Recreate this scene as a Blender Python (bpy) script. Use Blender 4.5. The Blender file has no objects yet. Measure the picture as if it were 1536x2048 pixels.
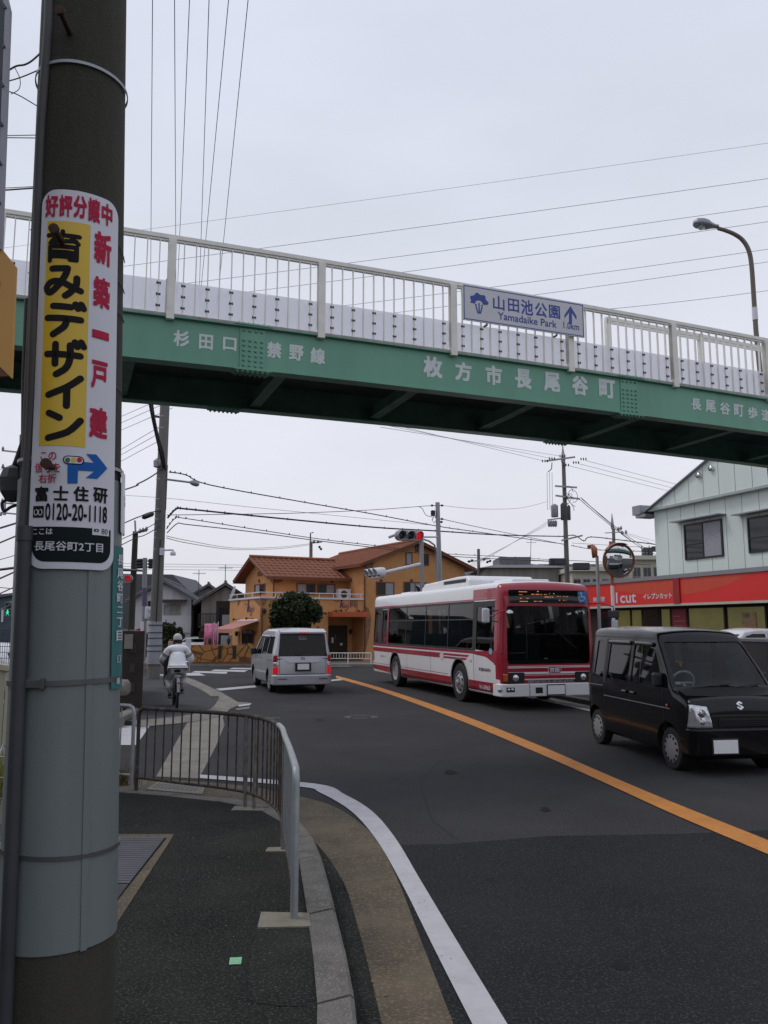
import bpy, bmesh, math, random
from mathutils import Vector, Matrix
from mathutils.bvhtree import BVHTree
import numpy as np
random.seed(7)
sc = bpy.context.scene
COL = sc.collection
# ------------------------------------------------------------ camera, light, exposure
F = 1620.0; PITCH = math.radians(8.0); CH = 1.88
cd = bpy.data.cameras.new('camera'); cam = bpy.data.objects.new('camera', cd); COL.objects.link(cam)
cam.location = (0, 0, CH); cam.rotation_euler = (math.radians(90) + PITCH, 0, 0)
cd.sensor_fit = 'VERTICAL'; cd.sensor_height = 36.0; cd.lens = F / 2048 * 36.0
cd.clip_start = 0.05; cd.clip_end = 5000
sc.camera = cam
sc.render.resolution_x = 768; sc.render.resolution_y = 1024
SUN_EL, SUN_AZ = math.radians(58), math.radians(-75)      # azimuth measured from +Y towards +X (high, from the left)
w = bpy.data.worlds.new('World'); sc.world = w; w.use_nodes = True
nt = w.node_tree; N = nt.nodes; L = nt.links
bg = N['Background']; bg.inputs['Strength'].default_value = 0.1
sky = N.new('ShaderNodeTexSky'); sky.sky_type = 'NISHITA'; sky.sun_disc = False
sky.sun_elevation = SUN_EL; sky.sun_rotation = SUN_AZ
tc = N.new('ShaderNodeTexCoord'); sep = N.new('ShaderNodeSeparateXYZ'); L.new(tc.outputs['Generated'], sep.inputs[0])
cr = N.new('ShaderNodeValToRGB'); L.new(sep.outputs['Z'], cr.inputs[0])
cr.color_ramp.elements[0].position = 0.0; cr.color_ramp.elements[0].color = (.725, .71, .765, 1)
cr.color_ramp.elements[1].position = 0.8; cr.color_ramp.elements[1].color = (.63, .68, .80, 1)
e = cr.color_ramp.elements.new(.3); e.color = (.715, .735, .815, 1)
mp = N.new('ShaderNodeMapping'); mp.inputs['Scale'].default_value = (1.6, 1.6, 4.5); L.new(tc.outputs['Generated'], mp.inputs[0])
nz = N.new('ShaderNodeTexNoise'); nz.inputs['Scale'].default_value = 1.1; nz.inputs['Detail'].default_value = 5; L.new(mp.outputs[0], nz.inputs['Vector'])
mr = N.new('ShaderNodeMapRange'); mr.inputs[1].default_value = .3; mr.inputs[2].default_value = .7; mr.inputs[3].default_value = 9.9; mr.inputs[4].default_value = 11.7; L.new(nz.outputs[0], mr.inputs[0])
vm = N.new('ShaderNodeVectorMath'); vm.operation = 'SCALE'; L.new(cr.outputs[0], vm.inputs[0]); L.new(mr.outputs[0], vm.inputs['Scale'])
mx = N.new('ShaderNodeMix'); mx.data_type = 'RGBA'; mx.inputs[0].default_value = 0.93
L.new(sky.outputs[0], mx.inputs[6]); L.new(vm.outputs[0], mx.inputs[7]); L.new(mx.outputs[2], bg.inputs[0])
sl = bpy.data.lights.new('sun', 'SUN'); sl.energy = 0.9; sl.angle = math.radians(14); sl.color = (1, .96, .9)
so = bpy.data.objects.new('sun', sl); COL.objects.link(so)
sd = Vector((math.sin(SUN_AZ) * math.cos(SUN_EL), math.cos(SUN_AZ) * math.cos(SUN_EL), math.sin(SUN_EL)))
so.rotation_euler = (-sd).to_track_quat('-Z', 'Y').to_euler(); so.location = (0, 0, 40)
sc.view_settings.view_transform = 'Standard'; sc.view_settings.look = 'None'; sc.view_settings.exposure = 0.0; sc.view_settings.gamma = 1
sc.cycles.max_bounces = 6; sc.cycles.transparent_max_bounces = 16

# ------------------------------------------------------------ pixel helpers (photograph pixels -> real places)
_c, _s = math.cos(PITCH), math.sin(PITCH)
def ray(px, py):
    u = (px - 768) / F; v = (1024 - py) / F
    return Vector((u, _c - v * _s, _s + v * _c))
def G(px, py, z=0.0):
    d = ray(px, py); t = (z - CH) / d.z
    return Vector((d.x * t, d.y * t, z))
def P(px, py, Y):
    d = ray(px, py); t = Y / d.y
    return Vector((d.x * t, Y, CH + d.z * t))

# ------------------------------------------------------------ materials
MATS = {}
def mat(name, rgb, rough=.6, metal=0., var=.12, scale=3., bump=0., bscale=40., spec=.5, speck=0., speckc=None, sscale=180., coat=0., streak=False):
    if name in MATS: return MATS[name]
    m = bpy.data.materials.new(name); m.use_nodes = True; t = m.node_tree; n = t.nodes; l = t.links
    b = n['Principled BSDF']
    b.inputs['Roughness'].default_value = rough; b.inputs['Metallic'].default_value = metal
    b.inputs['Specular IOR Level'].default_value = spec
    if coat: b.inputs['Coat Weight'].default_value = coat; b.inputs['Coat Roughness'].default_value = .03
    tc = n.new('ShaderNodeTexCoord'); src = tc.outputs['Object']
    if streak:
        mpp = n.new('ShaderNodeMapping'); mpp.inputs['Scale'].default_value = (1, 1, .12); l.new(src, mpp.inputs[0]); src = mpp.outputs[0]
    no = n.new('ShaderNodeTexNoise'); no.inputs['Scale'].default_value = scale; no.inputs['Detail'].default_value = 6; no.inputs['Roughness'].default_value = .65
    l.new(src, no.inputs['Vector'])
    r = n.new('ShaderNodeMapRange'); r.inputs[1].default_value = .3; r.inputs[2].default_value = .7
    r.inputs[3].default_value = 1 - var; r.inputs[4].default_value = 1 + var; l.new(no.outputs[0], r.inputs[0])
    v = n.new('ShaderNodeVectorMath'); v.operation = 'SCALE'; v.inputs[0].default_value = rgb; l.new(r.outputs[0], v.inputs['Scale'])
    out = v.outputs[0]
    if speck:
        n2 = n.new('ShaderNodeTexNoise'); n2.inputs['Scale'].default_value = sscale; n2.inputs['Detail'].default_value = 3; l.new(tc.outputs['Object'], n2.inputs['Vector'])
        r2 = n.new('ShaderNodeMapRange'); r2.inputs[1].default_value = .52; r2.inputs[2].default_value = .68; r2.inputs[4].default_value = speck; l.new(n2.outputs[0], r2.inputs[0])
        mi = n.new('ShaderNodeMix'); mi.data_type = 'RGBA'; l.new(r2.outputs[0], mi.inputs[0]); l.new(out, mi.inputs[6]); mi.inputs[7].default_value = (*(speckc or (.3, .3, .3)), 1)
        out = mi.outputs[2]
    l.new(out, b.inputs['Base Color'])
    if bump:
        n3 = n.new('ShaderNodeTexNoise'); n3.inputs['Scale'].default_value = bscale; n3.inputs['Detail'].default_value = 4; l.new(tc.outputs['Object'], n3.inputs['Vector'])
        bu = n.new('ShaderNodeBump'); bu.inputs['Strength'].default_value = bump; bu.inputs['Distance'].default_value = .01
        l.new(n3.outputs[0], bu.inputs['Height']); l.new(bu.outputs[0], b.inputs['Normal'])
    MATS[name] = m; return m
def emit(name, rgb, st=1.):
    if name in MATS: return MATS[name]
    m = mat(name, tuple(min(1, c) * .15 for c in rgb), .3, var=0)
    b = m.node_tree.nodes['Principled BSDF']; b.inputs['Emission Color'].default_value = (*rgb, 1); b.inputs['Emission Strength'].default_value = st
    return m
def glass(name, tint=(.35, .4, .4), rough=.02):
    m = bpy.data.materials.new(name); m.use_nodes = True; t = m.node_tree; n = t.nodes; l = t.links
    n.remove(n['Principled BSDF']); o = n['Material Output']
    tr = n.new('ShaderNodeBsdfTransparent'); tr.inputs[0].default_value = (*tint, 1)
    gl = n.new('ShaderNodeBsdfGlossy'); gl.inputs['Roughness'].default_value = rough; gl.inputs[0].default_value = (.9, .9, .9, 1)
    fr = n.new('ShaderNodeFresnel'); fr.inputs[0].default_value = 1.40
    mxx = n.new('ShaderNodeMixShader'); l.new(fr.outputs[0], mxx.inputs[0]); l.new(tr.outputs[0], mxx.inputs[1]); l.new(gl.outputs[0], mxx.inputs[2]); l.new(mxx.outputs[0], o.inputs[0])
    MATS[name] = m; return m

M = {}
M['asphalt'] = mat('asphalt', (.036, .0350, .0365), .9, var=.30, scale=.35, bump=.8, bscale=90, speck=.6, speckc=(.105, .103, .103), sscale=70, spec=.18)
M['walk'] = mat('sidewalk asphalt', (.019, .019, .017), .95, var=.5, scale=1.4, bump=1., bscale=90, speck=.75, speckc=(.085, .085, .078), sscale=75, spec=.12)
M['walkfar'] = mat('old asphalt', (.052, .052, .055), .9, var=.14, scale=1.1, bump=.5, bscale=110, speck=.3, speckc=(.13, .13, .13), sscale=120, spec=.25)
M['kerb'] = mat('kerb concrete', (.118, .108, .094), .9, var=.4, scale=2.6, bump=.6, bscale=60, speck=.5, speckc=(.30, .29, .27), sscale=90)
M['gutter'] = mat('gutter aggregate', (.092, .072, .047), .9, var=.5, scale=1.7, bump=1., bscale=75, speck=.8, speckc=(.21, .155, .09), sscale=55)
M['apron'] = mat('apron concrete', (.21, .19, .165), .9, var=.3, scale=2.2, bump=.5, bscale=50, speck=.5, speckc=(.10, .095, .085), sscale=40)
M['pathch'] = mat('footing concrete', (.20, .18, .14), .9, var=.2, scale=6, bump=.3, bscale=60)
M['wpaint'] = mat('white road paint', (.47, .455, .475), .7, var=.10, scale=3, bump=.2, bscale=120, speck=.25, speckc=(.30, .29, .29), sscale=9)
M['opaint'] = mat('orange road paint', (.52, .20, .035), .7, var=.15, scale=3, bump=.2, bscale=120, speck=.4, speckc=(.33, .12, .03), sscale=20)
M['green'] = mat('green bridge paint', (.135, .335, .235), .45, var=.13, scale=1.2, streak=True)
M['cream'] = mat('cream railing paint', (.78, .76, .70), .45, var=.08, scale=5)
M['steelgrey'] = mat('galvanised steel', (.33, .35, .36), .5, .5, var=.18, scale=7)
M['rust'] = mat('rusty steel pipe', (.062, .046, .038), .8, .2, var=.5, scale=9, speck=.5, speckc=(.17, .16, .155), sscale=14)
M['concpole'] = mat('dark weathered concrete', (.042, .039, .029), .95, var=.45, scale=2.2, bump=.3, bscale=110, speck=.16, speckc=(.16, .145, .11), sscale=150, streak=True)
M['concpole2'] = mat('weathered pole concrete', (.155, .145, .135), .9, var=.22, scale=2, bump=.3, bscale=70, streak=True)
M['sheet'] = mat('grey blue plastic sheet', (.158, .185, .182), .5, var=.2, scale=2.2, bump=.12, bscale=160, streak=True)
M['sheetlt'] = mat('pale grey plastic sheet', (.30, .31, .34), .5, var=.12, scale=2)
M['conduit'] = mat('grey conduit', (.040, .044, .050), .6, var=.2)
M['band'] = mat('steel band', (.12, .12, .12), .45, .6)
M['white'] = mat('white enamel', (.62, .62, .67), .4, var=.05)
M['yellow'] = mat('yellow print', (.66, .44, .03), .4, var=.04)
M['redprint'] = mat('red print', (.46, .022, .065), .7, var=.05, spec=.2)
M['blackprint'] = mat('black print', (.010, .009, .010), .7, var=.03, spec=.2)
M['blueprint'] = mat('blue print', (.015, .11, .40), .7, var=.04, spec=.2)
M['darkgreenprint'] = mat('dark green print', (.012, .018, .019), .85, var=.1, spec=.1)
M['teal'] = mat('teal enamel', (.03, .15, .15), .6, var=.06)
M['black'] = mat('black plastic', (.012, .012, .013), .45, var=.05)
M['rubber'] = mat('rubber', (.014, .014, .014), .75, var=.1, bump=.2)
M['wire'] = mat('black cable', (.018, .018, .020), .6, var=.05)
M['wiregrey'] = mat('grey conductor', (.30, .30, .33), .6, var=.05)
M['chrome'] = mat('chrome', (.6, .6, .62), .12, 1., var=.02)
M['silver'] = mat('silver car paint', (.50, .50, .54), .32, .45, var=.02, coat=.6)
M['blackcar'] = mat('black car paint', (.003, .003, .004), .2, 0, var=.02, coat=.25, spec=.25)
M['whitecar'] = mat('white car paint', (.68, .68, .70), .25, 0, var=.02, coat=.6)
M['navycar'] = mat('navy car paint', (.02, .022, .035), .2, 0, var=.02, coat=.6)
M['buswhite'] = mat('white bus paint', (.80, .79, .80), .28, 0, var=.04, coat=.4, streak=True)
M['busred'] = mat('crimson bus paint', (.36, .012, .034), .28, 0, var=.05, coat=.4)
M['interior'] = mat('dark interior', (.022, .023, .025), .8, var=.1)
M['seat'] = mat('seat fabric', (.05, .05, .055), .85, var=.1)
M['glassd'] = glass('dark tinted glass', (.05, .058, .06))
M['glassb'] = glass('bus window glass', (.16, .18, .19))
M['glassc'] = glass('clear glass', (.62, .70, .68))
M['winblack'] = mat('dark window pane', (.02, .022, .025), .06, 0, var=.1)
M['plate'] = mat('white licence plate', (.85, .85, .85), .4, var=.01)
M['redlens'] = mat('red lens', (.35, .01, .02), .15, var=.03)
M['redlit'] = emit('lit red lens', (.75, .010, .02), .5)
M['clearlens'] = mat('clear lens', (.62, .63, .66), .12, .7, var=.3, scale=16)
M['amber'] = mat('amber lens', (.5, .11, .02), .2, var=.03)
M['stucco'] = mat('orange stucco', (.54, .265, .105), .9, var=.14, scale=1.2, bump=.3, bscale=30)
M['stuccod'] = mat('brown trim', (.16, .055, .025), .7, var=.15)
M['tile'] = mat('terracotta tile', (.27, .095, .052), .8, var=.25, scale=6)
M['greytile'] = mat('grey kawara tile', (.13, .13, .14), .7, var=.3, scale=3)
M['oldwall'] = mat('pale stained plaster', (.52, .505, .53), .9, var=.2, scale=1.3, streak=True)
M['oldwall2'] = mat('grey stained plaster', (.25, .24, .225), .9, var=.3, scale=1.3, streak=True)
M['wood'] = mat('dark wood', (.035, .025, .02), .8, var=.3)
M['alu'] = mat('grey aluminium', (.27, .27, .29), .4, .5, var=.05)
M['metalwall'] = mat('pale green grey cladding', (.66, .72, .68), .55, var=.06, scale=.7, streak=True)
M['redsign'] = mat('red sign panel', (.72, .022, .018), .45, var=.06, scale=.6)
M['creamwall'] = mat('cream painted wall', (.50, .48, .40), .9, var=.1)
M['skin'] = mat('skin', (.45, .26, .19), .6, var=.05)
M['hair'] = mat('black hair', (.015, .012, .011), .7)
M['jacket'] = mat('white jacket fabric', (.84, .84, .88), .85, var=.05, bump=.5, bscale=25)
M['trouser'] = mat('pale grey trousers', (.50, .50, .49), .9, var=.12, bump=.6, bscale=20)
M['navy'] = mat('navy fabric', (.012, .014, .03), .85)
M['leaf'] = mat('dark leaves', (.022, .034, .012), .8, var=.6, scale=2.5, spec=.2)
M['grassdry'] = mat('dry grass', (.13, .09, .04), .9, var=.3)

# ------------------------------------------------------------ mesh building
def link(o): COL.objects.link(o); return o
def mesh_obj(name, verts, faces, mats, parent=None, smooth=0, mi=None, local=False):
    me = bpy.data.meshes.new(name)
    if parent is not None and not local:
        inv = parent.matrix_basis.inverted(); q = parent.parent
        if q is not None: inv = inv @ q.matrix_basis.inverted()
        verts = [inv @ Vector(v) for v in verts]
    me.from_pydata([tuple(v) for v in verts], [], faces); me.update()
    if not isinstance(mats, (list, tuple)): mats = [mats]
    for m in mats: me.materials.append(m)
    if mi and len(mats) > 1: me.polygons.foreach_set('material_index', mi)
    if smooth:
        me.polygons.foreach_set('use_smooth', [True] * len(me.polygons))
        try: me.set_sharp_from_angle(angle=math.radians(smooth if smooth > 1 else 40))
        except Exception: pass
    o = bpy.data.objects.new(name, me); link(o); o.parent = parent
    return o
class MB:
    def __init__(s): s.v = []; s.f = []; s.m = []
    def add(s, vs, fs, mi=0):
        b = len(s.v); s.v += [Vector(q) for q in vs]; s.f += [tuple(i + b for i in f) for f in fs]; s.m += [mi] * len(fs); return s
    def hexa(s, p, mi=0):
        return s.add(p, [(0, 3, 2, 1), (4, 5, 6, 7), (0, 1, 5, 4), (1, 2, 6, 5), (2, 3, 7, 6), (3, 0, 4, 7)], mi)
    def box(s, x0, x1, y0, y1, z0, z1, fr=None, mi=0):
        T = fr.W if fr else (lambda a, b, c: Vector((a, b, c)))
        return s.hexa([T(x0, y0, z0), T(x1, y0, z0), T(x1, y1, z0), T(x0, y1, z0), T(x0, y0, z1), T(x1, y0, z1), T(x1, y1, z1), T(x0, y1, z1)], mi)
    def tube(s, pts, r, n=8, cap=True, mi=0):
        pts = [Vector(p) for p in pts]; rs = r if isinstance(r, (list, tuple)) else [r] * len(pts)
        b = len(s.v); up0 = None
        for i, p in enumerate(pts):
            t = (pts[min(i + 1, len(pts) - 1)] - pts[max(i - 1, 0)]).normalized()
            if up0 is None:
                up0 = Vector((0, 0, 1)) if abs(t.z) < .9 else Vector((1, 0, 0))
            a = t.cross(up0).normalized(); c = a.cross(t).normalized(); up0 = c
            for k in range(n):
                q = 2 * math.pi * k / n
                s.v.append(p + (a * math.cos(q) + c * math.sin(q)) * rs[i])
        for i in range(len(pts) - 1):
            for k in range(n):
                s.f.append((b + i * n + k, b + (i + 1) * n + k, b + (i + 1) * n + (k + 1) % n, b + i * n + (k + 1) % n)); s.m.append(mi)
        if cap:
            s.f.append(tuple(b + k for k in range(n))); s.m.append(mi)
            e = b + (len(pts) - 1) * n; s.f.append(tuple(e + k for k in reversed(range(n)))); s.m.append(mi)
        return s
    def bar(s, p, q, w, h, mi=0, up=(0, 0, 1)):
        p = Vector(p); q = Vector(q); t = (q - p).normalized(); u = Vector(up)
        if abs(t.dot(u)) > .95: u = Vector((0, 1, 0))
        a = t.cross(u).normalized() * w / 2; c = a.cross(t).normalized() * h / 2
        return s.hexa([p - a - c, p + a - c, q + a - c, q - a - c, p - a + c, p + a + c, q + a + c, q - a + c], mi)
    def lathe(s, prof, org, axis=(0, 0, 1), n=24, mi=0):
        # prof: list of (r, h) along axis
        ax = Vector(axis).normalized(); a = ax.orthogonal().normalized(); c = ax.cross(a); org = Vector(org); b = len(s.v)
        for r, h in prof:
            for k in range(n):
                q = 2 * math.pi * k / n; s.v.append(org + ax * h + (a * math.cos(q) + c * math.sin(q)) * r)
        for i in range(len(prof) - 1):
            for k in range(n):
                s.f.append((b + i * n + k, b + i * n + (k + 1) % n, b + (i + 1) * n + (k + 1) % n, b + (i + 1) * n + k)); s.m.append(mi)
        for i, rev in ((0, True), (len(prof) - 1, False)):
            if prof[i][0] > 1e-5:
                ids = [b + i * n + k for k in range(n)]
                s.f.append(tuple(reversed(ids)) if rev else tuple(ids)); s.m.append(mi)
        return s
    def prism(s, poly, off, mi=0):
        # poly: 3D planar polygon; off: extrusion vector
        poly = [Vector(p) for p in poly]; off = Vector(off); n = len(poly)
        return s.add(poly + [p + off for p in poly], [tuple(range(n)), tuple(reversed(range(n, 2 * n)))] + [(i, (i + 1) % n, n + (i + 1) % n, n + i) for i in range(n)], mi)
    def build(s, name, mats, parent=None, smooth=0, local=False, fix=True, bevel=0):
        o = mesh_obj(name, s.v, s.f, mats, parent, smooth, s.m, local)
        if fix:
            bm = bmesh.new(); bm.from_mesh(o.data); bmesh.ops.recalc_face_normals(bm, faces=bm.faces); bm.to_mesh(o.data); bm.free()
            if smooth:
                try: o.data.set_sharp_from_angle(angle=math.radians(smooth if smooth > 1 else 40))
                except Exception: pass
        if bevel:
            b = o.modifiers.new('bevel', 'BEVEL'); b.width = bevel; b.segments = 2; b.limit_method = 'ANGLE'
        return o
class Fr:
    """local frame: s along dir, d towards the back (away from viewer side), z up"""
    def __init__(s, ox, oy, ang, oz=0):
        s.o = Vector((ox, oy, oz)); s.e1 = Vector((math.cos(ang), math.sin(ang), 0)); s.e2 = Vector((-math.sin(ang), math.cos(ang), 0)); s.ang = ang
    def W(s, a, d, z): return s.o + s.e1 * a + s.e2 * d + Vector((0, 0, z))
    def hit(s, px, py, d=0.):
        r = ray(px, py); C = Vector((0, 0, CH)); o = s.o + s.e2 * d
        t = (o - C).dot(s.e2) / r.dot(s.e2); q = C + r * t
        return (q - s.o).dot(s.e1), q.z - s.o.z
    def rect(s, x0, y0, x1, y1, d=0.):
        xm = (x0 + x1) / 2; ym = (y0 + y1) / 2
        return s.hit(x0, ym, d)[0], s.hit(x1, ym, d)[0], s.hit(xm, y1, d)[1], s.hit(xm, y0, d)[1]
def tag(o, label, cat, group=None, kind=None):
    o['label'] = label; o['category'] = cat
    if group: o['group'] = group
    if kind: o['kind'] = kind
    return o
def thing(name, loc, label, cat, group=None, rz=0.):
    o = bpy.data.objects.new(name, None); o.empty_display_size = .2; link(o)
    o.location = loc; o.rotation_euler = (0, 0, rz)
    o.matrix_basis = Matrix.Translation(Vector(loc)) @ Matrix.Rotation(rz, 4, 'Z')
    return tag(o, label, cat, group)
def struct(o, label=None, cat=None):
    o['kind'] = 'structure'
    if label: o['label'] = label; o['category'] = cat
    return o
def copy_thing(o, loc, rz, label=None, parent=None):
    c = o.copy(); link(c); c.parent = parent
    if parent is None:
        c.matrix_basis = Matrix.Translation(Vector(loc)) @ Matrix.Rotation(rz, 4, 'Z')
        if label: c['label'] = label
    for ch in o.children: copy_thing(ch, None, None, None, c)
    return c

# ------------------------------------------------------------ lettering
_tc = {}
def glyph(txt, bold=.0):
    k = (txt, bold)
    if k in _tc: return _tc[k]
    cu = bpy.data.curves.new('lettering', 'FONT'); cu.body = txt; cu.size = 1; cu.offset = bold; cu.resolution_u = 3
    o = bpy.data.objects.new('lettering', cu); link(o)
    dg = bpy.context.evaluated_depsgraph_get(); dg.update()
    me = o.evaluated_get(dg).to_mesh()
    vs = [(v.co.x, v.co.y) for v in me.vertices]; fs = [tuple(p.vertices) for p in me.polygons]
    o.to_mesh_clear() if hasattr(o, 'to_mesh_clear') else None
    bpy.data.objects.remove(o); bpy.data.curves.remove(cu)
    xs = [v[0] for v in vs] or [0, 1]; ys = [v[1] for v in vs] or [0, 1]
    x0, x1, y0, y1 = min(xs), max(xs), min(ys), max(ys)
    _tc[k] = ([((x - x0) / max(1e-6, x1 - x0), (y - y0) / max(1e-6, y1 - y0)) for x, y in vs], fs)
    return _tc[k]
def put_text(mb, txt, fn, x0, x1, y0, y1, bold=0., mi=0, nrm=None):
    """fn(x,y)->3D; glyph outlines stretched to the box; bold = share of the box height, by laying shifted copies just above each other"""
    vs, fs = glyph(txt, 0.)
    h = y1 - y0; n = max(1, len(txt) * .8); bx = bold * (x1 - x0) / n; by = bold * h; nrm = Vector(nrm) if nrm is not None else Vector((0, -1, 0))
    sh = [(0, 0)] if not bold else [(-bx, -by), (bx, -by), (-bx, by), (bx, by)]
    for k, (dx, dy) in enumerate(sh):
        mb.add([fn(x0 + bx + (x1 - x0 - 2 * bx) * u + dx, y0 + by + (h - 2 * by) * v + dy) + nrm * (.0003 * k) for u, v in vs], fs, mi)
def stroke(mb, pts, wdt, fn, mi=0, n=6):
    """round-ended brush stroke of width wdt in 2D space mapped by fn (one ribbon, nothing overlaps)"""
    pts = [Vector((p[0], p[1])) for p in pts]; h = wdt / 2; vs = []; fs = []; m = len(pts)
    for i, p in enumerate(pts):
        a = (p - pts[i - 1]).normalized() if i else None
        b = (pts[i + 1] - p).normalized() if i < m - 1 else None
        a = a or b; b = b or a; t = (a + b)
        t = t.normalized() if t.length > .1 else a
        nn = Vector((-t.y, t.x)); k = h / max(.45, abs(nn.dot(Vector((-a.y, a.x)))))
        vs += [p + nn * k, p - nn * k]
    fs += [(2 * i, 2 * i + 1, 2 * i + 3, 2 * i + 2) for i in range(m - 1)]
    for p, q, i in ((pts[0], pts[1], 0), (pts[-1], pts[-2], m - 1)):
        d = (p - q).normalized(); nn = Vector((-d.y, d.x)); k = len(vs)
        vs += [p + nn * h * math.cos(t * math.pi / n) + d * h * math.sin(t * math.pi / n) for t in range(n + 1)]
        fs.append(tuple(range(k, k + n + 1)))
    mb.add([fn(q.x, q.y) for q in vs], fs, mi)
def cat_rom(pts, sub=6):
    out = []
    for i in range(len(pts) - 1):
        p0 = Vector(pts[max(i - 1, 0)]); p1 = Vector(pts[i]); p2 = Vector(pts[i + 1]); p3 = Vector(pts[min(i + 2, len(pts) - 1)])
        for k in range(sub):
            t = k / sub
            out.append(.5 * ((2 * p1) + (p2 - p0) * t + (2 * p0 - 5 * p1 + 4 * p2 - p3) * t * t + (3 * p1 - p0 - 3 * p2 + p3) * t ** 3))
    out.append(Vector(pts[-1])); return out
def sheet(poly, z, name, m, smooth=0):
    """flat sheet from a 2D outline (may be concave)"""
    from mathutils.geometry import tessellate_polygon
    vs = [Vector((p[0], p[1], z)) for p in poly]
    tris = tessellate_polygon([vs]); tris = [t if (vs[t[1]] - vs[t[0]]).cross(vs[t[2]] - vs[t[0]]).z > 0 else tuple(reversed(t)) for t in tris]
    return mesh_obj(name, vs, [tuple(t) for t in tris], m)
def slab(poly, z0, z1, name, m):
    from mathutils.geometry import tessellate_polygon
    n = len(poly); vs = [Vector((p[0], p[1], z1)) for p in poly] + [Vector((p[0], p[1], z0)) for p in poly]
    tris = tessellate_polygon([vs[:n]]); tris = [tuple(t) if (vs[t[1]] - vs[t[0]]).cross(vs[t[2]] - vs[t[0]]).z > 0 else tuple(reversed(t)) for t in tris]
    o = mesh_obj(name, vs, tris + [(i, n + i, n + (i + 1) % n, (i + 1) % n) for i in range(n)], m)
    bm = bmesh.new(); bm.from_mesh(o.data); bmesh.ops.recalc_face_normals(bm, faces=bm.faces)
    if sum(f.normal.z for f in bm.faces if abs(f.normal.z) > .9) < 0: bmesh.ops.reverse_faces(bm, faces=bm.faces)
    bm.to_mesh(o.data); bm.free(); return o
def strip(a, b, z, name, m):
    """ribbon between two polylines of equal length"""
    n = len(a); vs = [Vector((p[0], p[1], z)) for p in a] + [Vector((p[0], p[1], z)) for p in b]
    o = mesh_obj(name, vs, [(i, i + 1, n + i + 1, n + i) for i in range(n - 1)], m)
    if o.data.polygons[0].normal.z < 0: o.data.flip_normals()
    return o
def offset_line(pts, d):
    out = []
    for i, p in enumerate(pts):
        t = (Vector(pts[min(i + 1, len(pts) - 1)]).xy - Vector(pts[max(i - 1, 0)]).xy).normalized()
        out.append(Vector((p[0] - t.y * d, p[1] + t.x * d)))
    return out
# ============================================================ THE SETTING
def V2(l): return [Vector(p) for p in l]
struct(sheet([(-900, -60), (900, -60), (900, 1500), (-900, 1500)], 0, 'road', M['asphalt']))
kerbO = V2([(.06, -8), (.02, 0), (-.04, 2.5)]) + cat_rom([(-.11, 3.9), (-.21, 4.73), (-.33, 5.55), (-.51, 6.73), (-.72, 7.6), (-1.02, 8.22), (-1.46, 8.6), (-2.05, 8.89), (-2.93, 9.2)], 4) + V2([(-4.5, 9.6), (-7, 10.2), (-14, 11.6)])
gutO = V2([(.92, -8), (.62, 0), (.47, 2.5)]) + cat_rom([(.33, 4.16), (.22, 5.21), (.12, 6.2), (-.01, 7.19), (-.18, 7.96), (-.51, 8.81), (-.92, 9.33), (-1.6, 9.92), (-2.4, 10.25)], 4) + V2([(-4.5, 10.7), (-7, 11.2), (-14, 12.5)])
kerbI = offset_line(kerbO, .18)
kerbO = [p.xy if len(p) > 2 else p for p in kerbO]
# near pavement: asphalt surface, kerb stones with joints, gutter
struct(slab([(p.x, p.y) for p in kerbI] + [(-14, -8)], -.05, .118, 'pavement', M['walk']))
def kerb_run(outer, inner, z, name, m, step=.6, lip=.02):
    """stones laid end to end along a line, with a chamfered outer edge and open joints"""
    mb = MB(); acc = 0
    def at_len(line, s):
        for i in range(len(line) - 1):
            l = (line[i + 1] - line[i]).length
            if s <= l: return line[i].lerp(line[i + 1], s / max(l, 1e-6))
            s -= l
        return line[-1]
    Lo = sum((outer[i + 1] - outer[i]).length for i in range(len(outer) - 1)); Li = sum((inner[i + 1] - inner[i]).length for i in range(len(inner) - 1))
    n = max(1, int(Lo / step)); g = .006 / Lo
    for i in range(n):
        u0, u1 = i / n + g, (i + 1) / n - g; dz = random.uniform(-.004, .004)
        o0, o1 = at_len(outer, u0 * Lo), at_len(outer, u1 * Lo); i0, i1 = at_len(inner, u0 * Li), at_len(inner, u1 * Li)
        c0, c1 = o0.lerp(i0, lip / .18), o1.lerp(i1, lip / .18); zz = z + dz
        mb.add([(o0.x, o0.y, -.03), (o1.x, o1.y, -.03), (o1.x, o1.y, zz - lip), (o0.x, o0.y, zz - lip), (c0.x, c0.y, zz), (c1.x, c1.y, zz), (i0.x, i0.y, zz), (i1.x, i1.y, zz), (i0.x, i0.y, -.03), (i1.x, i1.y, -.03)],
               [(0, 1, 2, 3), (3, 2, 5, 4), (4, 5, 7, 6), (6, 7, 9, 8), (0, 3, 4, 6, 8), (1, 9, 7, 5, 2)])
    return mb.build(name, m, fix=True)
struct(kerb_run([Vector(p) for p in kerbO], [Vector(p) for p in kerbI], .125, 'kerb', M['kerb']))
struct(strip(kerbO, gutO, .006, 'gutter', M['gutter']))
n_ = len(kerbO)
dirt = [kerbO[i].lerp(gutO[i].xy if len(gutO[i]) > 2 else gutO[i], .27 if kerbO[i].y < 6 else max(.05, .27 - .13 * (kerbO[i].y - 6))) for i in range(n_)]
struct(strip(kerbO, dirt, .010, 'gutter_channel', M['walk']))
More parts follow.
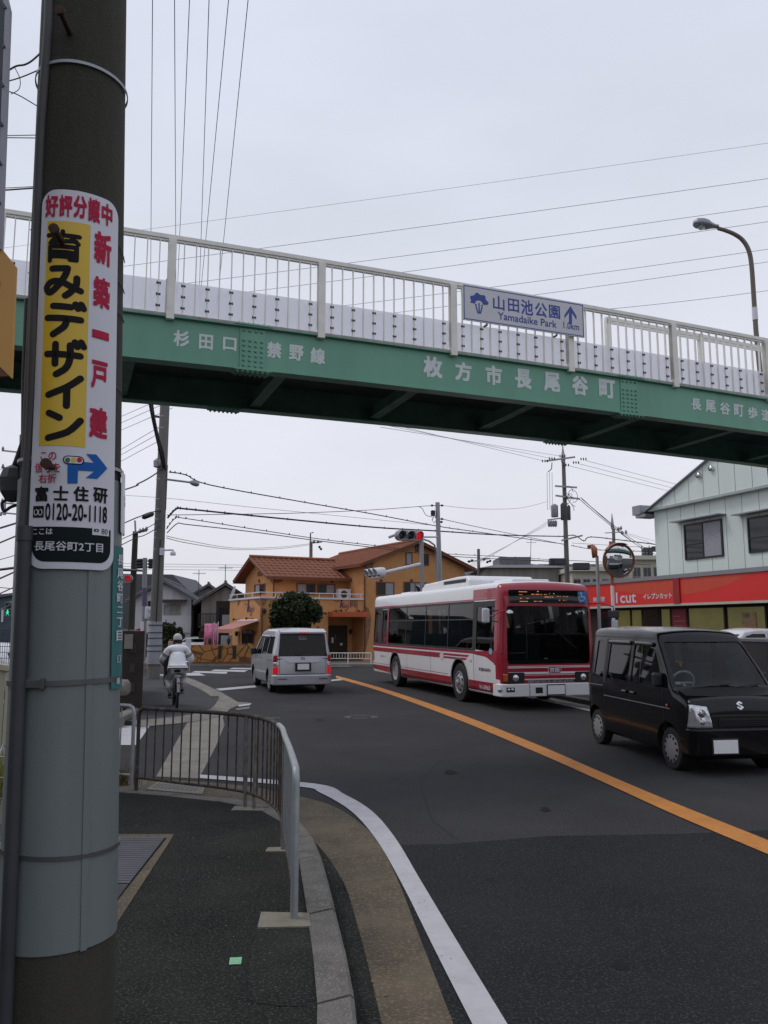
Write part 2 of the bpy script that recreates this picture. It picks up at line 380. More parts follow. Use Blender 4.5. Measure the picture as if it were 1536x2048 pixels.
# white edge line and orange centre line
def paint(inner, outer, name, m, z=.010, extend=4.):
    a = [G(*p, z).xy for p in inner]; b = [G(*p, z).xy for p in outer]
    a = cat_rom(a, 5); b = cat_rom(b, 5)
    if extend:
        for l in (a, b): l.insert(0, l[0] + (l[0] - l[1]).normalized() * extend)
    return struct(strip(a, b, z, name, m))
paint([(945, 2048), (870, 1900), (800, 1760), (750, 1675), (700, 1620), (640, 1585), (600, 1573), (400, 1556)],
      [(1015, 2048), (925, 1900), (841, 1760), (790, 1675), (744, 1622), (690, 1589), (630, 1567), (400, 1549)], 'edge_line', M['wpaint'], extend=8)
orl = [(1536, 1708), (1340, 1625), (1200, 1561), (1060, 1499), (900, 1433), (760, 1382), (672, 1356)]
oru = [(1536, 1680), (1340, 1602), (1200, 1543), (1060, 1483), (900, 1421), (760, 1375), (672, 1351)]
paint(orl, oru, 'centre_line', M['opaint'], extend=9)
# side street concrete crossing and aprons (drawn from the photo onto the road plane)
def gpoly(px, z): return [G(x, y, z).xy for x, y in px]
struct(sheet(gpoly([(384, 1428), (352, 1485), (312, 1553), (398, 1557), (432, 1492), (449, 1450), (446, 1437), (415, 1428)], .005), .005, 'concrete_crossing', M['apron']))
struct(sheet(gpoly([(346, 1347), (390, 1360), (440, 1383), (476, 1404), (500, 1405), (470, 1413), (448, 1424), (446, 1436), (384, 1428), (437, 1404), (430, 1388)], .007), .007, 'concrete_apron', M['apron']))
# far-left pavement
fk = cat_rom([G(*p, .1).xy for p in [(306, 1351), (345, 1352), (385, 1366), (420, 1382), (438, 1394)]], 3)
fk2 = cat_rom([G(*p, .1).xy for p in [(438, 1396), (420, 1418), (360, 1432), (262, 1441)]], 3)
wallside = [G(*p, .1).xy for p in [(250, 1441), (240, 1400), (230, 1357)]]
struct(slab([tuple(p) for p in fk + fk2 + wallside], -.05, .095, 'far_pavement', M['walkfar']))
fki = offset_line(fk, -.20); struct(kerb_run(fk, fki, .12, 'far_kerb', M['apron'], step=1.0))
fk2o = offset_line(fk2, .34)
ci_ = G(340, 1395, .1).xy; mi2 = len(fk2) // 2
if (fk2o[mi2] - ci_).length < (fk2[mi2] - ci_).length: fk2o = offset_line(fk2, -.34)
n2 = len(fk2); o_ = mesh_obj('flush_kerb', [Vector((p.x, p.y, .097)) for p in fk2] + [Vector((p.x, p.y, .012)) for p in fk2o], [(i, i + 1, n2 + i + 1, n2 + i) for i in range(n2 - 1)], M['apron']); struct(o_)
if o_.data.polygons[0].normal.z < 0: o_.data.flip_normals()
wf = cat_rom([G(*p, .1).xy for p in [(268, 1376), (281, 1398), (285, 1412), (276, 1428), (240, 1446)]], 4)
struct(kerb_run(wf, offset_line(wf, -.22), .2, 'garden_kerb', M['apron'], step=1.4))
def gq(px, z, name, m): return struct(sheet(gpoly(px, z), z, name, m))
gq([(215, 1447), (303, 1447), (273, 1490), (200, 1490)], .009, 'crossing_mark', M['wpaint'])
for q in ([(371, 1346), (398, 1346), (411, 1351), (371, 1351)], [(391, 1342), (456, 1343.5), (452, 1347.5), (382, 1345)], [(430, 1339), (496, 1340.5), (488, 1344), (421, 1341.5)],
          [(466, 1335.5), (508, 1336), (512, 1339), (458, 1338)], [(320, 1348.5), (338, 1349), (334, 1353.5), (319, 1353.5)], [(655, 1328.5), (712, 1329), (700, 1333), (655, 1333)]):
    gq(q, .009, 'crossing_stripe', M['wpaint'])
gq([(431, 1377.5), (510, 1370.5), (513, 1374.5), (441, 1381)], .009, 'stop_line', M['wpaint'])
gq([(655, 1360), (692, 1356.5), (692, 1359.5), (655, 1363)], .009, 'stop_line', M['wpaint'])
gq([(476, 1410), (503, 1406), (500, 1410), (478, 1413)], .011, 'worn_mark', M['wpaint'])
gq([(470, 1417), (500, 1413), (498, 1417), (474, 1420)], .011, 'worn_mark', M['apron'])
M['iron'] = mat('cast iron', (.075, .07, .066), .7, .3, var=.3, scale=20, bump=.8, bscale=90)
for cx, cy, r in ((722, 1434.5, .36), (545, 1437, .17)):
    c = G(cx, cy); mb = MB(); mb.lathe([(r, -.02), (r, .006), (r - .03, .006), (r - .03, .009), (0, .009)], c, n=28)
    for k in range(-4, 5): mb.box(c.x - .6 * r, c.x + .6 * r, c.y + k * r * .15 - .01, c.y + k * r * .15 + .01, .009, .012)
    tag(mb.build('manhole_cover', M['iron']), 'wide round iron manhole cover in the lane beyond the curved railing' if r > .3 else 'small round iron valve cover in the lane behind the silver van', 'manhole cover')
# right-hand side of the road
orc = [G((a[0]), (a[1] + b[1]) / 2).xy for a, b in zip(orl, oru)]
orc = cat_rom(orc, 4)
orc.insert(0, orc[0] + Vector((.9, -14)))
r0, r1, r2, r3 = (offset_line(orc, -k) for k in (3.15, 3.28, 3.75, 3.93))
struct(strip(r0, r1, .009, 'edge_line', M['wpaint'])); struct(strip(r1, r2, .006, 'gutter', M['apron']))
struct(kerb_run(r2, r3, .12, 'kerb', M['kerb'], step=.8))
struct(slab([tuple(p) for p in r3] + [(3.6, 44), (30, 60), (60, 60), (60, -8)], -.05, .115, 'shop_forecourt', M['walkfar']))
# far pavement in front of the restaurant
struct(slab([(-12.5, 41.5), (-9.4, 38.6), (-7.4, 38.7), (-4.5, 38.7), (1.2, 38.4), (3.2, 40.2), (14, 47), (10, 60), (-24, 60)], -.05, .10, 'pavement', M['apron']))

# steel cover plates, repair cracks and sticker on the near pavement
def cover(px, label):
    mb = MB(); q = [G(x, y, .12) for x, y in px]; mb.prism([p + Vector((0, 0, .008)) for p in q], (0, 0, -.02))
    d = (q[1] - q[0]); e_ = (q[3] - q[0])
    for k in range(1, 22):
        t = k / 22
        mb.bar(q[0] + e_ * t + Vector((0, 0, .009)), q[1] + (q[2] - q[1]) * t + Vector((0, 0, .009)), .010, .003)
    tag(mb.build('cover_plate', M['covsteel']), label, 'cover plate', 'steel cover plates in the pavement')
M['covsteel'] = mat('chequered steel', (.085, .085, .095), .6, .3, var=.15, scale=5)
cover([(196, 1676), (330, 1676), (258, 1768), (165, 1768)], 'larger ribbed steel plate set in the pavement right behind the big pole')
cover([(150, 1771), (256, 1771), (225, 1812), (140, 1815)], 'ribbed steel plate nearest the camera, mostly hidden by the big pole')
struct(sheet(gpoly([(190, 1668), (348, 1668), (335, 1690), (228, 1855), (212, 1830), (334, 1676), (190, 1676)], .122), .122, 'cover_surround', M['gutter']))
stk = sheet(gpoly([(460, 1915), (484, 1914), (482, 1928), (458, 1929)], .123), .123, 'sticker', mat('green sticker', (.20, .46, .26), .6, var=.25, scale=60))
tag(stk, 'small pale green square sticker on the dark pavement', 'sticker')
M['crack'] = mat('crack fill', (.008, .008, .008), 1.)
def crack(px, z, wd, name='crack'):
    pts = [G(x + random.uniform(-2, 2), y + random.uniform(-2, 2), z).xy for x, y in px]; p2 = []
    for a, b in zip(pts, pts[1:]):
        n = max(2, int((b - a).length / .04))
        for k in range(n): p2.append(a.lerp(b, k / n) + Vector((random.uniform(-.008, .008), random.uniform(-.008, .008))))
    nn = offset_line(p2, wd); nn = [q.lerp(p, random.uniform(0, .7)) for q, p in zip(nn, p2)]
    return struct(strip(p2, nn, z, name, M['crack']))
crack([(508, 1862), (500, 1890), (492, 1925), (488, 1960), (490, 1995), (510, 2008), (560, 2012), (636, 2010)], .1225, .012)
crack([(520, 1770), (512, 1800), (508, 1862)], .1225, .006)
M['asphalt2'] = mat('newer asphalt', (.0205, .0205, .0215), .9, var=.32, scale=.5, bump=1., bscale=80, speck=.65, speckc=(.075, .075, .077), sscale=65, spec=.12)
q_ = [G(x, y, .003).xy for x, y in ((700, 1692), (900, 1688), (1100, 1672), (1350, 1668), (1536, 1660))]
struct(sheet([tuple(p) for p in q_] + [(q_[-1].x + 1.2, q_[-1].y - .1), (6.2, -8), (.5, -8), (.3, 2.5), (.12, 5.5)], .003, 'newer_asphalt', M['asphalt2']))
crack([(740, 1690), (900, 1688), (1100, 1672), (1350, 1668), (1536, 1660)], .004, .006)
crack([(620, 1470), (760, 1478), (880, 1500), (980, 1490)], .004, .008)
crack([(310, 1585), (360, 1620), (352, 1665)], .1225, .006)
crack([(245, 1548), (300, 1548), (320, 1550), (360, 1490)], .004, .012)
M['track'] = mat('polished asphalt', (.044, .043, .046), .7, var=.3, scale=.7, bump=.4, bscale=90, speck=.5, speckc=(.12, .12, .125), sscale=75, spec=.3)
crack([(760, 1850), (900, 1862), (1010, 1840), (1200, 1850)], .0042, .005)
crack([(1010, 1480), (900, 1500), (840, 1560), (860, 1640), (930, 1690)], .0042, .006)
crack([(1300, 1800), (1420, 1780), (1536, 1790)], .0042, .005)
crack([(1250, 1700), (1290, 1850), (1330, 2048)], .0042, .004)
M['stain'] = mat('oil stain', (.010, .010, .010), .85, var=.4, spec=.2)
for cx_, cy_, r_ in ((900, 1545, .10), (1090, 1620, .07), (1240, 1930, .05), (980, 1760, .04), (640, 1440, .09), (1000, 1462, .12)):
    c_ = G(cx_, cy_); rs_ = random.Random(cx_); ph_ = [r_ * rs_.uniform(.5, 1.15) for _ in range(14)]
    struct(sheet([(c_.x + ph_[k] * math.cos(k * .4488), c_.y + ph_[k] * 1.6 * math.sin(k * .4488)) for k in range(14)], .0046, 'oil_stain', M['stain']))
# drain grate at the corner
mb = MB(); gp = [G(*p, .02) for p in ((292, 1578), (318, 1562), (412, 1570), (404, 1588))]
tag(slab([tuple(p.xy) for p in gp], 0, .02, 'drain_slab', M['pathch']), 'pale concrete drain slab with slots below the rusty railing', 'drain slab')
dr = bpy.data.objects['drain_slab']
mb = MB()
for k in range(11):
    u = (k + 1) / 13; a = gp[0].lerp(gp[3], u).lerp(gp[1].lerp(gp[2], u), .25); b = gp[0].lerp(gp[3], u).lerp(gp[1].lerp(gp[2], u), .75)
    mb.bar(a + Vector((0, 0, .001)), b + Vector((0, 0, .001)), .022, .004)
mb.build('slot', M['black'], dr)

# grass and weeds
def tuft(c, n, r, h, m=None):
    mb = MB()
    for _ in range(n):
        a = random.uniform(0, 6.28); q = c + Vector((random.gauss(0, r * .5), random.gauss(0, r * .5), 0)); t = Vector((math.cos(a), math.sin(a), 0)) * random.uniform(.0, r * .7)
        hh = h * random.uniform(.4, 1); sd_ = Vector((-math.sin(a), math.cos(a), 0)) * .004
        mb.add([q - sd_, q + sd_, q + t * .5 + sd_ * .7 + Vector((0, 0, hh * .6)), q + t + Vector((0, 0, hh))], [(0, 1, 2), (0, 2, 3)])
    o = mb.build('weeds', m or M['grassdry'], fix=False); tag(o, 'dry weeds growing at the kerb beside the railing post', 'weeds', kind='stuff'); return o
tuft(G(248, 1570, .12), 140, .16, .24)

# ============================================================ NEAR UTILITY POLE
PX = lambda z: -1.0945 - .0257 * z
PY = 2.95
PR = lambda z: .1925 - .00748 * z
def pc(z): return Vector((PX(z), PY, z))
def on_pole(px, py, extra):
    """angle round the pole and height where the sight line meets a cylinder a little larger than the shaft"""
    d = ray(px, py); o = Vector((0, 0, CH)); z = 2.5
    for _ in range(6):
        c = pc(z); R = PR(z) + extra; ox, oy = o.x - c.x, o.y - c.y
        A = d.x ** 2 + d.y ** 2; B = ox * d.x + oy * d.y; Cc = ox * ox + oy * oy - R * R; D = B * B - A * Cc
        t = (-B - math.sqrt(max(D, 0))) / A; z = CH + d.z * t
    q = o + d * t; c = pc(z)
    return math.atan2(q.x - c.x, -(q.y - c.y)), z
def cylp(phi, z, extra):
    c = pc(z); R = PR(z) + extra
    return Vector((c.x + R * math.sin(phi), c.y - R * math.cos(phi), z))
pole = thing('utility_pole', (PX(0), PY, 0), 'huge dark concrete utility pole right beside the camera, wrapped in grey blue sheet', 'utility pole')
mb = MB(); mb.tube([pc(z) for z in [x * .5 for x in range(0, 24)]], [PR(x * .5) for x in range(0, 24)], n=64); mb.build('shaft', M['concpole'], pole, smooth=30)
z_sh0 = on_pole(150, 1905, .006)[1]; z_sh1 = on_pole(150, 950, .006)[1]
mb = MB(); zz = [z_sh0 + (z_sh1 - z_sh0) * k / 12 for k in range(13)]
mb.tube([pc(z) for z in zz], [PR(z) + .006 for z in zz], n=64, cap=False); mb.build('protective_sheet', M['sheet'], pole, smooth=30)
mb = MB(); mb.bar(cylp(-.62, z_sh0, .009), cylp(-.62, z_sh1 - .02, .009), .03, .004, up=(math.sin(-.62), -math.cos(-.62), 0)); mb.build('sheet_seam', M['sheet'], pole)
mb = MB(); mb.bar(cylp(.78, z_sh0, .008), cylp(.78, z_sh1 - .02, .008), .022, .003, up=(math.sin(.78), -math.cos(.78), 0)); mb.build('sheet_seam', M['sheet'], pole)
def pole_band(y, m, hgt=.016, th=.009, tilt=0.):
    z = on_pole(150, y, .01)[1]; mb = MB(); n = 64; vs = []; fs = []
    for k in range(n):
        ph = 2 * math.pi * k / n; dz = tilt * math.sin(ph)
        for r_, dzz in ((.004, 0), (th, 0), (th, hgt), (.004, hgt)):
            vs.append(cylp(ph, z + dz + dzz, r_ + .0025))
    for k in range(n):
        a, b = 4 * k, 4 * ((k + 1) % n)
        fs += [(a + i, b + i, b + (i + 1) % 4, a + (i + 1) % 4) for i in range(4)]
    mb.add(vs, fs); mb.build('band', m, pole, smooth=30)
pole_band(125, M['steelgrey'], .012, .008, .0); pole_band(1372, M['band'], .018, .01, .005); pole_band(1716, M['band'], .012, .01, -.008); pole_band(922, M['steelgrey'], .012, .008, -.01)
mb = MB(); p_ = cylp(-.2, on_pole(150, 1372, .01)[1] + .009, .018); mb.box(p_.x - .05, p_.x + .03, p_.y - .006, p_.y + .012, p_.z - .014, p_.z + .014); mb.box(p_.x + .03, p_.x + .045, p_.y - .009, p_.y + .012, p_.z - .018, p_.z + .018); mb.build('band_buckle', M['band'], pole, bevel=.002)
# conduit pipes on the left
def pipe(phi, z0, z1, r, m, name='conduit', off=0.):
    mb = MB(); zs = [z0 + (z1 - z0) * k / 8 for k in range(9)]; mb.tube([cylp(phi, z, r + .01 + off) for z in zs], r, n=20); return mb.build(name, m, pole, smooth=40)
pcn = on_pole(31, 1500, .036)[0]; zcn = on_pole(30, 1066, .036)[1]; pipe(pcn, 0, zcn, .0235, M['conduit'])
mb = MB(); mb.tube([cylp(pcn, zcn - .03, .034), cylp(pcn, zcn + .02, .034)], .0265, n=20); mb.build('conduit_collar', M['conduit'], pole, smooth=40)
mb = MB(); pgd = on_pole(87, 200, .01)[0]; mb.tube([cylp(pgd + .05 * math.sin(z * 5), z, .012 + .004 * math.sin(z * 7)) for z in [zcn + .02 + .15 * k for k in range(36)]], .0165, n=12); mb.build('cable_guard', mat('grey cable guard', (.075, .073, .075), .7, var=.15), pole, smooth=60)
for ph, z in ((on_pole(150, 55, .01)), ): pass
def step_bolt(px, py, tip):
    ph, z = on_pole(px, py, 0); a = cylp(ph, z, -.02); b = cylp(ph, z, .105) if tip else cylp(ph, z, .07)
    mb = MB(); mb.tube([a, b], .011, n=12); mb.lathe([(0, 0), (.018, .002), (.018, .016), (0, .018)], b, (b - a), n=14); mb.build('step_bolt', M['rustbolt'], pole, smooth=40)
M['rustbolt'] = mat('rusty bolt', (.06, .032, .02), .85, .2, var=.3, scale=30)
step_bolt(140, 66, 1); step_bolt(128, 488, 1); step_bolt(109, 936, 0)
# loose wires wound round the pole to hold the boards
for y0, y1 in ((452, 490), (540, 560), (605, 622), (760, 775), (920, 930), (1088, 1095)):
    z0 = on_pole(230, y0, .01)[1]; z1 = on_pole(230, y1, .01)[1]; mb = MB()
    mb.tube([cylp(.8 + k * .12, z0 + (z1 - z0) * k / 6, .006) for k in range(9)], .0022, n=5); mb.build('tie_wire', M['band'], pole)
    mb = MB(); mb.tube([cylp(-1.35 - k * .12, z0 + .01 * k, .006) for k in range(9)], .0022, n=5); mb.build('tie_wire', M['band'], pole)
# junction box on the left
bc = pole; q = P(26, 968, PY)
mb = MB(); mb.lathe([(0, -.07), (.022, -.065), (.045, -.03), (.05, .02), (.038, .055), (.012, .07), (0, .072)], q, (0, 0, 1), n=8); mb.build('junction_box', M['conduit'], pole)
mb = MB(); mb.tube([q + Vector((0, 0, .06)), P(38, 925, PY), P(52, 880, PY), P(54, 760, PY), P(60, 600, PY)], [.012, .02, .018, .02, .02], n=10); mb.tube(cat_rom([q + Vector((-.02, 0, -.06)), P(4, 1006, PY), P(8, 1022, PY), P(22, 1014, PY), P(40, 1008, PY)], 6), .006, n=8); mb.build('cable', M['wire'], pole, smooth=40)

# ---- advertising board wrapped round the pole
ad = thing('advertising_board', pc(2.1), 'long white and yellow curved advertising board strapped to the big pole', 'advertising board')
E0 = .018
def curved(mb_v, mb_f, mats, name, parent, extra, maxw=.012):
    """(phi, z) mesh bent round the pole; faces split finely along phi"""
    bm = bmesh.new(); vv = [bm.verts.new((p[0], p[1], p[2] if len(p) > 2 else 0)) for p in mb_v]
    for f in mb_f:
        try: bm.faces.new([vv[i] for i in f])
        except Exception: pass
    lo = min(p[0] for p in mb_v); hi = max(p[0] for p in mb_v); st = .06; x = math.ceil(lo / st) * st
    while x < hi:
        bmesh.ops.bisect_plane(bm, geom=bm.verts[:] + bm.edges[:] + bm.faces[:], plane_co=(x, 0, 0), plane_no=(1, 0, 0), dist=1e-5); x += st
    for v in bm.verts: v.co = cylp(v.co.x, v.co.y, extra + v.co.z)
    me = bpy.data.meshes.new(name); inv = parent.matrix_basis.inverted(); bm.transform(inv); bmesh.ops.recalc_face_normals(bm, faces=bm.faces)
    c = inv @ pc(2.5)
    for f in bm.faces:
        m_ = f.calc_center_median(); r_ = Vector((m_.x - c.x, m_.y - c.y, 0))
        if f.normal.dot(r_) < 0: f.normal_flip()
    bm.to_mesh(me); bm.free(); me.materials.append(mats); o = bpy.data.objects.new(name, me); link(o); o.parent = parent; return o
def rrect(x0, x1, y0, y1, rx, ry, n=7):
    out = []
    for cx, cy, a0 in ((x1 - rx, y1 - ry, 0), (x0 + rx, y1 - ry, 90), (x0 + rx, y0 + ry, 180), (x1 - rx, y0 + ry, 270)):
        for k in range(n + 1):
            a = math.radians(a0 + 90 * k / n); out.append((cx + rx * math.cos(a), cy + ry * math.sin(a)))
    return out
def pzbox(x0, y0, x1, y1):
    """pixel box -> phi0, phi1, z0, z1"""
    xm, ym = (x0 + x1) / 2, (y0 + y1) / 2
    return on_pole(x0, ym, E0)[0], on_pole(x1, ym, E0)[0], on_pole(xm, y1, E0)[1], on_pole(xm, y0, E0)[1]
aL = on_pole(70, 760, E0)[0]; aR = on_pole(232, 760, E0)[0]; zT = on_pole(150, 381, E0)[1]; zB = on_pole(140, 1138, E0)[1]
rr = rrect(aL, aR, zB, zT, .3, .055)
board = curved(rr, [tuple(range(len(rr)))], M['white'], 'panel', ad, E0)
sm = board.modifiers.new('thickness', 'SOLIDIFY'); sm.thickness = .004; sm.offset = -1
lf, lz = on_pole(86, 470, E0)[0], 0
yz0 = on_pole(130, 892, E0)[1]; yz1 = on_pole(138, 443, E0)[1]; yl = aL + .15; yr = on_pole(175, 700, E0)[0]
curved([(yl, yz0), (yr, yz0), (yr, yz1), (yl, yz1)], [(0, 1, 2, 3)], M['yellow'], 'yellow_field', ad, E0 + .0012)
gz1 = on_pole(140, 1054, E0)[1]; gz0 = zB + .024
rr = [(aL + .09, gz1), (aL + .09, gz0 + .05)] + [(aL + .09 + .25 * (1 - math.cos(t)), gz0 + .05 * (1 - math.sin(t))) for t in [k * math.pi / 12 for k in range(1, 7)]] + \
     [(aR - .09 - .25 * (1 - math.cos(t)), gz0 + .05 * (1 - math.sin(t))) for t in [k * math.pi / 12 for k in range(6, 0, -1)]] + [(aR - .09, gz0 + .05), (aR - .09, gz1)]
curved(rr, [tuple(range(len(rr)))], M['darkgreenprint'], 'dark_field', ad, E0 + .0012)
def ad_text(items, m, name, bold=.03, ex=.0024, phys=True):
    for it in items:
        mb = MB(); x0, x1, y0, y1 = pzbox(*it[1:5])
        put_text(mb, it[0], lambda x, y: Vector((x, y, 0)), x0, x1, y0, y1, bold, nrm=(0, 0, 1))
        curved([(v.x, v.y, v.z) for v in mb.v], mb.f, m, name, ad, E0 + ex)
ad_text([('好', 92, 390, 117, 434), ('評', 119, 390, 145, 434), ('分', 147, 392, 174, 437), ('譲', 176, 397, 200, 446), ('中', 203, 408, 224, 452),
         ('新', 188, 465, 222, 530), ('築', 186, 555, 219, 617), ('一', 184, 662, 217, 678), ('戸', 182, 722, 214, 778), ('建', 178, 815, 214, 877)], M['redprint'], 'red_lettering', .035)
ad_text([('この', 82, 904, 113, 920), ('信号を', 71, 925, 121, 945), ('右折', 78, 948, 113, 966)], M['redprint'], 'small_red_lettering', .01)
ad_text([('富', 71, 973, 97, 1003), ('士', 107, 972, 137, 1001), ('住', 147, 973, 177, 1003), ('研', 186, 976, 214, 1006), ('0120-20-1118', 91, 1008, 213, 1042)], M['blackprint'], 'black_lettering', .03)
ad_text([('ここは', 66, 1057, 106, 1069), ('長尾谷町2丁目', 70, 1083, 205, 1102)], M['white'], 'white_lettering', .012)
# the brush lettering on the yellow field, stroke by stroke
mb = MB()
cx_, wd_ = None, .030
def brush(cells, strokes, wd=.030):
    x0, x1, y0, y1 = cells; m_ = MB()
    for st in strokes:
        pts = [(x0 + (x1 - x0) * a / 100, y1 - (y1 - y0) * b / 100) for a, b in st]
        R = PR(2.8) + E0; q = [(p * R, z) for p, z in pts]; q = cat_rom(q, 4) if len(q) > 2 and not all(len(p) == 3 for p in st) else q
        stroke(mb, q, wd, lambda x, y: Vector((x / R, y, 0)))
def cell(y0, y1, xl=92, xr=168): return pzbox(xl, y0, xr, y1)
brush(cell(462, 524), [[(46, 2), (46, 14)], [(8, 14), (88, 16)], [(34, 20), (16, 36), (44, 34), (80, 32)], [(70, 24), (86, 40)], [(14, 50), (14, 96)], [(14, 50), (82, 52)], [(82, 52), (82, 92)], [(82, 92), (66, 92)], [(22, 68), (76, 70)], [(22, 82), (76, 84)]], .017)
brush(cell(533, 594), [[(18, 8), (58, 6)], [(58, 6), (52, 30), (36, 62), (14, 86), (4, 70), (16, 52), (40, 50), (70, 66), (92, 76)], [(82, 36), (80, 60), (66, 84), (54, 96)]], .024)
brush(cell(606, 672), [[(20, 10), (66, 12)], [(6, 46), (92, 48)], [(56, 50), (50, 72), (22, 96)], [(78, 2), (84, 14)], [(92, 0), (98, 12)]], .024)
brush(cell(682, 752), [[(4, 38), (90, 40)], [(26, 10), (26, 66)], [(64, 12), (64, 50), (54, 78), (30, 96)], [(76, 2), (82, 14)], [(92, 0), (98, 12)]], .024)
brush(cell(752, 814), [[(90, 4), (56, 36), (8, 62)], [(56, 36), (56, 96)]], .024)
brush(cell(822, 880), [[(8, 8), (36, 24)], [(90, 30), (58, 72), (8, 94)]], .024)
curved([(v.x, v.y, v.z) for v in mb.v], mb.f, M['blackprint'], 'brush_lettering', ad, E0 + .0026)
# arrow, little signal, dial logo, number tag
def ph(px, py): return on_pole(px, py, E0)
curved([ph(*p) for p in ((135, 967), (155, 967), (156, 941), (188, 943), (171, 956), (194, 958), (214, 937), (192, 909), (172, 908), (188, 926), (135, 922))], [tuple(range(11))], M['blueprint'], 'arrow', ad, E0 + .0022)
def pill(x0, x1, y0, y1, m, name, ex):
    a, b, c, d = pzbox(x0, y0, x1, y1); r_ = rrect(a, b, c, d, min((b - a) / 2, (d - c) / 2 / .19), (d - c) / 2.001); return curved(r_, [tuple(range(len(r_)))], m, name, ad, ex)
pill(126, 168, 912, 929, M['blackprint'], 'signal_outline', E0 + .0030); pill(128.5, 165.5, 914, 927, M['white'], 'signal_field', E0 + .0036)
for x, m in ((135.5, mat('green print', (.02, .12, .05), .5)), (147, M['yellow']), (158.5, M['redprint'])): pill(x - 5, x + 5, 915.5, 925.5, m, 'signal_dot', E0 + .0042)
a, b, c, d = pzbox(67, 1012, 88, 1035); curved([(a, c), (b, c), (b, d), (a, d)], [(0, 1, 2, 3)], M['blackprint'], 'dial_mark', ad, E0 + .0022)
mb = MB()
for cxx in (.3, .7): stroke(mb, [(cxx + .17 * math.cos(t), .45 + .25 * math.sin(t)) for t in [math.pi * (.75 + 1.7 * k / 10) for k in range(11)]], .07, lambda x, y: Vector((a + (b - a) * x, c + (d - c) * y, 0)))
curved([(v.x, v.y, v.z) for v in mb.v], mb.f, M['white'], 'dial_loops', ad, E0 + .0030)
a, b, c, d = pzbox(184, 1055, 217, 1071); curved([(a, c), (b, c), (b, d), (a, d)], [(0, 1, 2, 3)], M['white'], 'number_tag', ad, E0 + .0024)
ad_text([('80', 202, 1058, 214, 1069)], M['blackprint'], 'number_lettering', .0, .0034)
pill(187, 197, 1058, 1064, M['blackprint'], 'tag_emblem', E0 + .0034); pill(190, 194, 1060, 1062.5, M['white'], 'tag_emblem', E0 + .0040)
# address plate (teal) and small white plate at the right edge of the pole
tl = thing('address_plate', pc(1.6), 'narrow teal address plate with white characters on the right edge of the big pole', 'address plate')
zt0 = on_pole(230, 1378, .012)[1]; zt1 = on_pole(236, 1092, .012)[1]
f0 = on_pole(224, 1240, .012)[0]; f1 = f0 + .75
curved([(f0, zt0), (f1, zt0), (f1, zt1), (f0, zt1)], [(0, 1, 2, 3)], M['teal'], 'panel', tl, .012)
mb = MB(); R_ = .19; fm = f0 + .12; hw_ = .15
zs_ = lambda y: on_pole(236, y, .012)[1]
for ch, y0, y1 in (('長', 1109, 1130), ('尾', 1136, 1156), ('谷', 1161, 1182), ('町', 1187, 1206), ('二', 1213, 1226), ('丁', 1235, 1254), ('目', 1261, 1282)):
    put_text(mb, ch, lambda x, y: Vector((x, y, 0)), fm - hw_ + .16, fm + hw_ + .16, zs_(y1), zs_(y0), .02, nrm=(0, 0, 1))
put_text(mb, '13', lambda x, y: Vector((x, y, 0)), fm - .06 + .12, fm + .1 + .12, zs_(1326), zs_(1310), .01, nrm=(0, 0, 1)); put_text(mb, '番', lambda x, y: Vector((x, y, 0)), fm + .02, fm + .2, zs_(1368), zs_(1355), .01, nrm=(0, 0, 1))
curved([(v.x, v.y, v.z) for v in mb.v], mb.f, M['white'], 'lettering', tl, .0145)
wp = thing('number_plate', pc(2.2), 'small white number plate on the right edge of the big pole above the teal one', 'number plate')
zz0 = on_pole(240, 1066, .012)[1]; zz1 = on_pole(243, 945, .012)[1]; f0 = on_pole(240, 1000, .012)[0]
rr = rrect(f0, f0 + .7, zz0, zz1, .06, .012); curved(rr, [tuple(range(len(rr)))], M['white'], 'panel', wp, .016)
mb = MB()
for k, ch in enumerate('長尾'): put_text(mb, ch, lambda x, y: Vector((x, y, 0)), f0 + .2, f0 + .34, on_pole(243, 1000 + 12 * k, .012)[1], on_pole(243, 990 + 12 * k, .012)[1])
curved([(v.x, v.y, v.z) for v in mb.v], mb.f, M['blackprint'], 'lettering', wp, .018)

# ---- tall sign at the left edge of the frame (only its right edge is in view)
sg = thing('sign_pylon', (-1.75, 2.6, 0), 'dark grille sign frame with an orange panel below, at the left edge of the photo', 'sign')
E_ = 2.6
def pp(px, py): return P(px, py, E_)
fr_pts = [(-60, -160), (24, 20), (24, 70), (8, 460), (-60, 470)]
mb = MB(); mb.prism([pp(-96, -300), pp(-12, -110), pp(17, 20), pp(-2, 520), pp(-96, 520)], (0, .02, 0)); mb.build('panel', mat('dark glass panel', (.03, .045, .05), .2), sg)
mb = MB()
for a, b in (((-14, -110), (17, 22)), ((17, 22), (-1, 500))): mb.bar(pp(*a), pp(*b), .016, .02, up=(0, 1, 0))
mb.build('frame', mat('pale steel frame', (.36, .36, .41), .5), sg)
mb = MB()
for k in range(8): mb.bar(pp(-90, -90 + 78 * k - 65), pp(14 - 2.2 * k, 78 * k + 22), .010, .03, up=(0, 1, 0))
mb.build('grille_bar', mat('dark frame', (.06, .065, .075), .5), sg)
mb = MB(); mb.prism([pp(-160, 440), pp(-34, 450), pp(31, 533), pp(22, 755), pp(-14, 720), pp(-160, 640)], (0, .015, 0)); mb.build('orange_panel', mat('orange panel', (.62, .33, .09), .5, var=.06), sg)
mb = MB(); mb.prism([pp(-160, 642), pp(-16, 722), pp(18, 752), pp(-160, 760)], (0, .014, 0)); mb.build('lower_panel', M['stuccod'], sg)
mb = MB(); mb.tube([(-1.75, 2.63, 0), (-1.75, 2.63, 3.6)], .05, n=16); mb.build('post', M['steelgrey'], sg, smooth=40)

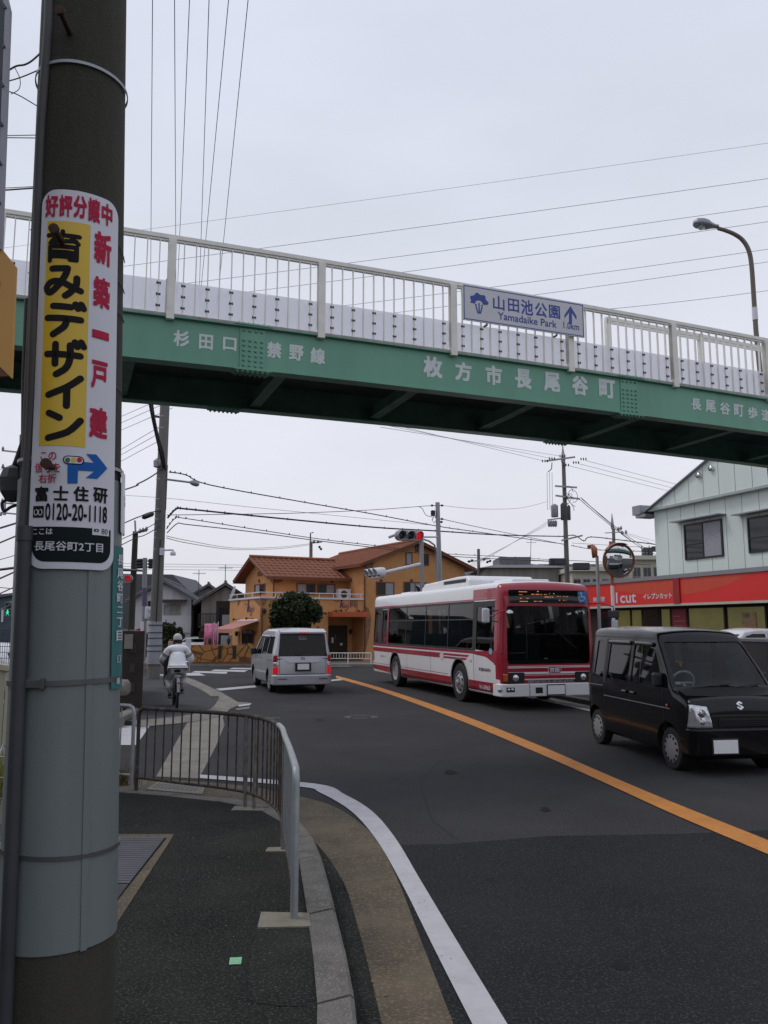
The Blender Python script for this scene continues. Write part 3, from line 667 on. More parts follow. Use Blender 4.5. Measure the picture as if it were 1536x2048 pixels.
# ============================================================ RAILINGS
def fence(posts, top_pts, label, name='pipe_railing', mtop='rust', nbar=10, hgt=.86, low=.14, zb=.12, mbar='rust', endmat=None, pads=True):
    root = thing(name, Vector((top_pts[0].x, top_pts[0].y, zb)), label, 'railing')
    path = [Vector((p.x, p.y, zb + hgt)) for p in top_pts]
    mb = MB(); a, b = path[0], path[-1]; ta = (path[1] - path[0]).normalized(); tb = (path[-2] - path[-1]).normalized()
    full = [Vector((a.x, a.y, zb))] + [Vector((a.x, a.y, zb + hgt - .07)), a + ta * .02 - Vector((0, 0, .02)), a + ta * .07] + path[1:-1] + [b + tb * .07, b + tb * .02 - Vector((0, 0, .02)), Vector((b.x, b.y, zb + hgt - .07)), Vector((b.x, b.y, zb))]
    if mtop == 'mixed':
        k = int(len(full) * .60)
        mb.tube(full[:k], .021, n=12); mb.build('top_rail', M['rust'], root, smooth=50)
        mb = MB(); mb.tube(full[k - 1:], .024, n=12); mb.build('top_rail', M['steelgrey'], root, smooth=50)
    else: mb.tube(full, .021, n=12); mb.build('top_rail', M[mtop], root, smooth=50)
    mb = MB(); mb.tube([Vector((p.x, p.y, zb + low)) for p in top_pts], .014, n=10); mb.build('bottom_rail', M[mbar], root, smooth=50)
    Ls = [0]; 
    for i in range(len(top_pts) - 1): Ls.append(Ls[-1] + (top_pts[i + 1] - top_pts[i]).length)
    def at_(s):
        for i in range(len(Ls) - 1):
            if s <= Ls[i + 1]: return top_pts[i].lerp(top_pts[i + 1], (s - Ls[i]) / (Ls[i + 1] - Ls[i]))
        return top_pts[-1]
    for k in range(1, nbar):
        p = at_(Ls[-1] * k / nbar); mb = MB(); mb.tube([(p.x, p.y, zb + low), (p.x, p.y, zb + hgt)], .0085, n=8)
        mb.build('bar', M[mbar] if k < nbar * .62 or mtop != 'mixed' else M['steelgrey'], root, smooth=50)
    for p in posts:
        mb = MB(); mb.tube([(p.x, p.y, zb - .02), (p.x, p.y, zb + hgt - .01)], .019, n=12); mb.build('post', M['rustlight'] if mtop == 'mixed' else M[mtop], root, smooth=50)
    return root
M['rustlight'] = mat('flaking painted steel', (.20, .19, .18), .8, .2, var=.35, scale=9, speck=.7, speckc=(.09, .05, .03), sscale=18)
zf = .12
tops = [G(*p, zf).xy for p in ((272, 1582), (360, 1594), (430, 1603), (490, 1614), (530, 1631), (558, 1660), (566, 1700), (577, 1760), (588, 1838))]
tops = cat_rom(tops, 5)
rl = fence([G(490, 1615, zf), G(508, 1618, zf), G(566, 1700, zf)], tops, 'long curved pipe railing round the corner, rusty at the back and grey nearest the camera', mtop='mixed', nbar=38, hgt=.875)
fence([G(225, 1570, zf)], [G(262, 1577, zf).xy, G(225, 1573, zf).xy, G(120, 1566, zf).xy, G(-60, 1556, zf).xy], 'short straight grey pipe railing behind the big pole', mtop='steelgrey', nbar=12, hgt=.88, mbar='steelgrey')
for px, lab in (([(522, 1824), (618, 1826), (622, 1853), (515, 1855)], 'pale square concrete footing under the nearest railing post'), ([(536, 1695), (600, 1693), (604, 1702), (530, 1703)], 'small concrete footing halfway along the curved railing'), ([(470, 1612), (522, 1612), (530, 1621), (462, 1620)], 'concrete footing under the pair of rusty posts')):
    o = slab([tuple(p) for p in gpoly(px, .125)], .1, .127, 'post_footing', M['pathch']); tag(o, lab, 'footing')

# ============================================================ FOOTBRIDGE
ANG = math.radians(90 - 68.8); A0 = P(345, 468, 9.9)
BR = Fr(A0.x, A0.y, ANG)                       # s along the bridge, d towards the far side
def camber(s): return -.0016 * (s - 3.2) ** 2 + .01
S0, S1 = -7.0, 22.0
NS = [S0 + (S1 - S0) * k / 29 for k in range(30)]
bridge = thing('footbridge', BR.W(3, 1.1, 0), 'green steel footbridge with cream railings crossing high over the road', 'footbridge')
def long_box(d0, d1, z0, z1, name, m, s0=S0, s1=S1, parent=bridge):
    mb = MB(); ss = [s0 + (s1 - s0) * k / 24 for k in range(25)]; vs = []
    for s in ss: vs += [BR.W(s, d, z + camber(s)) for d, z in ((d0, z0), (d1, z0), (d1, z1), (d0, z1))]
    fs = [(0, 1, 2, 3), tuple(4 * 24 + i for i in (3, 2, 1, 0))]
    for k in range(24): fs += [(4 * k + i, 4 * k + (i + 1) % 4, 4 * k + 4 + (i + 1) % 4, 4 * k + 4 + i) for i in range(4)]
    mb.add(vs, fs); return mb.build(name, m, parent)
ZB, ZT, ZR = 5.215, 5.815, 6.91
M['greenshade'] = mat('shade darkened green steel', (.10, .21, .16), .7, var=.25, scale=3)  # darker copy of the bridge green, shade painted into inner and far steel
M['kerbplate'] = mat('dirty cream steel', (.33, .32, .29), .6, var=.25, scale=6)
for d0, nm in ((0, 'near'), (2.0, 'far')):
    s_ = 1 if nm == 'near' else -1; dd = d0 + (.06 if nm == 'near' else .10)
    g = long_box(dd, dd + .012, ZB + .014, ZT - .014, 'girder', M['green'] if nm == 'near' else M['greenshade'])
    long_box(dd + .0125, dd + .016, ZB + .014, ZT - .014, 'girder_back_shade', M['greenshade']) if nm == 'near' else None
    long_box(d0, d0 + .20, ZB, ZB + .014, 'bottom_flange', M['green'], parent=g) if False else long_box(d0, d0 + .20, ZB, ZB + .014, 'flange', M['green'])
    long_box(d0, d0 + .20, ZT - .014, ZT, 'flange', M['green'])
M['soffit'] = mat('shade darkened deck plate', (.060, .095, .080), .8, var=.2)  # deck colour darkened to stand in for shade underneath
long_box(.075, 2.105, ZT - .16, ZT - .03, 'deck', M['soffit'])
long_box(.0, .16, ZT + .002, ZT + .032, 'kerb_plate', M['kerbplate']); long_box(2.04, 2.20, ZT + .002, ZT + .032, 'kerb_plate', M['kerbplate'])
for k in range(-3, 11):
    s = -.45 + k * 2.0; mb = MB()
    c_ = camber(s)
    mb.bar(BR.W(s, .075, ZB + .16 + c_), BR.W(s, 2.10, ZB + .16 + c_), .09, .16); mb.bar(BR.W(s, .078, ZB + .06 + c_), BR.W(s, 2.095, ZB + .06 + c_), .16, .012)
    mb.build('cross_beam', M['greenshade'], bridge)
    mb = MB(); mb.hexa([BR.W(s - .004, .072, ZB + .02 + c_), BR.W(s + .004, .072, ZB + .02 + c_), BR.W(s + .004, .19, ZB + .02 + c_), BR.W(s - .004, .19, ZB + .02 + c_), BR.W(s - .004, .072, ZT - .02 + c_), BR.W(s + .004, .072, ZT - .02 + c_), BR.W(s + .004, .19, ZT - .02 + c_), BR.W(s - .004, .19, ZT - .02 + c_)]); mb.build('stiffener', M['green'], bridge)
# bolted splices
for px in (505, 1258):
    s = BR.hit(px, 690 if px < 900 else 785, .06)[0]
    for d, sg_ in ((.046, -1), (2.125, 1)):
        mb = MB(); c_ = camber(s); mb.box(s - .17, s + .17, d, d + .012, ZB + .025 + c_, ZT - .03 + c_, BR)
        for i in range(4):
            for j in range(8):
                if j in (1,): continue
                u = s - .12 + .08 * i; z = ZT - .06 - j * .068 + c_; q = BR.W(u, d + (0 if sg_ < 0 else .012), z)
                mb.lathe([(.019, 0), (.019, .008), (.012, .02), (0, .022)], q, BR.e2 * sg_, n=8)
        mb.build('splice_plate', M['green'], bridge, smooth=35)
    for d in (0, 2.0):
        c_ = camber(s)
        for z, up in ((ZT + .002, 1), (ZB - .014, -1)):
            mb = MB()
            mb.box(s - .25, s + .25, d - .012, d + .215, z + c_, z + .012 + c_, BR)
            for i in range(7):
                for dd in (d + .015, d + .18):
                    q = BR.W(s - .2 + i * .066, dd, z + (.012 if up > 0 else 0) + c_); mb.lathe([(.02, 0), (.02, .012), (.013, .026), (0, .028)], q, (0, 0, up), n=8)
            mb.build('flange_splice', M['green'], bridge, smooth=35)
# railing, near side
long_box(.0, .075, ZR - .055, ZR, 'handrail', M['cream']); long_box(.015, .06, ZR - .085, ZR - .058, 'handrail_web', M['cream'])
post_s = [BR.hit(x, 500, 0)[0] for x in (345, 650, 915, 1145, 1350, 1520)]
pitch = (post_s[-1] - post_s[0]) / 5; allp = [post_s[0] + pitch * k for k in range(-3, 10)]
for s in allp:
    mb = MB(); c_ = camber(s); mb.box(s - .05, s + .05, -.022, .055, ZT - .045 + c_, ZR - .056 + c_, BR); mb.box(s - .05, s - .042, -.03, .07, ZT + .09 + c_, ZR - .09 + c_, BR); mb.build('post', M['cream'], bridge)
M['clampm'] = mat('dark clamp', (.045, .04, .038), .6)
kb = 0
for i, s in enumerate(allp[:-3]):
    for k in range(1, 13):
        u = s + pitch * k / 13; c_ = camber(u)
        mb = MB(); mb.box(u - .006, u + .006, .012, .048, ZT + .03 + c_, ZR - .07 + c_, BR); b_ = mb.build('baluster', M['cream'], bridge)
        if k % 2 == 1 or k == 12:
            if k == 11: continue
            mb = MB()
            for zc in (ZT + .12, ZT + .27, ZT + .42):
                mb.bar(BR.W(u - .024, .004, zc + c_), BR.W(u + .024, .004, zc + c_), .014, .014); mb.bar(BR.W(u - .02, .008, zc - .018 + c_), BR.W(u - .02, .008, zc + .018 + c_), .014, .014); mb.bar(BR.W(u + .02, .008, zc - .015 + c_), BR.W(u + .02, .008, zc + .015 + c_), .014, .014)
            mb.build('clamp', M['clampm'], b_)
def frost(name, rgb, alpha):
    m = mat(name, rgb, .35, var=.05, scale=1.5); b = m.node_tree.nodes['Principled BSDF']
    b.inputs['Transmission Weight'].default_value = 0; t = m.node_tree
    tl_ = t.nodes.new('ShaderNodeBsdfTranslucent'); tl_.inputs[0].default_value = (*rgb, 1); mxx = t.nodes.new('ShaderNodeMixShader'); mxx.inputs[0].default_value = .55
    tr_ = t.nodes.new('ShaderNodeBsdfTransparent'); mx2 = t.nodes.new('ShaderNodeMixShader'); mx2.inputs[0].default_value = alpha
    t.links.new(b.outputs[0], mxx.inputs[1]); t.links.new(tl_.outputs[0], mxx.inputs[2]); t.links.new(mxx.outputs[0], mx2.inputs[1]); t.links.new(tr_.outputs[0], mx2.inputs[2])
    t.links.new(mx2.outputs[0], t.nodes['Material Output'].inputs[0]); return m
M['frost'] = frost('frosted acrylic', (.86, .86, .93), .38)
for i, s in enumerate(allp[:-3]):
    mb = MB(); c_ = camber(s + pitch / 2)
    vs = []
    for u in (s + .055, s + pitch - .055):
        cu_ = camber(u); vs += [BR.W(u, .055, ZT + .05 + cu_), BR.W(u, .061, ZT + .05 + cu_), BR.W(u, .061, ZT + .49 + cu_), BR.W(u, .055, ZT + .49 + cu_)]
    mb.add(vs, [(0, 1, 2, 3), (7, 6, 5, 4), (0, 4, 5, 1), (1, 5, 6, 2), (2, 6, 7, 3), (3, 7, 4, 0)]); mb.build('acrylic_panel', M['frost'], bridge)
# far side railing: only the part beyond the stairs shows through; posts and flat panels
long_box(2.12, 2.18, ZR - .06, ZR, 'handrail', M['cream'], s0=BR.hit(1212, 625, 2.15)[0] , s1=S1) if False else None
sf = BR.hit(1212, 640, 2.12)[0]
zf_ = BR.hit(1215, 630, 2.10)[1]; print('far rail', zf_)
long_box(2.10, 2.17, zf_ - .07, zf_ + .0, 'handrail', M['cream'], s0=sf, s1=S1); long_box(2.10, 2.12, zf_ - .13, zf_ - .08, 'handrail', M['cream'], s0=sf, s1=S1)
long_box(2.12, 2.135, ZT + .05, ZT + .49, 'acrylic_panel', M['frost'], s0=S0, s1=S1)
for k in range(9):
    s = sf + .05 + 2.25 * k; mb = MB(); mb.box(s - .06, s + .05, 2.10, 2.17, ZT + .05, zf_ - .071, BR); mb.build('post', M['cream'], bridge)
# the lettering on the girder
M['girdertext'] = mat('pale painted lettering', (.62, .68, .67), .5, var=.04)
mb = MB()
def br_text(items, bold):
    for ch, x0, y0, x1, y1 in items:
        mb = MB(); s0, s1, z0, z1 = BR.rect(x0, y0, x1, y1, .055)
        put_text(mb, ch, lambda x, y: BR.W(x, .055 + .0, y), s0, s1, z0, z1, bold, nrm=-BR.e2); mb.build('lettering', M['girdertext'], bridge)
br_text([('杉', 347, 661, 379, 693), ('田', 398, 669, 426, 699), ('口', 446, 675, 473, 701), ('禁', 534, 684, 563, 716), ('野', 578, 690, 607, 721), ('線', 621, 696, 650, 728)], .035)
br_text([('枚', 847, 713, 885, 755), ('方', 910, 724, 943, 762), ('市', 971, 731, 1004, 770), ('長', 1030, 738, 1063, 777), ('尾', 1088, 745, 1120, 783), ('谷', 1144, 752, 1176, 790), ('町', 1198, 759, 1230, 796)], .04)
br_text([('長', 1383, 797, 1402, 820), ('尾', 1411, 800, 1431, 824), ('谷', 1440, 805, 1460, 829), ('町', 1468, 809, 1487, 833), ('歩', 1496, 814, 1515, 837), ('道', 1523, 819, 1543, 842), ('橋', 1551, 824, 1571, 847)], .03)
# direction sign
dsn = thing('direction_sign', BR.W(5, -.08, ZT), 'white direction sign with blue characters, tree emblem and arrow on the bridge railing', 'direction sign')
corn = [BR.hit(*p, -.08) for p in ((926, 641), (1168, 673), (1168, 606), (926, 571))]
s0 = (corn[0][0] + corn[3][0]) / 2; s1 = (corn[1][0] + corn[2][0]) / 2; z0 = (corn[0][1] + corn[1][1]) / 2; z1 = (corn[2][1] + corn[3][1]) / 2
mb = MB(); mb.box(s0, s1, -.08, -.06, z0, z1, BR); mb.build('panel', M['signwhite'] if 'signwhite' in M else mat('sign white', (.58, .58, .61), .4, var=.03), dsn)
M['signblue'] = mat('sign blue', (.02, .055, .30), .4, var=.03)
mb = MB(); fn = lambda x, y: BR.W(x, -.0815, y); t_ = .014; b_ = .012
for a, b, c, d in ((s0 + b_, s1 - b_, z0 + b_, z0 + b_ + t_), (s0 + b_, s1 - b_, z1 - b_ - t_, z1 - b_), (s0 + b_, s0 + b_ + t_, z0 + b_ + t_, z1 - b_ - t_), (s1 - b_ - t_, s1 - b_, z0 + b_ + t_, z1 - b_ - t_)): mb.box(a, b, -.0815, -.0802, c, d, BR)
mb.build('border', M['signblue'], dsn)
mb = MB()
for ch, x0, y0, x1, y1 in (('山', 986, 592, 1009, 620), ('田', 1016, 598, 1038, 624), ('池', 1042, 600, 1066, 630), ('公', 1070, 606, 1094, 634), ('園', 1098, 611, 1120, 637), ('Yamadaike Park', 996, 625, 1113, 655), ('1.0km', 1127, 645, 1158, 659)):
    a, b, c, d = BR.rect(x0, y0, x1, y1, -.0815)
    if len(ch) > 3 :
        m_ = (c + d) / 2; hh = .058 if 'Y' in ch else .055; c, d = m_ - hh, m_ + hh
    mb = MB(); put_text(mb, ch, fn, a, b, c, d, .02, nrm=-BR.e2); mb.build('lettering', M['signblue'], dsn)
mb = MB(); ap = [BR.hit(*p, -.0815) for p in ((1141, 612), (1153, 632), (1153, 640), (1144, 626), (1144, 648), (1138, 648), (1138, 625), (1129, 637), (1129, 630))]
mb.add([fn(*p) for p in ap], [tuple(range(len(ap)))]); mb.build('arrow', M['signblue'], dsn)
mb = MB(); cx, cz = BR.hit(958, 606, -.0815)
cl = [(cx + (.145 + .014 * math.cos(7 * t)) * math.cos(t), cz + .02 + (.125 + .014 * math.cos(7 * t)) * math.sin(t)) for t in [k * math.pi / 30 - .25 for k in range(36)]]
inn = [(cx + .062 * math.cos(t), cz - .012 + .05 * math.sin(t)) for t in [math.pi + .2 - k * math.pi / 12 * 1.1 for k in range(13)]]
mb.add([fn(*p) for p in cl + inn], [tuple(range(len(cl) + len(inn)))])
for dx in (-.05, 0, .05):
    hh = .02 if dx == 0 else 0
    mb.add([fn(cx + dx + .016 * math.cos(t), cz - .035 + hh + .016 * math.sin(t)) for t in [k * .785 for k in range(8)]], [tuple(range(8))])
    stroke(mb, [(cx + dx, cz - .06 + hh), (cx + dx * .75, cz - .10), (cx + dx * .4, cz - .155)], .022, fn)
mb.build('emblem', M['signblue'], dsn)
mb = MB()
for px in (974, 1113):
    s = BR.hit(px, 650, -.06)[0]
    mb.bar(BR.W(s, -.058, z0 - .03), BR.W(s, -.058, z1), .035, .02, up=(1, 0, 0)); mb.bar(BR.W(s, -.06, z0 - .02), BR.W(s, .03, z0 - .02), .03, .02)
mb.build('bracket', M['band'], dsn)
# street lamp behind the bridge, on the right
lpY = 17.5; lb = P(1516, 700, lpY); lamp = thing('street_lamp', (lb.x + .35, lpY, 0), 'tall curved brown street lamp rising behind the right end of the bridge', 'street lamp')
lx = [P(*p, lpY) for p in ((1512, 662), (1508, 600), (1503, 530), (1497, 500), (1485, 480), (1468, 468), (1448, 460), (1436, 457))]
base = Vector((lx[0].x + .28, lpY, .1))
mb = MB(); mb.tube([base, base.lerp(lx[0], .5)] + cat_rom(lx, 4), [.075, .065] + [.055 - .012 * k / 28 for k in range(29)], n=14); mb.build('column', mat('brown steel', (.13, .11, .085), .5, .3, var=.25, scale=2, streak=True), lamp, smooth=50)
hc = P(1412, 448, lpY); mb = MB()
prof = [(0, .03), (.12, .075), (.26, .105), (.38, .11), (.46, .085), (.50, .05), (.62, .045)]
ax = Vector((1, 0, -.15)).normalized(); start = P(1386, 447, lpY); vs = []; fs = []; n = 14
for i, (x, r) in enumerate([(0, .02), (.03, .08), (.10, .125), (.22, .14), (.33, .125), (.42, .08), (.50, .055), (.58, .05), (.585, .01)]):
    for k in range(n):
        t = 2 * math.pi * k / n; vs.append(start + ax * x + Vector((0, math.cos(t) * r * 1.2, math.sin(t) * r * (1.05 if math.sin(t) > 0 else .6))))
for i in range(8): fs += [(i * n + k, (i + 1) * n + k, (i + 1) * n + (k + 1) % n, i * n + (k + 1) % n) for k in range(n)]
fs += [tuple(range(n)), tuple(8 * n + k for k in reversed(range(n)))]
mb.add(vs, fs); mb.build('lamp_head', M['alu'], lamp, smooth=50)
mb = MB(); mb.lathe([(.0, -.05), (.07, -.045), (.10, 0), (.09, .01)], start + ax * .2 + Vector((0, 0, -.055)), (0, 0, 1), n=18); mb.build('lens', M['clearlens'], lamp, smooth=50)
mb = MB(); q0 = lx[0].lerp(lx[1], .35); q1 = lx[0].lerp(lx[1], .75); mb.tube([q0, q1], .062, n=14); mb.build('sticker_band', M['white'], lamp, smooth=50)
# ============================================================ VEHICLES
def itp(x, tb): return float(np.interp(x, [t[0] for t in tb], [t[1] for t in tb]))
def veh_section(a, sp, ins=0., floor=None):
    zt = itp(a, sp['zt']) - ins; zb = itp(a, sp['zb']) if floor is None else floor; sub = itp(a, sp['sub']) + ins
    zt = max(zt, zb + .08); rc = min(sp['rc'], (zt - zb) * .35); rb = min(sp.get('rb', .05), (zt - zb) * .2)
    hw = lambda z: itp(z, sp['hw']) - sub
    pts = [(0, zb), (hw(zb) - rb, zb)]
    n = sp.get('n', 9)
    for k in range(n + 1):
        z = zb + rb + (zt - rc - zb - rb) * k / n; pts.append((hw(z), z))
    h = hw(zt - rc)
    for k in range(1, 6):
        t = math.pi / 2 * k / 5; pts.append((h - rc + rc * math.cos(t), zt - rc + rc * math.sin(t)))
    cr_ = sp['crown']; w_ = h - rc
    for f in (.66, .33, 0): pts.append((w_ * f, zt + cr_ * (1 - f * f)))
    return pts
def veh_loft(sp, stations, ins=0., floor=None):
    L2 = sp['L'] / 2; rings = []
    for a in stations:
        p = veh_section(a, sp, ins, floor); full = p + [(-x, z) for x, z in reversed(p[1:-1])]
        rings.append([Vector((x, L2 - a, z)) for x, z in full])
    n = len(rings[0]); mb = MB(); mb.add([v for r in rings for v in r], [(i * n + k, i * n + (k + 1) % n, (i + 1) * n + (k + 1) % n, (i + 1) * n + k) for i in range(len(rings) - 1) for k in range(n)] + [tuple(range(n)), tuple((len(rings) - 1) * n + k for k in reversed(range(n)))])
    return mb
def evaluated(o):
    dg = bpy.context.evaluated_depsgraph_get(); dg.update(); return bpy.data.meshes.new_from_object(o.evaluated_get(dg))
def bool_cut(o, cutters):
    for c in cutters:
        m = o.modifiers.new('cut', 'BOOLEAN'); m.operation = 'DIFFERENCE'; m.object = c; m.solver = 'EXACT'; m.material_mode = 'TRANSFER'
    me = evaluated(o); o.modifiers.clear(); o.data = me
    for c in cutters: bpy.data.objects.remove(c)
class Veh:
    def __init__(s, name, label, cat, sp, loc, rz, paint, group=None):
        s.root = thing(name, (loc[0], loc[1], loc[2] if len(loc) > 2 else 0), label, cat, group, rz)
        s.sp = sp; s.L2 = sp['L'] / 2; s.M = s.root.matrix_basis; s.I = s.M.inverted(); s.paint = paint
        st = sp['st']; mb = veh_loft(sp, st)
        s.body = mb.build('body', paint, s.root, smooth=sp.get('sharp', 34), local=True)
        s.bvh = BVHTree.FromPolygons([tuple(v.co) for v in s.body.data.vertices], [tuple(p.vertices) for p in s.body.data.polygons])
        s.cutters = []; s.glassq = []
    def _ray(s, px, py):
        return s.I @ Vector((0, 0, CH)), (s.I.to_3x3() @ ray(px, py))
    def side(s, px, py, x):
        o, d = s._ray(px, py); t = (x - o.x) / d.x; q = o + d * t; return (q.y, q.z)
    def end(s, px, py, y):
        o, d = s._ray(px, py); t = (y - o.y) / d.y; q = o + d * t; return (q.x, q.z)
    def cast(s, u, z, ax, sg, off):
        if ax == 'x': o = Vector((sg * 6, u, z)); d = Vector((-sg, 0, 0))
        elif ax == 'y': o = Vector((u, sg * 12, z)); d = Vector((0, -sg, 0))
        else: o = Vector((u, z, 9)); d = Vector((0, 0, -1))
        h = s.bvh.ray_cast(o, d)
        if h[0] is None:
            h = s.bvh.find_nearest(o + d * (6 - 1 if ax == 'x' else 12 - s.L2))
            q = Vector(h[0]); 
            return q + Vector(h[1]).normalized() * off
        return h[0] - d * off
    def panel(s, poly, ax, sg, off, name, m, parent=None, step=.12, thick=0, bm_in=None):
        bm = bmesh.new()
        vv = [bm.verts.new((p[0], p[1], 0)) for p in poly]; bm.faces.new(vv)
        for i in (0, 1):
            lo = min(p[i] for p in poly); hi = max(p[i] for p in poly); k = math.ceil(lo / step) * step
            no = (1, 0, 0) if i == 0 else (0, 1, 0)
            while k < hi:
                bmesh.ops.bisect_plane(bm, geom=bm.verts[:] + bm.edges[:] + bm.faces[:], plane_co=(k, k, 0), plane_no=no, dist=1e-5); k += step
        bmesh.ops.triangulate(bm, faces=bm.faces[:])
        for v in bm.verts: v.co = s.cast(v.co.x, v.co.y, ax, sg, off)
        bmesh.ops.recalc_face_normals(bm, faces=bm.faces)
        out = Vector((sg, 0, 0)) if ax == 'x' else Vector((0, sg, 0)) if ax == 'y' else Vector((0, 0, 1))
        if sum(f.normal.dot(out) * f.calc_area() for f in bm.faces) < 0: bmesh.ops.reverse_faces(bm, faces=bm.faces[:])
        me = bpy.data.meshes.new(name); bm.to_mesh(me); bm.free(); me.materials.append(m)
        me.polygons.foreach_set('use_smooth', [True] * len(me.polygons))
        o = bpy.data.objects.new(name, me); link(o); o.parent = parent or s.root
        if thick: md = o.modifiers.new('thickness', 'SOLIDIFY'); md.thickness = thick; md.offset = 1
        return o
    def text(s, txt, ax, sg, x0, x1, z0, z1, m, name='lettering', off=.008, bold=.02, flip=None):
        vs, fs = glyph(txt, 0.); mb = MB(); fl = (ax == 'x' and sg > 0) or (ax == 'y' and sg < 0)
        a, b = (x0, x1)
        for k, (dx, dz) in enumerate([(0, 0)] if not bold else [(-1, 0), (1, 0), (0, 1), (0, -1)]):
            bb = bold * (z1 - z0)
            mb.add([s.cast(a + (b - a) * u + dx * bb, z0 + (z1 - z0) * v + dz * bb, ax, sg, off + .0004 * k) for u, v in vs], fs)
        return mb.build(name, m, s.root, local=True, fix=False)
    def window(s, poly, ax, sg, gm, name='window', both=False, depth=.35, grow=.012, gpoly=None):
        """cut the opening through the shell and set a pane in it"""
        mb = MB()
        if ax == 'x':
            if both: mb.prism([(-3, p[0], p[1]) for p in poly], (6, 0, 0))
            else: mb.prism([(sg * 3, p[0], p[1]) for p in poly], (-sg * (3 - .5), 0, 0))
        else: mb.prism([(p[0], sg * (s.L2 + 1), p[1]) for p in poly], (0, -sg * (1 + depth), 0))
        s.cutters.append(mb.build('cutter', M['rubber'], None, local=True))
        c = Vector((sum(p[0] for p in poly) / len(poly), sum(p[1] for p in poly) / len(poly)))
        g = [tuple(c + (Vector(p) - c) * (1 + grow / max(.05, (Vector(p) - c).length))) for p in poly]
        for q in ((1, -1) if both else (sg,)): s.glassq.append((g, ax, q, gm, name))
    def arches(s, ys, r, zc):
        for y in ys:
            for sg in (1, -1):
                mb = MB(); mb.tube([(sg * (itp(zc, s.sp['hw']) - .34), y, zc), (sg * 3, y, zc)], r, n=28)
                s.cutters.append(mb.build('cutter', M['black'], None, local=True))
    def finish(s, inner_st, floor, ins=.05):
        mb = veh_loft(s.sp, inner_st, ins, floor); c = mb.build('cutter', M['interior'], None, local=True)
        # the cutters live in local space of the body
        for q in [c] + s.cutters: q.matrix_basis = s.M
        dgm = bpy.context.view_layer; dgm.update()
        bool_cut(s.body, [c] + s.cutters); s.body.parent = s.root
        me = s.body.data; me.polygons.foreach_set('use_smooth', [True] * len(me.polygons)); me.set_sharp_from_angle(angle=math.radians(s.sp.get('sharp', 34)))
        for g, ax, sg, gm, nm in s.glassq: s.panel(g, ax, sg, -.014, nm, gm)
    def wheel(s, x, y, r, wd, style, rimr=.62):
        sg = 1 if x > 0 else -1; ax = (sg, 0, 0); c = Vector((x, y, r)); rr = r * rimr; mb = MB()
        mb.lathe([(rr, -wd / 2), (r * .93, -wd / 2), (r * .985, -wd * .42), (r, -wd * .25), (r, wd * .25), (r * .985, wd * .42), (r * .93, wd / 2), (rr * 1.04, wd / 2), (rr, wd * .40), (rr * .98, wd * .1), (0, wd * .08)], c - Vector(ax) * wd / 2, ax, n=36)
        for k in range(3): mb.lathe([(r * 1.001, -wd * .2 + k * wd * .2 - .003), (r * 1.003, -wd * .2 + k * wd * .2), (r * 1.001, -wd * .2 + k * wd * .2 + .003)], c - Vector(ax) * wd / 2, ax, n=36)
        t = mb.build('wheel', M['rubber'], s.root, smooth=35, local=True)
        mb = MB(); o = c - Vector(ax) * wd / 2; a = Vector((0, 1, 0)); b = Vector((0, 0, 1))
        if style == 'cap':
            mb.lathe([(rr * 1.0, wd * .42), (rr * .97, wd * .50), (rr * .80, wd * .53), (rr * .3, wd * .56), (0, wd * .57)], o, ax, n=36)
            rim = mb.build('rim', M['alu'], t, smooth=50, local=True); rim.data.materials[0] = M['hubcap']
            mb = MB()
            for k in range(12):
                q = 2 * math.pi * k / 12; e1 = a * math.cos(q) + b * math.sin(q); e2 = -a * math.sin(q) + b * math.cos(q); p = o + Vector(ax) * wd * .535
                mb.hexa([p + e1 * rr * u + e2 * rr * v + Vector(ax) * h for h in (-.02, .006) for u, v in ((.74, -.07), (.92, -.10), (.92, .10), (.74, .07))])
            mb.build('slot', M['black'], t, local=True)
        elif style in ('alloy',):
            mb.lathe([(rr * 1.0, wd * .38), (rr * .98, wd * .5), (rr * .92, wd * .46), (rr * .90, wd * .2)], o, ax, n=36)
            for k in range(7):
                q = 2 * math.pi * k / 7; e1 = a * math.cos(q) + b * math.sin(q); e2 = -a * math.sin(q) + b * math.cos(q); p = o + Vector(ax) * wd * .38
                mb.hexa([p + e1 * rr * u + e2 * rr * v + Vector(ax) * h for h in (-.01, .022) for u, v in ((.1, -.10), (.95, -.15), (.95, .15), (.1, .10))])
            mb.lathe([(rr * .22, wd * .3), (rr * .2, wd * .54), (0, wd * .55)], o, ax, n=16); mb.build('rim', M['hubcap'], t, smooth=40, local=True)
        elif style == 'bus':
            mb.lathe([(rr * 1.0, wd * .36), (rr * .99, wd * .52), (rr * .90, wd * .52), (rr * .86, wd * .40), (rr * .55, wd * .62), (rr * .50, wd * .62), (rr * .48, wd * .55), (0, wd * .55)], o, ax, n=36); mb.build('rim', M['hubcap'], t, smooth=40, local=True)
            mb = MB()
            for k in range(8):
                q = 2 * math.pi * (k + .5) / 8; e1 = a * math.cos(q) + b * math.sin(q); mb.lathe([(rr * .095, 0), (rr * .095, .012), (0, .013)], o + Vector(ax) * (wd * .49) + e1 * rr * .71, (Vector(ax) + e1 * .55), n=12)
            mb.build('slot', M['black'], t, smooth=40, local=True); mb = MB()
            for k in range(8):
                q = 2 * math.pi * k / 8; e1 = a * math.cos(q) + b * math.sin(q); mb.lathe([(.022, -.02), (.018, .02), (0, .022)], o + Vector(ax) * (wd * .64) + e1 * rr * .44, ax, n=8)
            mb.lathe([(rr * .28, wd * .5), (rr * .26, wd * .72), (rr * .15, wd * .80), (0, wd * .8)], o, ax, n=20); mb.build('hub', M['hubcap'], t, smooth=40, local=True)
        else:
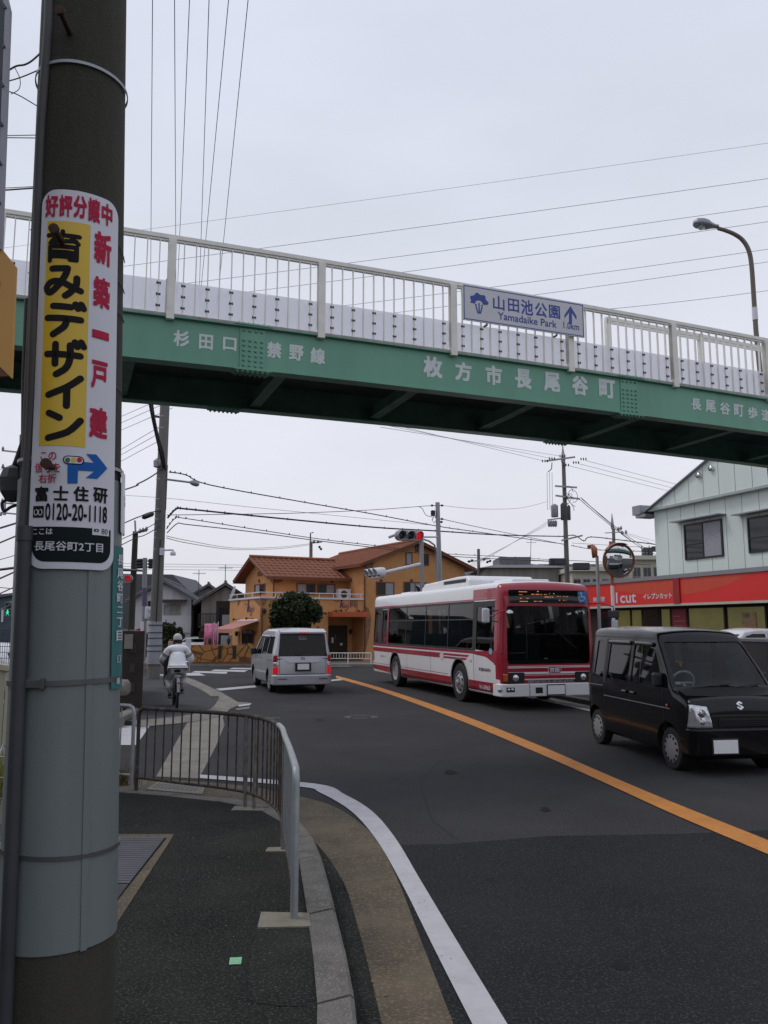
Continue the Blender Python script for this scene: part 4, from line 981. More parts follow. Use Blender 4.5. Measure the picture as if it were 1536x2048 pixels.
            mb.lathe([(rr * 1.0, wd * .36), (rr * .99, wd * .50), (rr * .92, wd * .50), (rr * .86, wd * .1), (rr * .6, wd * .02), (rr * .34, wd * .05), (rr * .30, wd * .35), (0, wd * .36)], o, ax, n=36); mb.build('rim', M['hubcap'], t, smooth=40, local=True)
        return t
    def bx(s, name, m, x0, x1, y0, y1, z0, z1, bev=.01, parent=None):
        mb = MB(); mb.box(x0, x1, y0, y1, z0, z1); o = mb.build(name, m, parent or s.root, local=True)
        if bev: b = o.modifiers.new('bevel', 'BEVEL'); b.width = bev; b.segments = 2
        return o
M['hubcap'] = mat('silver painted wheel', (.42, .42, .43), .35, .5, var=.05)
def quad(x0, x1, z0, z1): return [(x0, z0), (x1, z0), (x1, z1), (x0, z1)]
def rquad(x0, x1, z0, z1, r): return rrect(x0, x1, z0, z1, r, r, 4)

# ---------------------------------------------------------------- the bus
def C8(x, y): return (720 + x * .3255, 1000 + y * .3255)
bsp = dict(L=10.4, zt=[(0, 2.46), (.025, 2.62), (.07, 2.74), (.16, 2.83), (.35, 2.87), (.7, 2.885), (10.0, 2.885), (10.25, 2.86), (10.35, 2.80), (10.4, 2.70)],
           zb=[(0, .36), (.1, .30), (10.2, .33), (10.4, .50)], sub=[(0, .17), (.015, .125), (.05, .075), (.10, .04), (.2, .01), (.3, 0), (10.15, 0), (10.3, .03), (10.4, .10)],
           hw=[(.3, 1.205), (.6, 1.235), (1.1, 1.245), (1.3, 1.245), (2.9, 1.165)], rc=.13, rb=.04, crown=.05, n=14,
           st=[0, .015, .05, .10, .16, .25, .35, .7, 1.5, 3, 5, 7, 9, 9.8, 10.0, 10.15, 10.25, 10.35, 10.4])
bth = -.296; bb = Vector((math.sin(bth), math.cos(bth), 0)); bl = Vector((math.cos(bth), -math.sin(bth), 0))
bfr = Vector((2.595, 18.475, 0)); bc_ = bfr + bb * 5.2 + bl * 1.245
bus = Veh('city_bus', 'white and crimson city bus coming towards the camera in the opposite lane', 'bus', bsp, bc_, math.atan2(bb.x, -bb.y), M['buswhite'])
bus.body.data.materials.append(M['busred'])
for p in bus.body.data.polygons:
    if p.center.y > 4.99 and (p.center.z > .6 or p.center.y > 5.1): p.material_index = 1
for q in (bus.body,): pass
R_ = M['busred']
BS = lambda x, y, xx=1.235: bus.side(*C8(x, y), xx)
BE = lambda x, y, yy=5.17: bus.end(*C8(x, y), yy)
yw1, zw1 = BS(690, 905); yw0, zw0 = BS(170, 862); _, ztp = BS(690, 605, 1.2); zwb = 1.335; zwt = 2.43
def ysp(x, y=750): return BS(x, y)[0]
yr0, yr1 = ysp(66), ysp(124); yd0, yd1 = ysp(134), ysp(163); ya, yb_ = ysp(172), ysp(688); yc0, yc1 = ysp(708), ysp(822)
for a, b, z0, z1 in ((yr0, yr1, zwb, zwt), (yd0, yd1, zwb, zwt - .02), (ya, yb_, zwb, zwt)):
    bus.window(rquad(a, b, z0, z1, .04), 'x', 1, M['glassb'], 'side_window', both=True)
bus.window([(yc0, zwb - .02), (yc1 - .02, zwb - .06), (yc1 - .02, zwt - .1), (yc0, zwt - .1)], 'x', 1, M['glassb'], 'driver_window', both=True)
bus.window(rrect(-1.05, 1.05, 1.02, 2.33, .08, .08, 4), 'y', 1, M['glassc2'] if 'glassc2' in M else glass('windscreen glass', (.50, .56, .54)), 'windscreen', depth=.3)
bus.window(rrect(-.85, .85, 1.5, 2.4, .08, .08, 4), 'y', -1, M['glassd'], 'rear_window', depth=.3)
yf, yr_ = 5.2 - 2.42, 5.2 - 7.72
bus.arches((yf, yr_), .56, .50)
bus.finish([.16, .25, .35, .7, 1.5, 3, 5, 7, 9, 9.8, 10.15, 10.3], .62, .05)
# window posts, rails
for x in (279, 397, 536):
    y = ysp(x); bus.panel(quad(y - .022, y + .022, zwb - .01, zwt + .01), 'x', 1, -.004, 'window_post', M['black'])
for a, b in ((ya, ysp(279)), (ysp(279), ysp(397)), (ysp(397), ysp(536)), (ysp(536), yb_)): bus.panel(quad(a + .02, b - .02, 2.02, 2.055), 'x', 1, -.003, 'window_rail', M['black'])
for a, b in ((yr1 + .004, yd0 - .004), (yd1 + .004, ya - .004)): bus.panel(quad(a, b, zwb - .05, zwt + .05), 'x', 1, .004, 'window_frame', M['black'] if a < yd0 - .02 else R_)
for a, b in ((yr0 - .05, yd1 + .03), (ya - .04, yb_ + .05)):
    for z0, z1 in ((zwb - .055, zwb), (zwt, zwt + .05)): bus.panel(quad(a, b, z0, z1), 'x', 1, .0035, 'window_frame', M['black'])
bus.panel(quad(yb_ + .005, yc0 - .005, zwb - .05, zwt + .03), 'x', 1, .0035, 'window_frame', M['black'])
bus.panel(quad(yc0 - .004, yc1 + .0, zwt - .1, zwt + .03), 'x', 1, .004, 'window_frame', M['black'])
# paint scheme, right and left side
R_ = M['busred']; yF = 5.02
for sg in (1, -1):
    bus.panel(quad(-5.18, yF, zwt + .055, zwt + .095), 'x', sg, .004, 'red_line', R_)
    bus.panel(quad(-5.18, yc0 - .02, zwb - .12, zwb - .06), 'x', sg, .004, 'red_line', R_)
    bus.panel(quad(-5.16, 1.55, 1.04, 1.17), 'x', sg, .004, 'red_band', R_)
    bus.panel(quad(-5.16, 2.0, .635, .645), 'x', sg, .004, 'red_line', R_)
    for a, b in ((-5.1, yr_ - .57), (yr_ + .57, yf - .57), (yf + .57, yF + .02)): bus.panel(quad(a, b, .30 if a > -5 else .36, .585), 'x', sg, .004, 'red_skirt', R_)
    bus.panel([(yF - .02, 1.0), (yF + .0, zwb - .02), (yb_ + .06, zwb - .06), (yb_ + .06, 1.21), (yF - .55, 1.16)], 'x', sg, .0045, 'red_corner', R_)
    bus.panel([(yF - .42, .60), (yF - .02, .60), (yF - .02, 1.0), (yF - .12, .98), (yF - .10, .66), (yF - .3, .61)], 'x', sg, .0045, 'red_corner', R_) if False else None
    bus.panel(quad(3.62, 5.02, zwt + .1, 2.75), 'x', sg, .004, 'red_corner', R_)
    bus.panel(quad(yc1 - .01, 5.03, 1.0, zwt + .05), 'x', sg, .0045, 'red_pillar', R_)
# fleet mark, panel lines, lettering on the side
for z0, z1, d in ((1.12, 1.17, 0), (1.04, 1.09, .12)):
    bus.panel([(1.62 + d, z0), (3.35 - d * 1.2, z0), (3.43 - d * 1.2 + .03, z1), (1.62 + d - .05, z1)], 'x', 1, .0045, 'wing_mark', R_)
mk = BS(505, 957); bus.panel([(mk[0] + .15 * math.cos(t), mk[1] + .12 * math.sin(t)) for t in [k * math.pi / 8 for k in range(16)]], 'x', 1, .006, 'wing_roundel', M['creamprint'] if 'creamprint' in M else mat('cream print', (.60, .50, .40), .5))
bus.panel([(mk[0] + .12 * math.cos(t), mk[1] + .09 * math.sin(t)) for t in [k * math.pi / 8 for k in range(16)]], 'x', 1, .008, 'wing_roundel', M['white'])
def vline(v, y0, z0, y1, z1, wd=.012, m=None, sg=1, off=.005, name='panel_gap'):
    d = Vector((y1 - y0, z1 - z0)).normalized(); n_ = Vector((-d.y, d.x)) * wd / 2
    v.panel([(y0 - n_.x, z0 - n_.y), (y1 - n_.x, z1 - n_.y), (y1 + n_.x, z1 + n_.y), (y0 + n_.x, z0 + n_.y)], 'x', sg, off, name, m or M['black'])
yp0, yp1 = BS(290, 970)[0], BS(434, 970)[0]
for a in ((yp0, .50, yp0, 1.24), (yp1, .50, yp1, 1.24), (yp0, .50, yp1, .50), (yp0, 1.24, yp1, 1.24), (yb_ + .08, .34, yb_ + .08, 1.28)): vline(bus, *a)
yg = BS(82, 960)[0]; bus.panel(quad(yg - .12, yg + .16, .72, 1.02), 'x', 1, .005, 'side_grille', M['alu'])
for y_ in (BS(82, 1000)[0] - .05, BS(82, 1000)[0] + .12): bus.panel(quad(y_ - .05, y_ + .05, .46, .56), 'x', 1, .006, 'side_grille', M['black'])
q0, q1 = BS(735, 1040), BS(803, 1040); bus.text('KEIHAN', 'x', 1, q0[0], q1[0], .83, .90, M['blackprint'], bold=.03)
q0, q1 = BS(735, 1150), BS(797, 1150); bus.text('N-3963', 'x', 1, q0[0], q1[0], .41, .50, M['white'], bold=.06)
q0, q1 = BS(127, 950), BS(160, 950); bus.text('京阪バス', 'x', 1, q0[0], q1[0], .86, .92, M['blackprint'], bold=.0)
q0, q1 = BS(672, 980), BS(690, 980); bus.text('一般', 'x', 1, q0[0], q1[0], 1.0, 1.06, M['blackprint'], bold=.0)
bus.panel([(q[0], q[1]) for q in [(BS(806, 930)[0] + .1 * math.cos(t), BS(806, 930)[1] + .075 * math.sin(t)) for t in [k * .6283 for k in range(10)]]], 'x', 1, .008, 'round_sticker', mat('pale blue sticker', (.2, .38, .5), .5))
for x, y in ((280, 1055), (470, 1085)): c = BS(x, y); bus.panel(quad(c[0] - .02, c[0] + .02, c[1] - .02, c[1] + .02), 'x', 1, .008, 'side_marker', M['amber'])
# wheel arch rims
def arch_rim(v, y, zc, r, m, sg=1, w=.035, off=.006):
    mb = MB(); n = 20; vs = []
    a0 = -math.asin(min(1, (zc - .34) / r)) if zc > .34 else 0
    for k in range(n + 1):
        t = a0 + (math.pi - 2 * a0) * k / n
        for rr_ in (r, r + w): vs.append(v.cast(y + rr_ * math.cos(t), zc + rr_ * math.sin(t), 'x', sg, off))
    mb.add(vs, [(2 * k, 2 * k + 1, 2 * k + 3, 2 * k + 2) for k in range(n)]); mb.build('arch_trim', m, v.root, local=True)
for y in (yf, yr_): arch_rim(bus, y, .50, .56, M['alu'])
# front: destination display, stripes, lamps, bumper
bus.panel(quad(-1.06, 1.06, 2.365, 2.40), 'y', 1, .004, 'header', R_) if False else None
bus.panel(rrect(-1.02, .98, 2.40, 2.70, .05, .05, 4), 'y', 1, .009, 'destination_display', M['blackgloss'] if 'blackgloss' in M else mat('glossy black', (.008, .008, .009), .12), step=.05)
dsp = bpy.data.objects['destination_display']; led = emit('amber lamps', (1., .36, .12), .85)
mb = MB()
xr = lambda x: BE(x, 560)[0]
for x0, x1, z, dens in ((975, 1023, 2.655, 1), (975, 1023, 2.435, 1), (975, 995, 2.59, .7), (1045, 1140, 2.60, .55), (1085, 1095, 2.665, .8), (1130, 1180, 2.54, .9), (975, 1030, 2.505, .5), (1050, 1110, 2.44, .5), (1205, 1270, 2.555, .45), (1210, 1270, 2.47, .4), (1150, 1200, 2.62, .35)):
    a, b = sorted((xr(x0), xr(x1))); k = a
    while k < b:
        if random.random() < dens:
            p = bus.cast(k, z, 'y', 1, .012); mb.box(p.x - .006, p.x + .006, p.y, p.y + .002, p.z - .006, p.z + .006)
        k += .015
mb.build('lamp_dot', led, dsp, local=True)
a, b = sorted((xr(1336), xr(1390))); wb = bus.panel(rrect(a, b, 2.42, 2.68, .02, .02, 3), 'y', 1, .013, 'wheelchair_sticker', mat('blue sticker', (.03, .16, .42), .4))
mb = MB(); cx = (a + b) / 2; w_ = (b - a); fn = lambda x, y: bus.cast(cx - x, 2.55 + y, 'y', 1, .017)
stroke(mb, [(-.03, .06), (-.03, 0), (.04, 0), (.055, -.06)], .018, fn); stroke(mb, [(-.05 + .06 * math.cos(t), -.04 + .055 * math.sin(t)) for t in [2.2 + k * .4 for k in range(10)]], .014, fn); mb.add([fn(-.03 + .02 * math.cos(t), .09 + .02 * math.sin(t)) for t in [k * .785 for k in range(8)]], [tuple(range(8))])
mb.build('wheelchair_mark', M['white'], wb, local=True)
for z0, z1 in ((.932, .952), (.966, .98), (.797, .843), (.768, .778), (.665, .69)): bus.panel(quad(-1.05, 1.05, z0, z1), 'y', 1, .004, 'white_band', M['buswhite'], step=.04)
bus.panel(quad(-.62, .55, .60, .672), 'y', 1, .007, 'text_strip', M['alu']); x0, x1 = BE(1060, 1097)[0], BE(1318, 1097)[0]
bus.text('ノンステップバス', 'y', 1, x0, x1, .607, .665, M['blackprint'], bold=.03, off=.011)
ex, ez = BE(1190, 1013)
bus.panel(rrect(ex - .17, ex + .17, .80, .97, .05, .05, 5), 'y', 1, .007, 'emblem_plate', M['white']); bus.panel(rrect(ex - .158, ex + .158, .812, .958, .045, .045, 5), 'y', 1, .0095, 'emblem_plate', R_)
bus.text('京阪', 'y', 1, ex + .13, ex - .13, .83, .94, M['white'], bold=.04, off=.0125)
for sg in (1, -1):
    u = sorted((sg * 1.16, sg * .64)); hl = bus.panel(rquad(u[0], u[1], .60, .835, .03), 'y', 1, .010, 'headlight', M['black'], step=.04)
    for cx, r in ((sg * .86, .075),):
        mb = MB(); c = bus.cast(cx, .715, 'y', 1, .008); mb.lathe([(r, -.01), (r * .98, .012), (r * .8, .02), (0, .026)], c, (0, 1, 0), n=22); mb.build('lamp', M['clearlens'], hl, smooth=60, local=True)
    u = sorted((sg * 1.15, sg * 1.06)); bus.panel(quad(u[0], u[1], .635, .81), 'y', 1, .022, 'turn_signal', M['amber'], hl, step=.03, thick=.01)
# bumper: rounded bar wrapping the corners
def wrap_bar(v, x_half, yfront, z0, z1, depth_side, r, name, m, sgn=1, bev=.02, parent=None):
    path = [(-x_half, yfront - sgn * depth_side)] + [(-x_half + r - r * math.cos(t), yfront - sgn * (r - r * math.sin(t))) for t in [math.pi / 2 * k / 6 for k in range(7)]] + [(x_half - r + r * math.sin(t), yfront - sgn * (r - r * math.cos(t))) for t in [math.pi / 2 * k / 6 for k in range(7)]] + [(x_half, yfront - sgn * depth_side)]
    mb = MB(); n = len(path); vs = []
    for i, (x, y) in enumerate(path):
        a = Vector(path[max(i - 1, 0)]); b = Vector(path[min(i + 1, n - 1)]); t = (b - a).normalized(); nn = Vector((t.y, -t.x)) * sgn * .08
        vs += [(x, y, z0), (x, y, z1), (x + nn.x, y + nn.y, z1), (x + nn.x, y + nn.y, z0)]
    mb.add(vs, [(0, 1, 2, 3), tuple(4 * (n - 1) + i for i in (3, 2, 1, 0))] + [(4 * k + i, 4 * k + 4 + i, 4 * k + 4 + (i + 1) % 4, 4 * k + (i + 1) % 4) for k in range(n - 1) for i in range(4)])
    o = mb.build(name, m, parent or v.root, smooth=40, local=True); b = o.modifiers.new('bevel', 'BEVEL'); b.width = bev; b.segments = 3; b.limit_method = 'ANGLE'; b.angle_limit = math.radians(60); return o
bmp = wrap_bar(bus, 1.235, 5.235, .30, .585, .45, .16, 'bumper', M['buswhite'])
for x0, x1 in ((845, 868),): pass
xa = BE(1035, 1160)[0]
mb = MB(); mb.box(xa - .006, xa + .006, 5.1, 5.238, .305, .58); mb.build('bumper_gap', M['black'], bmp, local=True)
mb = MB(); x_, z_ = BE(918, 1163); mb.box(x_ - .10, x_ + .10, 5.2, 5.240, .41, .51); x_, z_ = BE(1093, 1165); mb.box(x_ - .09, x_ + .09, 5.2, 5.240, .37, .50); mb.build('fog_light', M['black'], bmp, local=True)
mb = MB(); x_, z_ = BE(918, 1163)
for d in (-.045, .045): mb.lathe([(.035, 0), (.03, .006), (0, .008)], (x_ + d, 5.240, .46), (0, 1, 0), n=12)
x_, z_ = BE(855, 1160); mb.lathe([(.06, 0), (.055, .006), (0, .009)], (x_, 5.225, .46), (0, 1, 0), n=16); mb.build('fog_lens', M['clearlens'], bmp, smooth=50, local=True)
pl = BE(1206, 1170, 5.25)
bus.bx('licence_plate', M['black'], pl[0] - .235, pl[0] + .235, 5.245, 5.256, .315, .565, .004); bus.bx('licence_plate', M['plate'], pl[0] - .215, pl[0] + .215, 5.2565, 5.262, .34, .54, .004)
# wipers, mirrors
mb = MB()
for a, b in (((1210, 815), (1325, 915)), ((845, 945), (1010, 938))):
    p, q = BE(*a), BE(*b); mb.tube([bus.cast(p[0], p[1], 'y', 1, .03), bus.cast(q[0], q[1], 'y', 1, .03)], .010, n=6)
mb.build('wiper', M['black'], bus.root, local=True)
ym = 5.30
p = [Vector((BE(*q, ym)[0], ym, BE(*q, ym)[1])) for q in ((822, 712), (850, 690), (890, 678), (912, 683))]
mb = MB(); mb.tube([Vector((p[0].x + .02, 5.02, p[0].z))] + cat_rom(p, 4), .014, n=8); arm = mb.build('mirror_arm', R_, bus.root, smooth=50, local=True)
mb = MB(); mb.lathe([(0, -.025), (.08, -.01), (.085, 0), (.05, .035), (0, .05)], p[-1] + Vector((-.03, 0, -.02)), (.1, .35, 1), n=18); mb.build('mirror', M['white'], arm, smooth=60, local=True)
q0, q1 = BE(757, 755, 5.2), BE(800, 665, 5.2); bus.bx('side_mirror', M['white'], q1[0], q0[0], 5.10, 5.19, q0[1], q1[1], .035)
mb = MB(); mb.tube([(q1[0], 5.15, q1[1] - .06), (1.20, 5.10, q1[1] - .05)], .014, n=8); mb.tube([(q1[0] - .02, 5.15, q0[1] + .05), (1.21, 5.10, q0[1] + .02)], .01, n=8); mb.build('mirror_arm', M['black'], bus.root, local=True)
# far side mirror
Z_ = 2.28; mb = MB(); mb.tube([(-1.15, 5.0, Z_ + .12), (-1.35, 5.28, Z_ + .13), (-1.62, 5.36, Z_ + .05), (-1.66, 5.36, Z_ - .15)], .016, n=8); arm = mb.build('mirror_arm', R_, bus.root, smooth=50, local=True)
bus.bx('side_mirror', M['conduit'], -1.78, -1.50, 5.30, 5.38, Z_ - .22, Z_ - .04, .03); bus.bx('side_mirror', M['white'], -1.74, -1.58, 5.30, 5.38, Z_ - .66, Z_ - .26, .03)
# roof units
def loft_box(v, x0, x1, pts, z0, name, m, bev=.05, parent=None):
    """pts: (y, z_top) profile"""
    mb = MB(); pr = [(pts[0][0], z0)] + pts + [(pts[-1][0], z0)]; mb.prism([(x0, y, z) for y, z in pr], (x1 - x0, 0, 0)); o = mb.build(name, m, parent or v.root, local=True)
    b = o.modifiers.new('bevel', 'BEVEL'); b.width = bev; b.segments = 3; b.limit_method = 'ANGLE'; return o
ac = loft_box(bus, -.95, .92, [(-.9, 2.98), (-.6, 3.10), (1.9, 3.18), (2.6, 3.17), (2.75, 3.05)], 2.86, 'roof_unit', M['buswhite'])
bus.bx('vent', M['black'], -.85, .925, .95, 2.55, 3.0, 3.10, .01, ac)
bus.bx('roof_hatch', M['buswhite'], -.5, .5, 3.3, 4.4, 2.88, 3.0, .04); bus.bx('roof_hatch', M['buswhite'], -.5, .5, -4.2, -3.2, 2.88, 2.99, .04)
# interior: seats, rails, floor already hollow
for i in range(7):
    for sx in (-.75, .72):
        y = 3.0 - i * 1.05
        mb = MB(); mb.box(sx - .4, sx + .4, y - .42, y, .9, 1.02); mb.box(sx - .4, sx + .4, y - .50, y - .40, .95, 1.62); o = mb.build('seat', M['seat'], bus.root, local=True); b = o.modifiers.new('b', 'BEVEL'); b.width = .03; b.segments = 2
bus.bx('driver_seat', M['seat'], .45, .95, 3.75, 3.9, .8, 1.7, .05); bus.bx('dashboard', M['black'], -1.1, 1.1, 4.75, 5.0, .65, 1.12, .05)
mb = MB(); c = Vector((.68, 4.62, 1.2)); mb.tube([c + Vector((.22 * math.cos(t), .22 * math.sin(t) * .5, .22 * math.sin(t) * .6)) for t in [k * math.pi / 10 for k in range(21)]], .014, n=6, cap=False); mb.tube([c, c + Vector((0, .2, -.3))], .02, n=6); mb.build('steering_wheel', M['black'], bus.root, local=True)
mb = MB()
for y in (3.4, 1.2, -1.0, -3.0): mb.tube([(-.35, y, .65), (-.35, y, 2.8)], .016, n=6); mb.tube([(.35, y, .65), (.35, y, 2.8)], .016, n=6)
mb.build('handrail', M['amber'] if False else M['alu'], bus.root, local=True)
for y, st_ in ((yf, 'bus'), (yr_, 'dish')):
    for sg in (1, -1): bus.wheel(sg * 1.235, y, .475, .27, st_, .60)
bus.bx('chassis', M['black'], -.95, .95, -4.8, 4.6, .28, .45, .02)

# ---------------------------------------------------------------- the black kei van
def CK(x, y): return (1136 + x * .2604, 1200 + y * .2604)
ksp = dict(L=3.395, zt=[(0, .70), (.02, .82), (.05, .90), (.10, .945), (.18, .97), (.42, 1.05), (.46, 1.085), (.62, 1.30), (.80, 1.51), (.93, 1.655), (.965, 1.70), (1.0, 1.74), (1.05, 1.775), (1.15, 1.80), (1.6, 1.83), (3.1, 1.84), (3.25, 1.82), (3.34, 1.76), (3.395, 1.62)],
           zb=[(0, .26), (.1, .20), (3.2, .22), (3.395, .34)], sub=[(0, .15), (.015, .10), (.05, .05), (.10, .025), (.2, .006), (.4, 0), (3.1, 0), (3.3, .02), (3.395, .09)],
           hw=[(.2, .70), (.45, .735), (.95, .735), (1.1, .725), (1.70, .625), (1.84, .60)], rc=.10, rb=.05, crown=.035, n=14,
           st=[0, .015, .05, .10, .18, .30, .42, .46, .54, .62, .70, .80, .88, .93, .965, 1.0, 1.05, 1.15, 1.35, 1.6, 2.2, 2.8, 3.1, 3.25, 3.34, 3.395])
kth = -.148; kb_ = Vector((math.sin(kth), math.cos(kth), 0)); kl = Vector((math.cos(kth), -math.sin(kth), 0)); kfr = Vector((3.86, 10.47, 0))
kei = Veh('kei_van', 'small boxy black van with its sliding side windows, nearest vehicle on the right', 'van', ksp, kfr + kb_ * 1.6975 + kl * .7375, math.atan2(kb_.x, -kb_.y), M['blackcar'])
KS = lambda x, y, xx=.69: kei.side(*CK(x, y), xx)
KE = lambda x, y, yy=1.6: kei.end(*CK(x, y), yy)
kei.window([(-1.33, 1.12), (-.98, 1.06), (-.96, 1.64), (-1.30, 1.64)], 'x', 1, M['glassk'] if 'glassk' in M else glass('smoked glass', (.14, .155, .16)), 'side_window', both=True)
kei.window([(-.84, 1.07), (-.08, 1.07), (-.06, 1.62), (-.82, 1.63)], 'x', 1, MATS['smoked glass'], 'side_window', both=True)
kei.window([(.00, 1.07), (.98, 1.05), (.97, 1.13), (.66, 1.58), (.62, 1.62), (.02, 1.62)], 'x', 1, glass('pale glass', (.45, .50, .49)), 'side_window', both=True)
kei.window([(-.66, 1.085), (.66, 1.085), (.585, 1.63), (.54, 1.66), (-.54, 1.66), (-.585, 1.63)], 'y', 1, glass('kei windscreen glass', (.62, .72, .68)), 'windscreen', depth=1.1)
kei.window(rrect(-.56, .56, 1.10, 1.62, .06, .06, 4), 'y', -1, MATS['smoked glass'], 'rear_window', depth=.25)
kyf, kyr = 1.6975 - .60, 1.6975 - 3.0
kei.arches((kyf, kyr), .335, .285)
kei.finish([.50, .62, .70, .80, .88, .93, .965, 1.0, 1.05, 1.15, 1.6, 2.2, 2.8, 3.1, 3.25], .45, .04)
for sg in (1, -1):
    for y in (kyf, kyr): kei.wheel(sg * .70, y, .272, .155, 'cap', .68)
    kei.panel([(-1.6, .935), (-.95, .945), (-.95, .96), (-1.6, .95)], 'x', sg, .012, 'slide_rail', M['alu'])
    vline(kei, -.93, .80, 1.18, .795, .012, M['steelgrey'], sg, .006, 'side_moulding')
    for y in (-.90, -.02, 1.0): vline(kei, y, .28, y, 1.05, .008, M['black'], sg, .004)
    for y in (-.17, .10):
        kei.panel(rquad(y - .075, y + .075, .895, .935, .015), 'x', sg, .010, 'door_handle', M['blackcar'], thick=.015)
    c = (1.12, .83); kei.panel([(c[0] + .03 * math.cos(t), c[1] + .02 * math.sin(t)) for t in [k * .785 for k in range(8)]], 'x', sg, .01, 'side_repeater', M['amber'], thick=.008)
    # roof seam and drip rail, window visors
    vline(kei, -1.5, 1.715, .62, 1.70, .014, M['black'], sg, .006, 'roof_seam')
    kei.panel([(-.86, 1.60), (-.06, 1.60), (-.06, 1.66), (-.86, 1.66)], 'x', sg, .02, 'window_visor', M['blackgloss2'] if 'blackgloss2' in M else mat('smoked acrylic', (.02, .02, .022), .08), thick=.004)
    kei.panel([(.0, 1.60), (.60, 1.59), (.66, 1.62), (.60, 1.65), (.0, 1.66)], 'x', sg, .02, 'window_visor', MATS['smoked acrylic'], thick=.004)
    kei.panel([(-.955, 1.0), (-.86, 1.0), (-.86, 1.68), (-.95, 1.68)], 'x', sg, .004, 'door_pillar', M['black'])
    vline(kei, .28, 1.075, .28, 1.60, .02, M['black'], sg, -.002, 'window_post')
    # headlight
    pts = [(sg * .715, .60), (sg * .45, .605), (sg * .46, .66), (sg * .50, .86), (sg * .70, .885)]
    if sg < 0: pts = pts[::-1]
    hl = kei.panel(pts, 'y', 1, .008, 'headlight', M['clearlens'], step=.03, thick=.012)
    mb = MB(); c = kei.cast(sg * .58, .78, 'y', 1, .022); mb.lathe([(.055, -.01), (.05, .006), (.02, .012), (0, .014)], c, (0, 1, 0), n=18); c = kei.cast(sg * .58, .67, 'y', 1, .022); mb.lathe([(.035, -.01), (.03, .006), (0, .01)], c, (0, 1, 0), n=14); mb.build('bulb', M['chrome'], hl, smooth=60, local=True)
    pts = [(sg * .70, .655), (sg * .60, .655), (sg * .60, .668), (sg * .70, .668)]; kei.panel(pts if sg > 0 else pts[::-1], 'y', 1, .024, 'divider', M['alu'], hl)
    # mirror
    x0, x1 = sorted((sg * .70, sg * .83)); kei.bx('mirror', M['black'], x0, x1, .86, .98, 1.06, 1.25, .03)
kei.panel(rquad(-.36, .36, .62, .72, .03), 'y', 1, .008, 'grille', M['rubber'])
mb = MB()
for z in (.645, .67, .695): p, q = kei.cast(-.34, z, 'y', 1, .014), kei.cast(.34, z, 'y', 1, .014); mb.bar(p, q, .012, .010)
mb.build('grille_bar', M['black'], kei.root, local=True)
vl = lambda z, x0, x1, m, w=.012, nm='front_gap': kei.panel(quad(x0, x1, z, z + w), 'y', 1, .006, nm, m, step=.05)
vl(.745, -.45, .45, M['black']); vl(.585, -.70, .70, M['black']); vl(.40, -.6, .6, M['conduit'], .006); vl(.50, -.5, .5, M['rubber'], .05, 'lower_grille')
kei.panel(rquad(-.5, .5, .44, .56, .03), 'y', 1, .004, 'lower_grille', M['rubber'])
wrap_bar(kei, .722, 1.712, .24, .595, .36, .15, 'bumper', M['blackcar'], bev=.03)
kei.panel(quad(-.62, .62, .965, .985), 'y', 1, .006, 'bonnet_gap', M['black']) if False else None
ex, ez = KE(1293, 808); mb = MB(); fn = lambda x, y: kei.cast(ex - x, ez + y, 'y', 1, .012)
S_ = [(.055, .045), (.0, .075), (-.055, .04), (-.055, .025), (.02, -.018), (.0, -.03), (-.04, -.01), (-.058, -.022), (0, -.065), (.058, -.03), (.058, -.015), (-.018, .028), (0, .04), (.035, .025)]
mb.add([fn(x * .78, y * .78) for x, y in S_], [tuple(range(len(S_)))]); o = mb.build('emblem', M['chrome'], kei.root, local=True); md = o.modifiers.new('t', 'SOLIDIFY'); md.thickness = .006
pl = KE(1219, 1170, 1.74); kei.bx('licence_plate', M['black'], pl[0] - .185, pl[0] + .185, 1.715, 1.728, .27, .475, .004); kei.bx('licence_plate', M['plate'], pl[0] - .165, pl[0] + .165, 1.7285, 1.735, .29, .455, .004)
mb = MB()
for a, b in (((940, 620), (1225, 602)), ((1235, 625), (1450, 600))):
    p, q = KE(*a, 1.25), KE(*b, 1.2); mb.tube([kei.cast(p[0], 1.07, 'y', 1, .02), kei.cast(q[0], 1.12, 'y', 1, .025)], .009, n=6)
mb.build('wiper', M['black'], kei.root, local=True)
mb = MB(); kei.panel(quad(-.70, .70, .985, 1.075), 'y', 1, .006, 'cowl', M['black'], step=.05)
# interior
kei.bx('dashboard', mat('grey dashboard', (.10, .11, .11), .8), -.64, .64, .92, 1.16, .75, 1.06, .05)
for sx in (-.33, .33):
    mb = MB(); mb.box(sx - .23, sx + .23, .05, .5, .75, .88); mb.box(sx - .22, sx + .22, -.05, .07, .8, 1.35); mb.box(sx - .12, sx + .12, -.04, .05, 1.36, 1.55); o = mb.build('seat', M['seat'], kei.root, local=True); b = o.modifiers.new('b', 'BEVEL'); b.width = .04; b.segments = 3
mb = MB(); c = Vector((.33, .78, 1.10)); mb.tube([c + Vector((.175 * math.cos(t), .175 * math.sin(t) * .35, .175 * math.sin(t) * .9)) for t in [k * math.pi / 12 for k in range(25)]], .016, n=8, cap=False); mb.tube([c + Vector((-.17, 0, 0)), c + Vector((.17, 0, 0))], .014, n=6); mb.tube([c, c + Vector((0, .25, -.12))], .02, n=6); mb.build('steering_wheel', mat('pale grey plastic', (.40, .40, .38), .6), kei.root, local=True, smooth=50)
kei.bx('inside_mirror', M['black'], -.1, .12, .70, .73, 1.52, 1.58, .01); kei.bx('windscreen_sticker', M['white'], .47, .56, .99, 1.005, 1.095, 1.13, 0)
kei.bx('rear_seat', M['seat'], -.6, .6, -1.1, -.95, .75, 1.3, .05); kei.bx('chassis', M['black'], -.6, .6, -1.5, 1.5, .2, .35, .02)

